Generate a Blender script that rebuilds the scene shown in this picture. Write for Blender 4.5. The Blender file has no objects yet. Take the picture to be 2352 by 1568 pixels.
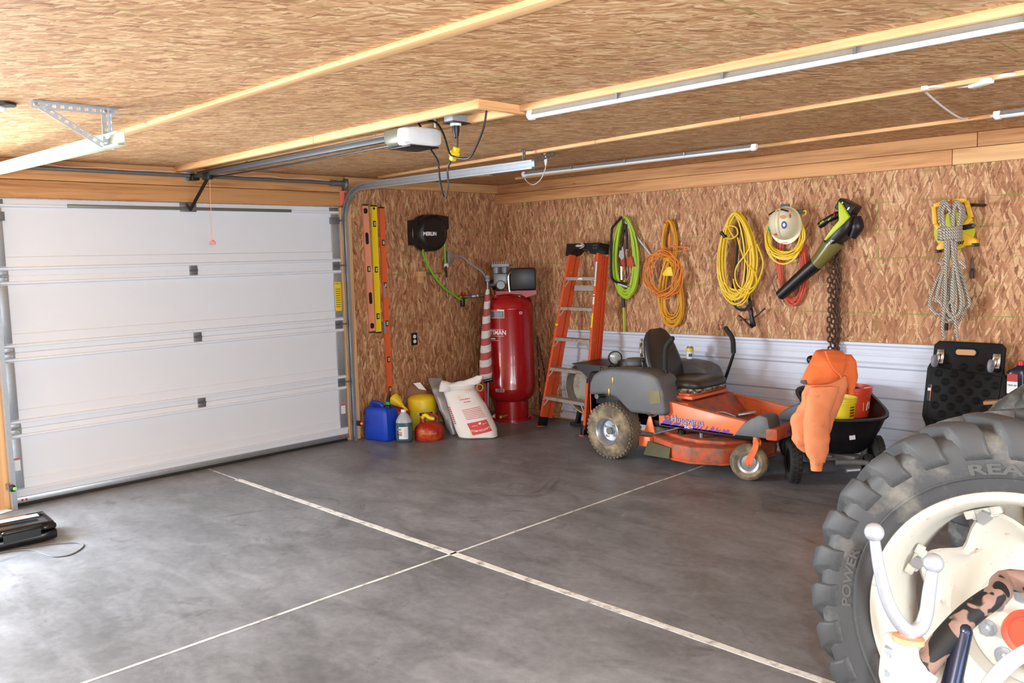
import bpy, bmesh, math, random
from mathutils import Vector, Matrix, Euler, noise
PI = math.pi
scene = bpy.context.scene
COL = scene.collection
random.seed(7)
# ------------------------------------------------------------------ camera
FPX, CXP, CYP = 1951.93, 1176.0, 784.0
CAM = Vector((6.5622, -6.3799, 1.6505))
CAMR = Euler((1.4711, 0.0255, 0.7844), 'XYZ')
cam_d = bpy.data.cameras.new('camera')
cam_d.sensor_fit = 'HORIZONTAL'; cam_d.sensor_width = 36.0
cam_d.lens = FPX / 2352 * 36.0
cam_d.clip_start = 0.05; cam_d.clip_end = 200
cam = bpy.data.objects.new('camera', cam_d); COL.objects.link(cam)
cam.location = CAM; cam.rotation_euler = CAMR
scene.camera = cam
# ------------------------------------------------------------------ view / world / lights
vs = scene.view_settings
vs.view_transform = 'Standard'; vs.look = 'None'; vs.gamma = 1.0; vs.use_curve_mapping = False
vs.exposure = -0.12
world = bpy.data.worlds.new('World'); scene.world = world; world.use_nodes = True
bg = world.node_tree.nodes['Background']
bg.inputs[0].default_value = (0.80, 0.90, 1.0, 1); bg.inputs[1].default_value = 1.6

def area(name, loc, target, sx, sy, energy, color):
    d = bpy.data.lights.new(name, 'AREA'); d.shape = 'RECTANGLE'; d.size = sx; d.size_y = sy
    d.energy = energy; d.color = color
    o = bpy.data.objects.new(name, d); COL.objects.link(o); o.location = loc
    o.rotation_euler = (Vector(target) - Vector(loc)).to_track_quat('-Z', 'Y').to_euler()
    return o
# daylight in the open second door bay (left wall) and in the open bay behind the photographer:
# sky light falling in and sunlit ground outside throwing light up to the ceiling
area('daylight_left_bay', (-0.25, -6.75, 1.45), (3.0, -6.0, 0.3), 2.7, 1.3, 640, (0.80, 0.90, 1.0))
area('ground_bounce_left_bay', (-0.25, -6.75, 0.40), (2.4, -5.6, 2.2), 2.7, 0.7, 130, (1.0, 1.0, 0.82))
area('daylight_rear_bay', (9.8, -6.0, 1.60), (3.0, -3.0, 0.9), 5.0, 1.4, 260, (0.84, 0.93, 1.0))
area('ground_bounce_rear_bay', (9.8, -6.0, 0.40), (5.0, -4.5, 2.4), 5.0, 0.7, 120, (0.96, 0.98, 1.0))
# the photographer's flash, above and right of the lens
fl = bpy.data.lights.new('camera_flash', 'POINT'); fl.shadow_soft_size = 0.04
fl.energy = 340; fl.color = (0.92, 0.97, 1.0)
flo = bpy.data.objects.new('camera_flash', fl); COL.objects.link(flo)
flo.location = CAM + CAMR.to_matrix() @ Vector((0.13, 0.17, 0.02))
scene.cycles.max_bounces = 6; scene.cycles.diffuse_bounces = 3; scene.cycles.glossy_bounces = 3

# ------------------------------------------------------------------ helpers
_R = CAMR.to_matrix()
def ray(u, v): return _R @ Vector(((u - CXP) / FPX, -(v - CYP) / FPX, -1.0))
def _at(u, v, ax, val):
    d = ray(u, v); return CAM + d * ((val - CAM[ax]) / d[ax])
def ax_(u, v, x=0.0): return _at(u, v, 0, x)     # point on the plane x (door wall side)
def ay_(u, v, y=0.0): return _at(u, v, 1, y)     # point on the plane y (back wall side)
def az_(u, v, z=0.0): return _at(u, v, 2, z)     # point on a level plane
V3 = Vector
BASE = {}

class B:
    """collects geometry of one mesh"""
    def __init__(s, M=None): s.bm = bmesh.new(); s.M = M
    def _face(s, vs_):
        try: s.bm.faces.new(vs_)
        except ValueError: pass
    def box(s, c, size, rot=None, bevel=0.0, seg=2):
        t = bmesh.new(); bmesh.ops.create_cube(t, size=1.0)
        m = Matrix.Diagonal((*size, 1))
        bmesh.ops.transform(t, matrix=m, verts=t.verts)
        if bevel: bmesh.ops.bevel(t, geom=t.edges[:], offset=min(bevel, min(size) * .48), segments=seg, affect='EDGES', profile=0.5)
        R = Matrix.Identity(4) if rot is None else (rot.to_matrix().to_4x4() if isinstance(rot, Euler) else rot.to_4x4())
        bmesh.ops.transform(t, matrix=Matrix.Translation(c) @ R, verts=t.verts)
        s.add(t); return s
    def bb(s, a, b, bevel=0.0):
        a = V3(a); b = V3(b); return s.box((a + b) / 2, [abs(b[i] - a[i]) for i in range(3)], None, bevel)
    def bar(s, p, q, w, h, up=(0, 0, 1), bevel=0.0):
        p = V3(p); q = V3(q); d = (q - p); L = d.length; d.normalize()
        sd = d.cross(V3(up)); 
        if sd.length < 1e-5: sd = d.cross(V3((1, 0, 0)))
        sd.normalize(); u = sd.cross(d)
        R = Matrix((d, sd, u)).transposed()
        return s.box((p + q) / 2, (L, w, h), R, bevel)
    def add(s, t):
        me = bpy.data.meshes.new('t'); t.to_mesh(me); t.free(); s.bm.from_mesh(me); bpy.data.meshes.remove(me)
    def rings(s, rs, closed=True, cap=True, loop=False):
        rv = [[s.bm.verts.new(p) for p in r] for r in rs]
        n = len(rv[0]); m = len(rv)
        for i in range(m if loop else m - 1):
            a = rv[i]; b = rv[(i + 1) % m]
            for j in range(n if closed else n - 1):
                k = (j + 1) % n; s._face((a[j], a[k], b[k], b[j]))
        if cap and closed and not loop:
            s._face(list(reversed(rv[0]))); s._face(rv[-1])
        return s
    def cyl(s, p, q, r0, r1=None, n=16, cap=True):
        p = V3(p); q = V3(q); r1 = r0 if r1 is None else r1
        d = (q - p).normalized(); a = d.orthogonal().normalized(); b = d.cross(a)
        f = lambda c, r: [c + (a * math.cos(2 * PI * i / n) + b * math.sin(2 * PI * i / n)) * r for i in range(n)]
        return s.rings([f(p, r0), f(q, r1)], cap=cap)
    def tube(s, pts, r, n=8, sub=0, loop=False, cap=True):
        pts = [V3(p) for p in pts]
        if sub: pts, r = smooth_path(pts, sub, loop, r)
        rr = r if isinstance(r, (list, tuple)) else [r] * len(pts)
        m = len(pts); rs = []; a = None
        for i, p in enumerate(pts):
            if loop: d = pts[(i + 1) % m] - pts[i - 1]
            else: d = pts[min(i + 1, m - 1)] - pts[max(i - 1, 0)]
            if d.length < 1e-9: d = V3((0, 0, 1))
            d.normalize()
            a = d.orthogonal().normalized() if a is None else (a - d * a.dot(d))
            if a.length < 1e-6: a = d.orthogonal()
            a.normalize(); b = d.cross(a)
            rs.append([p + (a * math.cos(2 * PI * k / n) + b * math.sin(2 * PI * k / n)) * rr[i] for k in range(n)])
        return s.rings(rs, loop=loop, cap=cap)
    def lathe(s, prof, o=(0, 0, 0), axis=(0, 0, 1), n=24, cap=True, a0=0.0, a1=2 * PI):
        o = V3(o); d = V3(axis).normalized(); a = d.orthogonal().normalized(); b = d.cross(a)
        full = abs(a1 - a0 - 2 * PI) < 1e-6; m = n if full else n + 1
        rs = [[o + d * h + (a * math.cos(a0 + (a1 - a0) * i / n) + b * math.sin(a0 + (a1 - a0) * i / n)) * max(r, 1e-4) for i in range(m)] for r, h in prof]
        return s.rings(rs, closed=full, cap=cap)
    def prism(s, poly, ext):
        ext = V3(ext); a = [V3(p) for p in poly]; b = [p + ext for p in a]
        va = [s.bm.verts.new(p) for p in a]; vb = [s.bm.verts.new(p) for p in b]; n = len(a)
        s._face(va); s._face(list(reversed(vb)))
        for i in range(n): s._face((va[i], vb[i], vb[(i + 1) % n], va[(i + 1) % n]))
        return s
    def ball(s, c, r, n=12, sc=(1, 1, 1)):
        t = bmesh.new(); bmesh.ops.create_uvsphere(t, u_segments=n, v_segments=max(6, n // 2 + 1), radius=r)
        bmesh.ops.transform(t, matrix=Matrix.Translation(c) @ Matrix.Diagonal((*sc, 1)), verts=t.verts); s.add(t); return s
    def wob(s, amp, freq, seed=0):
        for v in s.bm.verts:
            v.co += noise.noise_vector(v.co * freq + V3((seed * 3.1, seed, 0))) * amp
        return s

def smooth_path(pts, sub, loop=False, r=None):
    n = len(pts); out = []; ro = []
    isl = isinstance(r, (list, tuple))
    for i in range(n if loop else n - 1):
        p0 = pts[(i - 1) % n] if (loop or i > 0) else pts[0] * 2 - pts[1]
        p1 = pts[i]; p2 = pts[(i + 1) % n]
        p3 = pts[(i + 2) % n] if (loop or i + 2 < n) else pts[-1] * 2 - pts[-2]
        for k in range(sub):
            t = k / sub; t2 = t * t; t3 = t2 * t
            out.append(0.5 * ((2 * p1) + (p2 - p0) * t + (2 * p0 - 5 * p1 + 4 * p2 - p3) * t2 + (3 * p1 - p0 - 3 * p2 + p3) * t3))
            if isl: ro.append(r[i] * (1 - t) + r[(i + 1) % n] * t)
    if not loop:
        out.append(pts[-1])
        if isl: ro.append(r[-1])
    return out, (ro if isl else r)

def mk(name, b, m, parent=None, ang=35, kind=None, label=None):
    """link the collected geometry as one mesh object; coordinates are world coordinates"""
    bm = b.bm
    if b.M is not None: bmesh.ops.transform(bm, matrix=b.M, verts=bm.verts)
    bmesh.ops.recalc_face_normals(bm, faces=bm.faces[:])
    me = bpy.data.meshes.new(name); bm.to_mesh(me); bm.free()
    if ang:
        me.polygons.foreach_set('use_smooth', [True] * len(me.polygons)); me.set_sharp_from_angle(angle=math.radians(ang))
    if isinstance(m, (list, tuple)):
        for x in m: me.materials.append(x)
    else: me.materials.append(m)
    o = bpy.data.objects.new(name, me); COL.objects.link(o)
    base = V3((0, 0, 0))
    if parent is not None:
        o.parent = parent; base = BASE.get(parent.name, V3((0, 0, 0)))
        me.transform(Matrix.Translation(-base))
    BASE[o.name] = base
    if kind: o['kind'] = kind
    if label: o['label'] = label
    return o
def thing(name, label, cat, loc, group=None, kind=None):
    o = bpy.data.objects.new(name, None); COL.objects.link(o); o.location = loc; o.empty_display_size = 0.05
    if label: o['label'] = label
    if cat: o['category'] = cat
    if group: o['group'] = group
    if kind: o['kind'] = kind
    BASE[o.name] = V3(loc); return o
def tag(o, label, cat, group=None):
    o['label'] = label; o['category'] = cat
    if group: o['group'] = group
    return o
def struct(name, b, m, label=None, cat=None, ang=35):
    o = mk(name, b, m, None, ang); o['kind'] = 'structure'
    if label: o['label'] = label
    if cat: o['category'] = cat
    return o
def inst(src, parent, loc=None, rot=None, name=None):
    c = src.copy(); COL.objects.link(c); c.parent = parent
    if loc is not None: c.location = loc
    if rot is not None: c.rotation_euler = rot
    BASE[c.name] = BASE.get(src.name, V3((0, 0, 0)))
    return c
def text(name, body, o, right, up, size, m, parent, depth=0.0008, sx=1.0, bold=0.0, center=True, curve=None):
    """lettering: body centred at o, running along right"""
    cu = bpy.data.curves.new('lettering', 'FONT'); cu.body = body; cu.size = size
    cu.align_x = 'CENTER' if center else 'LEFT'; cu.align_y = 'CENTER'; cu.extrude = depth; cu.offset = bold; cu.resolution_u = 3
    t = bpy.data.objects.new('lettering', cu); COL.objects.link(t)
    dg = bpy.context.evaluated_depsgraph_get(); me = bpy.data.meshes.new_from_object(t.evaluated_get(dg))
    bpy.data.objects.remove(t); bpy.data.curves.remove(cu)
    r = V3(right).normalized(); u = V3(up); u = (u - r * u.dot(r)).normalized(); n = r.cross(u)
    b = B(); b.bm.from_mesh(me); bpy.data.meshes.remove(me)
    if curve is not None:
        for v in b.bm.verts: v.co = curve(v.co.x * sx, v.co.y, v.co.z)
    else:
        Mx = Matrix.Translation(o) @ Matrix((r * sx, u, n)).transposed().to_4x4()
        bmesh.ops.transform(b.bm, matrix=Mx, verts=b.bm.verts)
    return mk(name, b, m, parent, 0)

# ------------------------------------------------------------------ materials
def S(r, g, b):
    f = lambda c: (c / 255 / 12.92) if c / 255 <= 0.04045 else ((c / 255 + 0.055) / 1.055) ** 2.4
    return (f(r), f(g), f(b), 1)
class NT:
    def __init__(s, name):
        s.m = bpy.data.materials.new(name); s.m.use_nodes = True; s.t = s.m.node_tree; s.n = s.t.nodes; s.l = s.t.links
        s.b = s.n['Principled BSDF']
    def N(s, typ, **kw):
        x = s.n.new(typ)
        for k, v in kw.items():
            if k.startswith('i_'):
                key = k[2:]; key = int(key) if key.isdigit() else key.replace('_', ' ')
                s.put(x.inputs[key], v)
            else: setattr(x, k, v)
        return x
    def put(s, inp, v):
        if isinstance(v, bpy.types.NodeSocket): s.l.new(v, inp)
        else: inp.default_value = v
    def math(s, op, a, b=0.0, c=0.0):
        x = s.N('ShaderNodeMath', operation=op); s.put(x.inputs[0], a); s.put(x.inputs[1], b); s.put(x.inputs[2], c); return x.outputs[0]
    def mix(s, f, a, b, mode='MIX'):
        x = s.N('ShaderNodeMix', data_type='RGBA', blend_type=mode); s.put(x.inputs[0], f); s.put(x.inputs[6], a); s.put(x.inputs[7], b); return x.outputs[2]
    def ramp(s, f, stops, interp='LINEAR'):
        x = s.N('ShaderNodeValToRGB'); s.put(x.inputs[0], f); e = x.color_ramp; e.interpolation = interp
        while len(e.elements) < len(stops): e.elements.new(0.5)
        for el, (p, c) in zip(e.elements, stops): el.position = p; el.color = c
        return x.outputs[0]
    def noise(s, vec, scale, detail=4, rough=0.55, dist=0.0):
        x = s.N('ShaderNodeTexNoise'); s.put(x.inputs['Vector'], vec); x.inputs['Scale'].default_value = scale
        x.inputs['Detail'].default_value = detail; x.inputs['Roughness'].default_value = rough; x.inputs['Distortion'].default_value = dist; return x.outputs[0]
    def bump(s, h, strength=0.3, dist=0.002):
        x = s.N('ShaderNodeBump'); s.put(x.inputs['Height'], h); x.inputs['Strength'].default_value = strength; x.inputs['Distance'].default_value = dist
        s.l.new(x.outputs[0], s.b.inputs['Normal'])
    def co(s): return s.N('ShaderNodeTexCoord').outputs['Object']
    def mapping(s, vec, rot=(0, 0, 0), scale=(1, 1, 1), loc=(0, 0, 0)):
        x = s.N('ShaderNodeMapping'); s.put(x.inputs[0], vec); x.inputs['Rotation'].default_value = rot; x.inputs['Scale'].default_value = scale; x.inputs['Location'].default_value = loc; return x.outputs[0]
def pm(name, col, rough=0.5, metal=0.0, var=0.12, vs_=6.0, dirt=None, dirt_amt=0.0, dirt_scale=9.0, bump=0.0, bscale=60.0, coat=0.0, alpha=1.0, trans=0.0, spec=0.5):
    t = NT(name); c = t.co(); n = t.noise(c, vs_, 5)
    base = t.mix(n, [x * (1 - var) for x in col[:3]] + [1], [min(1, x * (1 + var)) for x in col[:3]] + [1])
    if dirt is not None:
        d = t.noise(c, dirt_scale, 6, 0.65); f = t.ramp(d, [(0.62 - dirt_amt * 0.45, (0, 0, 0, 1)), (0.78 - dirt_amt * 0.30, (1, 1, 1, 1))])
        base = t.mix(f, base, dirt)
    t.l.new(base, t.b.inputs['Base Color'])
    r = t.math('MULTIPLY_ADD', t.noise(c, vs_ * 2.3, 3), 0.16, rough - 0.08); t.l.new(r, t.b.inputs['Roughness'])
    t.b.inputs['Metallic'].default_value = metal; t.b.inputs['Coat Weight'].default_value = coat
    t.b.inputs['Transmission Weight'].default_value = trans; t.b.inputs['Specular IOR Level'].default_value = spec
    if bump: t.bump(t.noise(c, bscale, 3), bump, 0.003)
    return t.m

def osb(name, iu, iv, ang0, spread, tint, ln=0.10, wd=0.017, nlay=10, green=None, pale=False):
    t = NT(name); c = t.co(); sp = t.N('ShaderNodeSeparateXYZ'); t.l.new(c, sp.inputs[0])
    cb = t.N('ShaderNodeCombineXYZ'); t.l.new(sp.outputs[iu], cb.inputs[0]); t.l.new(sp.outputs[iv], cb.inputs[1]); uv = cb.outputs[0]
    wn = t.N('ShaderNodeTexNoise'); t.l.new(uv, wn.inputs['Vector']); wn.inputs['Scale'].default_value = 9.0; wn.inputs['Detail'].default_value = 2
    va = t.N('ShaderNodeVectorMath', operation='MULTIPLY_ADD'); t.l.new(wn.outputs['Color'], va.inputs[0]); va.inputs[1].default_value = (0.03, 0.03, 0); t.l.new(uv, va.inputs[2]); uw = va.outputs[0]
    rnd = random.Random(name); val = None
    gr = t.noise(t.mapping(uw, rot=(0, 0, -ang0), scale=(9, 150, 1)), 1.0, 2)
    for i in range(nlay):
        a = ang0 + spread * rnd.choice((-1, 1)) * rnd.random() ** 0.8 if i else ang0
        k = rnd.uniform(0.55, 1.45); k2 = rnd.uniform(0.6, 1.3)
        m = t.mapping(uw, rot=(0, 0, -a), loc=(rnd.uniform(-5, 5), rnd.uniform(-5, 5), 0))
        m = t.mapping(m, scale=(1 / (ln * k), 1 / (wd * k2), 1))
        vo = t.N('ShaderNodeTexVoronoi', voronoi_dimensions='2D', distance='MINKOWSKI' if i % 2 else 'EUCLIDEAN', feature='F1'); t.l.new(m, vo.inputs['Vector']); vo.inputs['Scale'].default_value = 1.0; vo.inputs['Randomness'].default_value = 1.0
        if i % 2: vo.inputs['Exponent'].default_value = 4.0
        sc = t.N('ShaderNodeSeparateColor'); t.l.new(vo.outputs['Color'], sc.inputs[0])
        tone = sc.outputs[0]
        if val is None: val = tone
        else:
            if i == nlay - 1: tone = 0.0
            mask = t.math('GREATER_THAN', sc.outputs[1], 0.74 if i < nlay - 1 else 0.972)
            x = t.N('ShaderNodeMix', data_type='FLOAT'); t.l.new(mask, x.inputs[0]); t.l.new(val, x.inputs[2]); t.put(x.inputs[3], tone); val = x.outputs[0]
    val = t.math('MULTIPLY_ADD', gr, 0.34, t.math('MULTIPLY_ADD', val, 0.80, -0.045))
    col = t.ramp(val, [(0.04, S(118, 78, 50)), (0.13, S(168, 122, 86)), (0.32, S(192, 148, 108)), (0.60, S(208, 166, 124)), (0.82, S(224, 188, 146)), (1.0, S(240, 216, 180))] if pale else [(0.04, S(104, 66, 42)), (0.14, S(150, 104, 74)), (0.34, S(172, 122, 90)), (0.62, S(190, 142, 106)), (0.82, S(210, 168, 128)), (1.0, S(232, 204, 164))])
    big = t.noise(uv, 1.3, 3)
    col = t.mix(t.ramp(big, [(0.35, (0, 0, 0, 1)), (0.7, (1, 1, 1, 1))]), col, t.mix(1.0, col, (0.9, 0.84, 0.78, 1), 'MULTIPLY'))
    col = t.mix(1.0, col, tint, 'MULTIPLY')
    if green:                                  # printed nailing lines of the sheets, broken and faint
        gc = None
        for (idx, step, off) in green:
            fr = t.math('FRACT', t.math('MULTIPLY_ADD', sp.outputs[idx], 1 / step, off))
            ln_ = t.math('LESS_THAN', fr, 0.009 / step)
            gc = ln_ if gc is None else t.math('MAXIMUM', gc, ln_)
        br = t.ramp(t.noise(uv, 4.0, 3), [(0.44, (0, 0, 0, 1)), (0.60, (0.7, 0.7, 0.7, 1))])
        col = t.mix(t.math('MULTIPLY', gc, br), col, S(120, 140, 50))
    t.l.new(col, t.b.inputs['Base Color']); t.b.inputs['Roughness'].default_value = 0.62; t.b.inputs['Specular IOR Level'].default_value = 0.3
    return t.m
def wood(name, axis, light, dark, scale=1.0, knots=True):
    t = NT(name); c = t.co(); s3 = [14 * scale, 14 * scale, 14 * scale]; s3[axis] = 0.6 * scale
    oi = t.N('ShaderNodeObjectInfo'); rl = t.N('ShaderNodeVectorMath', operation='MULTIPLY_ADD'); t.l.new(oi.outputs['Random'], rl.inputs[0]); rl.inputs[1].default_value = (7, 5, 3); t.l.new(c, rl.inputs[2])
    n = t.noise(t.mapping(rl.outputs[0], scale=s3), 1.0, 5, 0.6, 0.6)
    s4 = [60.0] * 3; s4[axis] = 2.5
    n2 = t.noise(t.mapping(rl.outputs[0], scale=s4), 1.0, 3)
    col = t.ramp(t.math('MULTIPLY_ADD', n2, 0.35, t.math('MULTIPLY', n, 0.75)), [(0.36, dark), (0.5, [(a * .6 + b * .4) for a, b in zip(light, dark)]), (0.62, light)])
    if knots:
        s5 = [5.0] * 3; s5[axis] = 2.2
        vo = t.N('ShaderNodeTexVoronoi', feature='F1'); t.l.new(t.mapping(rl.outputs[0], scale=s5), vo.inputs['Vector']); vo.inputs['Scale'].default_value = 1.0
        col = t.mix(t.ramp(vo.outputs['Distance'], [(0.03, (0.85, 0.85, 0.85, 1)), (0.085, (0, 0, 0, 1))]), col, S(96, 52, 26))
    tone = t.math('MULTIPLY_ADD', oi.outputs['Random'], 0.22, 0.86)
    tn = t.N('ShaderNodeCombineColor'); [t.l.new(tone, tn.inputs[i]) for i in range(3)]
    col = t.mix(1.0, col, tn.outputs[0], 'MULTIPLY')
    t.l.new(col, t.b.inputs['Base Color']); t.b.inputs['Roughness'].default_value = 0.6; t.b.inputs['Specular IOR Level'].default_value = 0.3
    t.bump(n2, 0.2, 0.001); return t.m
def stripes(name, c1, c2, period, axis_vec, rough=0.6, duty=0.5):
    t = NT(name); c = t.co(); dp = t.N('ShaderNodeVectorMath', operation='DOT_PRODUCT'); t.l.new(c, dp.inputs[0]); dp.inputs[1].default_value = axis_vec
    f = t.math('LESS_THAN', t.math('FRACT', t.math('MULTIPLY', dp.outputs['Value'], 1 / period)), duty)
    n = t.noise(c, 18, 4); col = t.mix(f, c1, c2); col = t.mix(t.math('MULTIPLY', n, 0.35), col, (0.25, 0.2, 0.18, 1))
    t.l.new(col, t.b.inputs['Base Color']); t.b.inputs['Roughness'].default_value = rough; t.bump(n, 0.4, 0.004); return t.m

def concrete():
    t = NT('concrete_floor'); c = t.co()
    n1 = t.noise(c, 0.9, 6, 0.6, 0.4); n2 = t.noise(t.mapping(c, rot=(0, 0, 0.5), scale=(1, 2.2, 1)), 2.4, 7, 0.65, 0.8); n3 = t.noise(c, 22, 5, 0.7)
    f = t.math('ADD', t.math('MULTIPLY', n1, 0.45), t.math('ADD', t.math('MULTIPLY', n2, 0.38), t.math('MULTIPLY', n3, 0.22)))
    col = t.ramp(f, [(0.36, S(86, 88, 90)), (0.47, S(106, 108, 111)), (0.55, S(122, 124, 128)), (0.68, S(146, 148, 152))])
    st = t.ramp(t.noise(c, 1.7, 6, 0.7, 1.5), [(0.60, (0, 0, 0, 1)), (0.70, (0.55, 0.55, 0.55, 1))])
    col = t.mix(st, col, S(64, 65, 67))
    ws = t.ramp(t.noise(t.mapping(c, loc=(4, 9, 0)), 2.6, 8, 0.75, 2.0), [(0.64, (0, 0, 0, 1)), (0.74, (0.4, 0.4, 0.4, 1))])
    col = t.mix(ws, col, S(185, 185, 186))
    sp = t.ramp(t.noise(c, 60, 2), [(0.75, (0, 0, 0, 1)), (0.8, (0.6, 0.6, 0.6, 1))]); col = t.mix(sp, col, S(60, 55, 52))
    t.l.new(col, t.b.inputs['Base Color'])
    t.l.new(t.math('MULTIPLY_ADD', n2, 0.35, 0.28), t.b.inputs['Roughness']); t.bump(n3, 0.12, 0.002); return t.m

M = {}
M['osb_x'] = osb('osb_door_wall', 1, 2, PI / 2, 0.55, (0.90, 0.86, 0.82, 1), 0.085, 0.016, green=[(2, 0.4064, 0.3), (1, 0.4064, 0.1)])
M['osb_y'] = osb('osb_back_wall', 0, 2, PI / 2, 0.62, (1.0, 0.98, 0.96, 1), 0.10, 0.0145, green=[(2, 0.2032, 0.3), (0, 0.61, 0.42)])
M['osb_c'] = osb('osb_ceiling', 0, 1, 0.78, 0.7, (0.90, 0.865, 0.815, 1), 0.080, 0.018, green=[(0, 0.4064, 0.36)], pale=True)
M['concrete'] = concrete()
M['caulk'] = pm('white_joint_caulk', S(222, 221, 216), 0.6, var=0.2, vs_=18, dirt=S(120, 115, 108), dirt_amt=0.25, dirt_scale=14)
M['pine_x'] = wood('pine_along_x', 0, S(230, 184, 132), S(188, 130, 84))
M['pine_y'] = wood('pine_along_y', 1, S(222, 174, 120), S(176, 116, 72))
M['pine_z'] = wood('pine_along_z', 2, S(224, 178, 126), S(182, 126, 80))
M['fir_x'] = wood('fir_beam_x', 0, S(210, 156, 106), S(146, 90, 54))
M['fir_y'] = wood('fir_header_y', 1, S(214, 158, 104), S(150, 92, 52))
M['steelw'] = pm('white_steel_panel', S(206, 213, 229), 0.42, var=0.03, spec=0.4)
M['doorw'] = pm('white_door_steel', S(222, 227, 235), 0.45, var=0.025)
M['galv'] = pm('galvanised_steel', S(176, 182, 188), 0.38, 0.75, var=0.14, vs_=30)
M['galvd'] = pm('dark_galvanised_steel', S(128, 132, 136), 0.42, 0.7, var=0.18, vs_=24)
M['daylit_track'] = pm('daylit_zinc_track', S(178, 186, 160), 0.5, 0.2, var=0.06)  # greenish daylight from the left bay is put into the base colour
M['black'] = pm('black_plastic', S(20, 20, 22), 0.42, var=0.2)
M['blackm'] = pm('black_metal', S(20, 20, 21), 0.35, 0.3, var=0.2)
M['rubber'] = pm('black_rubber', S(34, 34, 34), 0.75, var=0.2, bump=0.2)
M['white'] = pm('white_plastic', S(236, 237, 238), 0.4, var=0.02)
M['whitelens'] = pm('frosted_white_lens', S(214, 218, 222), 0.3, var=0.02)
M['grey'] = pm('grey_plastic', S(140, 144, 152), 0.5, var=0.06)
M['dgrey'] = pm('dark_grey_plastic', S(98, 100, 104), 0.55, var=0.12, dirt=S(132, 118, 98), dirt_amt=0.10)
M['olive'] = pm('olive_grey_metal', S(112, 112, 98), 0.35, 0.3, var=0.06)
M['yellow'] = pm('yellow_plastic', S(238, 205, 30), 0.45, var=0.06)
M['yellowcord'] = pm('yellow_cord', S(234, 196, 30), 0.45, var=0.10, vs_=20)
M['amber'] = pm('amber_cord', S(222, 158, 28), 0.5, var=0.1, vs_=20)
M['orangecord'] = pm('orange_cord', S(226, 132, 44), 0.5, var=0.1, vs_=20)
M['redcord'] = pm('red_orange_cord', S(206, 84, 58), 0.55, var=0.14, vs_=20)
M['limehose'] = pm('lime_hose', S(166, 200, 52), 0.45, var=0.08, vs_=20)
M['greenhose'] = pm('bright_green_hose', S(108, 190, 44), 0.4, var=0.06)
M['red'] = pm('red_paint', S(158, 18, 24), 0.25, var=0.05, coat=0.5)
M['reddirty'] = pm('worn_red_paint', S(160, 34, 26), 0.4, var=0.15, dirt=S(190, 100, 40), dirt_amt=0.25)
M['redlever'] = pm('red_plastic', S(196, 38, 32), 0.4)
M['orange'] = pm('ladder_orange_fibreglass', S(222, 90, 46), 0.42, var=0.07, dirt=S(196, 160, 130), dirt_amt=0.05, dirt_scale=20)
M['moworange'] = pm('mower_orange_paint', S(242, 122, 70), 0.38, var=0.06, dirt=S(160, 100, 74), dirt_amt=0.10, dirt_scale=8)
M['moworange2'] = pm('dirty_orange_deck', S(206, 92, 54), 0.6, var=0.14, dirt=S(124, 92, 76), dirt_amt=0.45, dirt_scale=10, bump=0.3)
M['hiviz2'] = pm('faded_orange_fleece', S(250, 156, 108), 0.9, var=0.05, vs_=4, dirt=S(190, 118, 84), dirt_amt=0.05, dirt_scale=9, bump=0.35, bscale=300)
M['hiviz'] = pm('orange_fleece', S(252, 126, 66), 0.9, var=0.05, vs_=4, dirt=S(190, 110, 66), dirt_amt=0.04, dirt_scale=7, bump=0.35, bscale=300)
M['alu'] = pm('weathered_aluminium', S(168, 158, 148), 0.5, 0.35, var=0.14, dirt=S(140, 116, 96), dirt_amt=0.2, dirt_scale=16)
M['castalu'] = pm('cast_aluminium', S(130, 134, 138), 0.5, 0.5, var=0.1)
M['chrome'] = pm('bright_chrome', S(214, 216, 220), 0.16, 1.0, var=0.05)
M['brass'] = pm('brass', S(186, 140, 66), 0.35, 0.8)
M['bluejug'] = pm('blue_jug_plastic', S(18, 66, 190), 0.42, var=0.06)
M['green'] = pm('green_plastic', S(40, 160, 90), 0.4)
M['bluefluid'] = pm('blue_washer_fluid', S(62, 92, 108), 0.15, var=0.05)
M['clearjug'] = pm('cloudy_clear_plastic', S(168, 176, 184), 0.35)
M['paper'] = pm('white_paper_label', S(226, 226, 228), 0.6, var=0.04)
M['ink'] = pm('black_ink', S(30, 30, 32), 0.6)
M['redink'] = pm('red_ink', S(206, 70, 70), 0.7)
M['whiteink'] = pm('white_ink', S(236, 236, 236), 0.6)
M['sack'] = pm('white_woven_sack', S(226, 222, 218), 0.6, var=0.06, vs_=9, dirt=S(222, 178, 140), dirt_amt=0.12, dirt_scale=5, bump=0.25, bscale=120)
M['silver'] = pm('silver_foil_bag', S(158, 160, 166), 0.40, 0.35, var=0.12, vs_=12, bump=0.35, bscale=12)
M['kraft'] = pm('brown_kraft_paper', S(142, 102, 80), 0.7, var=0.12, bump=0.4, bscale=12)
M['vinyl'] = pm('black_vinyl', S(50, 49, 48), 0.38, var=0.12, bump=0.1)
M['vinylworn'] = pm('worn_vinyl_edge', S(40, 38, 36), 0.5, dirt=S(214, 204, 186), dirt_amt=0.42, dirt_scale=22)
M['tyre'] = pm('muddy_turf_tyre', S(96, 88, 76), 0.85, var=0.2, dirt=S(168, 150, 118), dirt_amt=0.42, dirt_scale=8, bump=0.4, bscale=40)
M['tyretread'] = pm('dusty_tyre_tread', S(120, 112, 96), 0.88, var=0.2, dirt=S(88, 82, 74), dirt_amt=0.3, dirt_scale=14, bump=0.4, bscale=40)
M['tractortyre'] = pm('tractor_tyre_rubber', S(62, 63, 65), 0.62, var=0.25, vs_=4, dirt=S(112, 109, 103), dirt_amt=0.2, dirt_scale=6, bump=0.25, bscale=30)
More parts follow.
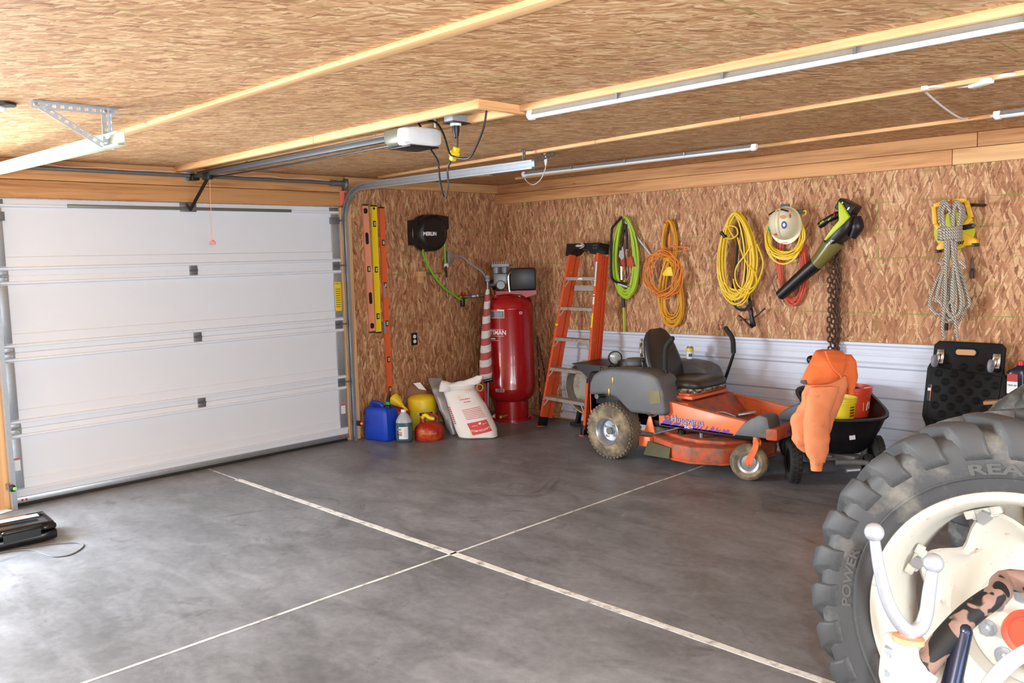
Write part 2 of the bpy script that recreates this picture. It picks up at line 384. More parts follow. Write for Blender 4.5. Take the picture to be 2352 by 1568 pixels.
M['tractorwhite'] = pm('cream_wheel_paint', S(190, 187, 176), 0.45, var=0.04, dirt=S(128, 84, 50), dirt_amt=-0.01, dirt_scale=34)
def rust_pipe():
    t = NT('rusty_pipe_with_black_paint'); c = t.co(); n = t.noise(c, 13, 2, 0.5, 0.6); f = t.ramp(n, [(0.50, (0, 0, 0, 1)), (0.525, (1, 1, 1, 1))])
    base = t.mix(t.noise(c, 30, 4), S(112, 86, 76), S(150, 122, 110)); t.l.new(t.mix(f, base, S(16, 16, 17)), t.b.inputs['Base Color']); t.b.inputs['Roughness'].default_value = 0.6; t.bump(n, 0.15, 0.002); return t.m
M['rustpipe'] = rust_pipe()
M['bluesteel'] = pm('blue_black_cylinder', S(48, 56, 78), 0.25, 0.6, var=0.2)
M['chalkred'] = pm('orange_red_hub', S(204, 74, 50), 0.5, var=0.1)
M['rust'] = pm('rusty_chain', S(88, 62, 46), 0.7, 0.4, var=0.3, vs_=30)

M['fan'] = pm('dusty_grey_green_drum', S(164, 164, 152), 0.6, var=0.1, dirt=S(128, 112, 96), dirt_amt=0.2, dirt_scale=7)
M['hat'] = pm('cream_hard_hat', S(228, 218, 184), 0.4, var=0.06, dirt=S(150, 120, 90), dirt_amt=0.04, dirt_scale=30)
M['limegreen'] = pm('lime_tool_plastic', S(186, 204, 34), 0.42)
M['smoke'] = pm('olive_clear_tube', S(112, 104, 54), 0.25, var=0.2)
M['tapeyellow'] = pm('tape_reel_yellow', S(246, 190, 46), 0.42)
M['tapelime'] = pm('tape_reel_lime', S(206, 204, 38), 0.45)
M['pink'] = pm('faded_salmon_metal', S(226, 152, 118), 0.4)
M['levor'] = pm('orange_level_metal', S(222, 102, 56), 0.4)
M['vial'] = pm('vial_glass', S(186, 190, 150), 0.2)
M['cardred'] = pm('flag_red', S(178, 62, 64), 0.75, var=0.1)
def flag_mat():
    return stripes('flag_stripes', S(216, 214, 212), S(176, 62, 66), 0.135, (0.10, -0.32, 1.0), 0.75)
M['flag'] = flag_mat()
M['teal'] = pm('teal_bottle', S(30, 150, 122), 0.3)
M['navy'] = pm('navy_bottle', S(30, 34, 50), 0.25)
M['glass'] = pm('clear_lamp_glass', S(186, 190, 190), 0.12, var=0.1, spec=0.8)
M['purple'] = pm('purple_decal', S(84, 52, 176), 0.45)
M['signpink'] = pm('salmon_tag', S(250, 120, 92), 0.5)
M['bluetag'] = pm('blue_tag', S(52, 80, 160), 0.5)
M['concblock'] = pm('ply_block', S(206, 158, 108), 0.6)
M['hatmark'] = pm('tan_sticker', S(206, 150, 104), .5)
M['dollyblack'] = pm('matt_black_dolly', S(19, 19, 21), .6, var=.15, spec=.25)
def rope_mat():
    t = NT('grey_twisted_rope'); c = t.co(); w = t.N('ShaderNodeTexWave', wave_type='BANDS', bands_direction='DIAGONAL'); t.l.new(c, w.inputs['Vector']); w.inputs['Scale'].default_value = 34; w.inputs['Distortion'].default_value = 2.0
    col = t.ramp(w.outputs[0], [(0.1, S(120, 110, 98)), (0.5, S(184, 174, 158)), (1.0, S(214, 206, 192))]); t.l.new(col, t.b.inputs['Base Color']); t.b.inputs['Roughness'].default_value = 0.85; t.bump(w.outputs[0], 0.7, 0.006); return t.m
M['rope'] = rope_mat()
def led(name, col, st):
    t = NT(name); t.b.inputs['Base Color'].default_value = col; t.b.inputs['Emission Color'].default_value = col; t.b.inputs['Emission Strength'].default_value = st; return t.m
M['ledred'] = led('red_led', S(255, 70, 40), 3.0); M['ledgreen'] = led('green_led', S(70, 255, 40), 3.0)
# ================================================================== STRUCTURE
ZC = 2.404; XR = 9.5; YF = -9.2
DYL, DYR, DH = -4.78, -2.005, 2.134
struct('floor', B().bb((-6, YF - 3, -0.15), (XR + 3, 0.15, 0)), M['concrete'], 'grey mottled concrete slab floor', None, 0)
FLOOR = bpy.data.objects['floor']
def joint(p, q, w, nm='control_joint'):
    b = B(); n = 60; p = V3(p); q = V3(q); d = (q - p).normalized(); s = V3((-d.y, d.x, 0)); rs = []
    for i in range(n + 1):
        c = p.lerp(q, i / n); ww = w * (0.85 + 0.3 * noise.noise(c * 5)); c = c + s * 0.004 * noise.noise(c * 2.3 + V3((9, 0, 0)))
        rs.append([c - s * ww / 2 + V3((0, 0, -0.01)), c - s * ww / 2 + V3((0, 0, 0.002)), c + s * ww / 2 + V3((0, 0, 0.002)), c + s * ww / 2 + V3((0, 0, -0.01))])
    return mk(nm, b.rings(rs), M['caulk'], FLOOR, 0)
joint((0.52, -3.372, 0), (9.3, -3.352, 0), 0.050)
joint((0.02, -3.37, 0), (0.52, -3.372, 0), 0.008)
joint((3.02, -0.02, 0), (3.04, -9.0, 0), 0.018)
struct('ceiling', B().bb((-0.1, YF, ZC), (XR, 0.1, ZC + 0.05)), M['osb_c'], 'oriented strand board ceiling', None, 0)
CEIL = bpy.data.objects['ceiling']
wl = B()
wl.bb((-0.12, DYR + 0.05, 0), (0, 0.1, ZC)); wl.bb((-0.12, DYL - 0.07, DH + 0.004), (-0.004, DYR + 0.05, ZC))
wl.bb((-0.12, -5.30, 0), (0, DYL - 0.07, ZC)); wl.bb((-0.12, -8.1, DH + 0.1), (0, -5.30, ZC)); wl.bb((-0.12, YF, 0), (0, -8.1, ZC))
WL = struct('wall_left', wl, M['osb_x'], 'strand board wall around the white overhead door', None, 0)
WB = struct('wall_back', B().bb((0, 0, 0), (XR, 0.1, ZC)), M['osb_y'], 'strand board wall where cords, tools and rope hang', None, 0)
wr = B(); wr.bb((XR, YF, 0), (XR + .1, -8.6, ZC)); wr.bb((XR, -3.4, 0), (XR + .1, 0.1, ZC)); wr.bb((XR, -8.6, 2.35), (XR + .1, -3.4, ZC))
struct('wall_right', wr, M['osb_x'], 'strand board wall with an open bay behind the photographer', None, 0)
struct('wall_front', B().bb((0, YF - .1, 0), (XR, YF, ZC)), M['osb_y'], 'strand board wall behind the photographer', None, 0)
# header boards above the door and along the door wall, beam boards along the back wall
def board(nm, a, b, m, par, bev=0.003): return mk(nm, B().bb(a, b, bev), M[m], par)
TH = thing('trim_4', 'pine boards framing the white overhead door', None, (0, -3.4, 2.2), kind='structure'); TB_ = thing('trim_3', 'doubled fir beam boards along the top of the back wall', None, (4, 0, 2.2), kind='structure')
board('header_board', (-.005, DYL - .3, 2.136), (0.030, DYR + .02, 2.258), 'fir_y', TH)
board('header_board', (-.005, DYL - .3, 2.262), (0.030, DYR + .02, 2.352), 'fir_y', TH)
board('header_board', (-.005, DYL - .3, 2.356), (0.022, DYR + .06, ZC - .001), 'fir_y', TH)
board('top_board', (-.005, DYR + .062, 2.315), (0.034, -0.001, ZC - .003), 'pine_y', TH)
for a, b in ((-8.0, -5.3),): board('header_board', (-.005, a, 2.236), (0.03, b, 2.400), 'fir_y', TH)
jamb = board('door_jamb', (-.04, DYR + .056, 0.0), (0.028, DYR + .118, 2.31), 'pine_z', TH)
board('door_jamb', (-.06, DYR + .012, 0.0), (0.006, DYR + .054, 2.13), 'pine_z', TH)
board('door_jamb', (-.04, DYL - .16, 0.0), (0.022, DYL - .002, 2.13), 'pine_z', TH)
board('beam_board', (0.0, -0.036, 2.306), (4.675, 0.001, ZC - .002), 'fir_x', TB_)
board('beam_board', (4.680, -0.036, 2.306), (XR, 0.001, ZC - .002), 'fir_x', TB_)
board('beam_board', (0.0, -0.036, 2.199), (4.52, 0.001, 2.303), 'fir_x', TB_)
board('beam_board', (4.525, -0.036, 2.199), (XR, 0.001, 2.303), 'pine_x', TB_)
# ceiling battens
def batten(p, q, t, w, m='pine_x', nm='batten'):
    p = V3(p); q = V3(q); d = (q - p).normalized(); s = V3((-d.y, d.x, 0))
    a = p + s * w / 2; b2 = q + s * w / 2
    return mk(nm, B().bar(V3((a.x, a.y, ZC - t / 2)), V3((b2.x, b2.y, ZC - t / 2)), w, t, bevel=0.002), M[m], CEIL)
batten((0.03, -4.50, 0), (6.2, -4.50, 0), 0.021, 0.060); batten((6.205, -4.50, 0), (9.4, -4.5, 0), 0.021, 0.060)
batten((0.04, -3.50, 0), (2.02, -3.51, 0), 0.042, 0.036, nm='opener_batten'); batten((2.025, -3.51, 0), (3.50, -3.535, 0), 0.042, 0.036, nm='opener_batten')
batten((0.04, -3.250, 0), (2.30, -3.25, 0), 0.040, 0.036, nm='opener_batten'); batten((2.305, -3.25, 0), (3.50, -3.25, 0), 0.040, 0.036, nm='opener_batten')
mk('opener_crosspiece', B().bar((3.515, -3.54, ZC - .022), (3.515, -3.20, ZC - .022), 0.03, 0.043, bevel=.002), M['pine_y'], CEIL)
batten((3.53, -3.262, 0), (9.4, -3.30, 0), 0.032, 0.038)
batten((0.20, -1.70, 0), (2.9, -1.905, 0), 0.021, 0.05); batten((2.905, -1.905, 0), (4.02, -1.985, 0), 0.021, 0.05); batten((4.025, -1.985, 0), (9.4, -2.36, 0), 0.021, 0.05)
batten((0.75, -0.49, 0), (3.2, -0.68, 0), 0.021, 0.05); batten((3.205, -0.68, 0), (9.4, -1.15, 0), 0.021, 0.05)
mk('blocking_board', B().bar((0.02, -1.45, ZC - .012), (0.9, -0.95, ZC - .012), 0.09, 0.02), M['pine_x'], CEIL)
# white ribbed steel wainscot on the back wall
def wains():
    b = B(); x0, x1 = 0.87, 4.60
    pr = [(0.000, 0.062)]
    z = 0.062; top = 0.925
    prof = [(-.001, 0.055), (-.008, 0.057)]
    for zc_ in (0.075, 0.295, 0.515, 0.735):
        prof += [(-.008, zc_ - 0.002), (-.026, zc_ + 0.014), (-.026, zc_ + 0.034), (-.008, zc_ + 0.050)]
        for k in (0.090, 0.135):
            prof += [(-.008, zc_ + k), (-.0105, zc_ + k + .007), (-.0105, zc_ + k + .014), (-.008, zc_ + k + .021)]
    prof = [p for p in prof if p[1] < 0.90] + [(-.008, 0.895), (-.024, 0.907), (-.024, 0.925), (-.001, 0.928)]
    n = 12; rs = []
    for i in range(n + 1):
        x = x0 + (x1 - x0) * i / n; sag = 0.004 + (i / n - .5) * 0.036
        rs.append([V3((x, y, max(0.02, z + sag * z))) for y, z in prof])
    return b.rings(rs, closed=False)
T1 = struct('trim_1', wains(), M['steelw'], 'white ribbed steel wainscot behind the mower', None, 0)
struct('baseboard_back', B().bb((0.0, -0.030, 0.0), (9.4, 0.001, 0.052), .002), M['fir_x'], 'treated wooden sill plate at the foot of the back wall')
struct('trim_2', B().bb((0.87, -.031, 0.016), (4.6, -.037, 0.062)), M['steelw'], 'white metal drip edge under the wainscot', None, 0)

# ------------------------------------------------------------------ overhead door
D1 = thing('door_1', 'white four section overhead garage door', None, (0, (DYL + DYR) / 2, 0), kind='structure')
zs = [0.062, 0.545, 1.075, 1.605, 2.134]
def sec_profile(zb, zt, first):
    a = []
    P_ = [(-.003, 0), (0, .004), (0, .038), (.013, .042), (.013, .056), (-.004, .062), (-.004, .126), (-.013, .132)]
    Q_ = [(-.013, .146), (-.005, .114), (-.004, .062), (.013, .056), (.013, .042), (0, .038), (0, 0.004), (-.003, .001)]
    return [(x, zb + z) for x, z in P_] + [(x, zt - z) for x, z in Q_]
for i in range(4):
    pr = sec_profile(zs[i], zs[i + 1], i == 0)
    b = B()
    full = [(x - .004, z) for x, z in pr] + [(-.045, zs[i + 1] - .001), (-.045, zs[i])]
    b.rings([[V3((x, DYL, z)) for x, z in full], [V3((x, DYR, z)) for x, z in full]])
    sec = mk('door_section', b, M['doorw'], D1, 20)
    for (ya, yb) in ((DYL + .004, DYL + .082), (DYR - .080, DYR - .004)):
        mk('end_stile', B().bb((-.004, ya, zs[i] + .066), (.004, yb, zs[i + 1] - .066), .001), M['galv'], sec)
        for zz in (zs[i] + .1, zs[i + 1] - .1):
            pass
    if i < 3:
        zh = zs[i + 1]
        for (yc, w) in ((DYL + .05, .085), ((DYL + DYR) / 2 + .012, .066), (DYR - .046, .078)):
            h = B(); h.bb((-.004, yc - w / 2, zh - .036), (.003, yc + w / 2, zh - .006), .001); h.bb((-.004, yc - w / 2, zh + .006), (.003, yc + w / 2, zh + .036), .001)
            h.cyl((.005, yc - w / 2, zh), (.005, yc + w / 2, zh), .007, n=10)
            for dz in (-.022, .022):
                for dy in (-w * .28, w * .28): h.cyl((.002, yc + dy, zh + dz), (.008, yc + dy, zh + dz), .005, n=6)
            mk('hinge', h, M['galvd'] if yc != DYL + .05 else M['galv'], sec)
mk('bottom_rail', B().bb((-.040, DYL, .024), (.008, DYR, .064), .002), M['galv'], D1)
mk('bottom_seal', B().bb((-.036, DYL + .01, .0), (.003, DYR - .01, .026), .004), M['rubber'], D1)
for yy in (DYL + .06, DYL + .085, DYR - .10, DYR - .07, DYR - .04): mk('rivet', B().cyl((.006, yy, .044), (.011, yy, .044), .008, n=8), M['redlever'], D1)
mk('top_strut', B().bb((-.002, -4.28, 2.076), (.022, -2.49, 2.100), .003), M['olive'], D1)
ap = B().bb((-.002, -3.46, 2.064), (.012, -3.33, 2.134), .002); ap.bb((.01, -3.42, 2.09), (.05, -3.41, 2.13)); mk('arm_bracket', ap, M['galvd'], D1)
for yy in (DYL + .05, DYR - .05):
    r = B().bb((-.003, yy - .045, 1.98), (.02, yy + .045, 2.04), .002).cyl((.03, yy - (.06 if yy < -3 else -.06), 2.01), (.03, yy, 2.01), .007, n=8)
    r.bb((-.003, yy - .045, 2.088), (.006, yy + .045, 2.126), .002); mk('top_roller_bracket', r, M['galvd'], D1)
mk('warning_sticker', B().bb((.003, DYR - .078, 1.20), (.0055, DYR - .012, 1.46)), M['yellow'], D1, 0, label='yellow warning sticker with small print')
wsx = [x for x in D1.children if x.name.startswith('warning_sticker')][0]
text('sticker_print', 'WARNING', (.0062, DYR - .045, 1.445), (0, 1, 0), (0, 0, 1), .013, M['ink'], wsx, .0003)
for k in range(9): mk('sticker_print_line', B().bb((.0055, DYR - .070, 1.235 + k * .02), (.0062, DYR - .02, 1.240 + k * .02)), M['ink'], wsx, 0)
for yy in (DYL + .045, DYR - .045):
    p = mk('maker_label', B().bb((.003, yy - .022, .255), (.0055, yy + .022, .33)), M['paper'], D1, 0)
    mk('label_bar', B().bb((.005, yy - .022, .332), (.006, yy + .022, .342)), M['redink'], p, 0)

# ------------------------------------------------------------------ door tracks and lift shaft
def cprof_track(b, path, nrm, w=.055, dpt=.030, th=.003):
    """C shaped track swept along a path lying in a plane y=const; open side towards +-y (nrm)"""
    path = [V3(p) for p in path]; rs = []; m = len(path)
    for i, p in enumerate(path):
        d = (path[min(i + 1, m - 1)] - path[max(i - 1, 0)]).normalized(); s = V3((0, nrm, 0)); u = d.cross(V3((0, 1, 0))).normalized()
        pts = [(dpt, w / 2 - .012), (dpt, w / 2), (0, w / 2), (0, -w / 2), (dpt, -w / 2), (dpt, -w / 2 + .012)]
        ins = [(dpt - th, -w / 2 + .012), (dpt - th, -w / 2 + th), (th, -w / 2 + th), (th, w / 2 - th), (dpt - th, w / 2 - th), (dpt - th, w / 2 - .012)]
        rs.append([p + s * a + u * c for a, c in pts + ins])
    return b.rings(rs)
def perf(b, p, q, w, nrm, th=.003, hole=True):
    """perforated flat angle bar"""
    p = V3(p); q = V3(q); nrm = V3(nrm).normalized(); d = (q - p); L = d.length; d.normalize(); s = d.cross(nrm).normalized()
    def rect(a, bb_, c, e): b.prism([p + d * a + s * c, p + d * bb_ + s * c, p + d * bb_ + s * e, p + d * a + s * e], nrm * th)
    rect(0, L, -w / 2, -w / 5); rect(0, L, w / 5, w / 2)
    n = max(3, int(L / .032)); st = L / n
    for i in range(n): rect(i * st, i * st + st * .55, -w / 5, w / 5)
    return b
zt = 2.290
yT = DYR + .045
TR = thing('door_track', 'galvanised curved overhead door track beside the three levels', 'door track', (0.05, yT, 0), 'overhead door tracks')
path = [(0.055, yT, 0.0), (0.055, yT, 1.0), (0.055, yT, 2.0)] + [(0.055 + .29 - .29 * math.cos(a), yT, 2.0 + .29 * math.sin(a)) for a in [PI / 2 * k / 10 for k in range(1, 11)]]
mk('vertical_track', cprof_track(B(), path, -1), M['galv'], TR)
e = ay_(1228, 391, yT)
hz = [(0.345 + (e.x - .345) * k / 6, yT, zt + .000 * k) for k in range(7)]
mk('horizontal_track', cprof_track(B(), hz, -1, .062), M['galv'], TR)
xb = e.x - .12
b = B(); perf(b, (xb, yT + .02, zt + .01), (xb, yT + .02, ZC), .03, (1, 0, 0)); mk('hanger_strap', b, M['galvd'], TR)
b = B(); perf(b, (xb, yT + .02, zt + .01), (xb + .02, yT + .33, ZC - .002), .034, (1, 0, 0)); mk('diagonal_strap', b, M['galvd'], TR)
b = B(); perf(b, (xb, yT - .02, ZC - .003), (xb, yT + .36, ZC - .003), .03, (0, 0, 1)); mk('ceiling_angle', b, M['galvd'], TR)
mk('flag_bracket', B().bb((.028, yT - .005, 2.16), (.032, yT + .06, 2.33)).bb((.03, yT + .002, 2.20), (.20, yT + .006, 2.26)), M['galvd'], TR)
mk('bracket_tag', B().bb((.033, yT - .045, 2.15), (.036, yT + .045, 2.275)), M['signpink'], TR, 0, label='salmon pink warning tag')
for z in (.55, 1.08, 1.61):
    mk('roller', B().cyl((.03, yT - .10, z), (.045, yT - .02, z), .006, n=8).cyl((.047, yT - .018, z), (.047, yT - .004, z), .022, n=14), M['galvd'], TR)
# left track, seen from below with its perforated hanger
yL_ = DYL - .02
TL = thing('door_track', 'overhead track tinted pale green by daylight, hung from a triangular perforated hanger', 'door track', (0.05, yL_, 0), 'overhead door tracks')
xb = az_(238, 247, ZC).x
ends = ay_(287, 318, yL_); c0 = ay_(0, 395, yL_)
zl = ends.z; zl0 = c0.z
path = [(0.055, yL_, 0.0), (0.055, yL_, 2.0)] + [(0.055 + .28 - .28 * math.cos(a), yL_, 2.0 + .28 * math.sin(a)) for a in [PI / 2 * k / 8 for k in range(1, 9)]]
mk('vertical_track', cprof_track(B(), path, 1), M['galv'], TL)
x0 = path[-1][0]
mk('horizontal_track', cprof_track(B(), [(x0 + (ends.x - x0) * k / 6, yL_, 2.28 + (zl - 2.28) * k / 6) for k in range(7)], -1, .066, .034), M['daylit_track'], TL)
xb = min(xb, ends.x - .12)
zb_ = zl
yv = yL_ - .01
b = B(); perf(b, (xb, yv, zb_ - .03), (xb, yv, ZC), .036, (1, 0, 0)).bb((xb, yv + .018, zb_ - .03), (xb + .03, yv + .021, ZC)); mk('hanger_strap', b, M['galv'], TL)
b = B(); perf(b, (xb - .004, yv, zb_ - .02), (xb - .004, yv - .30, ZC - .008), .032, (1, 0, 0)); mk('diagonal_strap', b, M['galv'], TL)
b = B(); perf(b, (xb + .004, yv - .32, ZC - .018), (xb + .004, yv + .06, ZC - .018), .032, (1, 0, 0)).bb((xb, yv - .32, ZC - .004), (xb + .03, yv + .06, ZC - .001)); mk('ceiling_angle', b, M['galv'], TL)
for p in ((yv, zb_), (yv - .30, ZC - .016), (yv, ZC - .018)): mk('bolt', B().cyl((xb + .003, p[0], p[1]), (xb + .014, p[0], p[1]), .009, n=6), M['chrome'], TL)
for k in (.55, 1.0, 1.5): mk('slot', B().bb((k, yL_ + .0005, 2.28 + .005), (k + .03, yL_ + .001, 2.28 + .014)), M['galvd'], TL, 0)
SH = thing('lift_shaft', 'grey steel lift shaft running across the top of the door', 'shaft', (0.08, -3.4, 2.33))
mk('shaft', B().cyl((.085, DYL - .3, 2.338), (.085, -1.99, 2.334), .0135, n=14), M['galvd'], SH)
mk('centre_bearing', B().lathe([(.016, -.018), (.034, -.014), (.034, .014), (.016, .018)], (.085, -3.385, 2.335), (0, 1, 0), 18), M['galv'], SH)
mk('bearing_plate', B().bb((.028, -3.42, 2.30), (.034, -3.35, 2.39)).bb((.03, -3.388, 2.315), (.085, -3.382, 2.35)), M['galv'], SH)
mk('cable_drum', B().lathe([(.016, 0), (.030, .005), (.026, .01), (.026, .13), (.044, .14), (.044, .155), (.02, .16)], (.085, -2.12, 2.334), (0, 1, 0), 20), M['galvd'], SH)
mk('end_bearing', B().bb((.024, -1.965, 2.28), (.115, -1.958, 2.375), .003), M['galvd'], SH)
w = B(); pts = [V3((.038, -4.9 + 2.95 * k / 24, 2.368 + .006 * math.sin(k * 1.9) - .004 * (k % 3))) for k in range(25)]
tag(mk('sensor_wire', w.tube(pts, .0022, 5, sub=3), M['white']), 'thin white wire stapled along the header above the door', 'wire')
# photo eyes
for (yy, led_m, lab) in ((DYR + .03, 'ledred', 'small black safety sensor glowing red beside the blue jug'), (DYL - .035, 'ledgreen', 'small black safety sensor glowing green at the left door post')):
    sgn = 1
    o = thing('door_sensor', lab, 'sensor', (.07, yy, .16), 'door safety sensors')
    mk('bracket', B().bb((.02, yy - .004, .145), (.10, yy - .001, .185)), M['galvd'], o)
    mk('housing', B().box((.115, yy + .012, .165), (.055, .032, .042), bevel=.006), M['black'], o)
    mk('indicator', B().ball((.145, yy + .020, .165), .011), M[led_m], o)
# ================================================================== OVERHEAD THINGS
def ringpts(c, a, b, n=20, p=2.0):
    """superellipse ring with half axes a, b (vectors)"""
    out = []
    for i in range(n):
        t = 2 * PI * i / n; ct, st = math.cos(t), math.sin(t)
        out.append(V3(c) + V3(a) * (abs(ct) ** (2 / p) * (1 if ct >= 0 else -1)) + V3(b) * (abs(st) ** (2 / p) * (1 if st >= 0 else -1)))
    return out
def crop3(u, v): return (760 + u / 4.356, 200 + v / 4.356)
# opener
yo = -3.375
OP = thing('garage_door_opener', 'white and olive garage door opener hanging between ceiling battens', 'door opener', (2.5, yo, 2.25))
x0 = ay_(876, 305, yo - .125).x
zt_, zb_ = 2.368, ay_(945, 329, yo - .12).z
zm = (zt_ + zb_) / 2; hh = (zt_ - zb_) / 2
hb = B(); rs = []
for (dx, k, dz) in ((0, .80, .6), (.012, .94, .85), (.04, 1, 1), (.147, 1, 1)):
    rs.append(ringpts((x0 + dx, yo, zm + hh * (1 - dz)), (0, .125 * k, 0), (0, 0, hh * dz), 24, 5))
mk('motor_housing', hb.rings(rs), M['olive'], OP)
lb = B(); rs = []
for (dx, k) in ((.148, 1.02), (.18, 1.02), (.205, .98), (.222, .90), (.230, .70)):
    rs.append(ringpts((x0 + dx, yo, zm - .004), (0, .128 * k, 0), (0, 0, hh * k * .98), 24, 4.5))
mk('light_lens', lb.rings(rs), M['whitelens'], OP)
lens_o = [c for c in OP.children if c.name.startswith('light_lens')][0]
for k in range(6): mk('vent_rib', B().bar((x0 + .155 + k * .01, yo - .133, zm - hh * .72), (x0 + .155 + k * .01, yo - .120, zm - hh * .97), .006, .004), M['white'], lens_o, 0)
mk('bottom_plate', B().box((x0 + .12, yo, zb_ - .004), (.2, .2, .008), bevel=.003), M['black'], OP)
xe = x0 + .01
mk('rail', B().bb((0.12, yo - .014, 2.318), (xe, yo + .014, 2.346), .002), pm('dark_rail_steel', S(74, 77, 80), .5, .3), OP)
mk('rail_header_bracket', B().bb((.03, yo - .03, 2.30), (.13, yo + .03, 2.35), .002), M['blackm'], OP)
mk('drive_chain', B().tube([(.20, yo + .02, 2.306), (.9, yo + .024, 2.298), (1.6, yo + .024, 2.296), (xe, yo + .02, 2.300)], .006, 6, sub=6).tube([(.20, yo - .02, 2.352), (xe, yo - .02, 2.352)], .005, 6), M['blackm'], OP)
tp = ay_(476, 388, yo)
mk('trolley', B().box((tp.x, yo, 2.315), (.10, .045, .055), bevel=.006), M['black'], OP)
arm = B().bar((tp.x + .0, yo, 2.30), (.11, yo - .05, 2.075), .008, .026); arm.bar((.11, yo - .05, 2.075), (.035, yo - .045, 2.115), .008, .024)
mk('door_arm', arm, M['blackm'], OP)
hd = ay_(489, 557, yo + .01)
mk('release_cord', B().tube([(tp.x + .01, yo + .01, 2.29), (hd.x, yo + .01, 2.1), (hd.x, yo + .01, hd.z + .02)], .0022, 5), M['pink'], OP, label='pale pink pull cord')
mk('release_handle', B().prism([hd + V3((-.022, -.012, -.012)), hd + V3((.022, .012, -.012)), hd + V3((.022, .012, .002)), hd + V3((.006, .004, .018)), hd + V3((-.006, -.004, .018)), hd + V3((-.022, -.012, .002))], (.008, -.008, 0)), M['redlever'], OP, label='red pull handle')
mk('mounting_strap', B().bar((x0 + .05, -3.52, 2.372), (x0 + .05, -3.22, 2.372), .03, .006), M['galv'], OP)
for u in (875, 901): 
    p = ay_(u, 272 - (u - 875) * .18, -3.525); mk('lag_bolt', B().cyl(p, p + V3((0, -.014, 0)), .011, n=6), M['chrome'], OP)
an = ay_(998, 268, yo + .05); mk('antenna', B().bar((an.x, an.y, zt_ - .01), (an.x, an.y, zt_ + .045), .012, .004), M['white'], OP)
# ceiling outlet box + cords
jb = ay_(1051, 268, -3.29)
JB = thing('ceiling_outlet', 'grey ceiling outlet box with a black plug above the yellow adapter', 'outlet', (jb.x, -3.29, ZC))
mk('box', B().box((jb.x, -3.305, jb.z + .006), (.075, .105, .075), bevel=.008).bb((jb.x - .02, -3.28, jb.z + .03), (jb.x + .02, -3.24, ZC - .001)), M['grey'], JB)
mk('cover_plate', B().box((jb.x + .005, -3.30, jb.z - .036), (.085, .13, .005)), M['black'], JB)
mk('socket', B().cyl((jb.x, -3.305, jb.z - .05), (jb.x, -3.305, jb.z - .036), .03, n=18), M['white'], JB)
def cpath(pts, y): return [ay_(*crop3(*p), y) for p in pts]
yp = -3.305
tapT = ay_(*crop3(1262, 600), yp); tapB = ay_(*crop3(1212, 735), yp)
PC = thing('power_adapter', 'yellow cord adapter on a black lead below the ceiling outlet', 'adapter', tapB)
mk('lead', B().tube([V3((jb.x, yp, jb.z - .10))] + cpath([(1264, 480), (1264, 560)], yp) + [tapT], .0055, 8, sub=5), M['black'], PC)
mk('plug', B().lathe([(.006, -.115), (.012, -.11), (.02, -.075), (.02, -.05)], (jb.x, yp, jb.z), (0, 0, 1), 14), M['black'], PC)
tb = B().bar(tapT, tapB, .034, .030, bevel=.008).bar(tapT.lerp(tapB, .3), tapT.lerp(tapB, .75), .050, .040, bevel=.01); mk('adapter_body', tb, M['yellow'], PC)
mk_c = B().tube(cpath([(850, 325), (910, 420), (960, 560), (1060, 720), (1078, 800), (1090, 920), (1120, 1072), (1148, 1108), (1162, 1050), (1175, 960), (1168, 830), (1195, 745)], yp) + [tapB + V3((0, .004, .01))], .0055, 8, sub=6)
tag(mk('opener_cord', mk_c, M['black']), 'dark opener cord drooping in a long narrow loop below the track', 'cord')
c3 = B().tube(cpath([(965, 330), (1060, 360), (1130, 480), (1185, 655), (1235, 697), (1340, 716), (1400, 690), (1460, 580), (1530, 400), (1560, 225)], yp - .035), .0055, 8, sub=6)
tag(mk('control_cord', c3, M['black']), 'dark cord sagging in a wide loop past the yellow adapter', 'cord')
# tube lights
def tube_light(p, q, lab, hz_=.034):
    p = V3(p); q = V3(q); d = (q - p).normalized(); s = V3((-d.y, d.x, 0))
    T = thing('tube_light', lab, 'light', (p + q) / 2, 'long tube lights under the battens')
    f = lambda c, pr: [c + s * a + V3((0, 0, z)) for a, z in pr]
    body = [(-.011, 0), (-.019, -.022), (.019, -.022), (.011, 0)]
    mk('housing', B().rings([f(p, body), f(q, body)]), M['galv'], T)
    lens = [(-.0185, -.023)] + [(.0185 * -math.cos(a), -.023 - .017 * math.sin(a)) for a in [PI * k / 8 for k in range(1, 8)]] + [(.0185, -.023)]
    mk('lens', B().rings([f(p, lens), f(q, lens)]), M['whitelens'], T)
    for e_, dd in ((p, -d), (q, d)):
        cap = [(-.013, .002), (-.022, -.022), (-.020, -.034), (-.010, -.043), (.010, -.043), (.020, -.034), (.022, -.022), (.013, .002)]
        mk('end_cap', B().rings([f(e_ - dd * .006, cap), f(e_ + dd * .02, cap), [e_ + dd * .03 + (x - e_) * .75 for x in f(e_, cap)]]), M['white'], T)
    n = int((q - p).length / .6)
    for k in range(1, n + 1):
        c = p.lerp(q, k / (n + 1)); mk('clip', B().bar(c - s * .024 + V3((0, 0, -.012)), c + s * .024 + V3((0, 0, -.012)), .012, .026), M['galvd'], T)
    return T
zC = ZC - .033
tube_light((3.585, -3.225, zC), (7.4, -3.25, zC), 'long tube light under the batten nearest the camera at upper right')
p2a = az_(1207, 402, ZC - .05); p2b = az_(1730, 341, ZC - .05)
tube_light((p2a.x, p2a.y - .005, ZC - .023), (p2b.x, p2b.y - .005, ZC - .023), 'tube light on the batten above the ladder and green hose')
p3a = az_(2296, 267, ZC - .05)
tube_light((p3a.x, p3a.y, ZC - .023), (p3a.x + 2.2, p3a.y - .16, ZC - .023), 'tube light starting at the right edge above the rope')
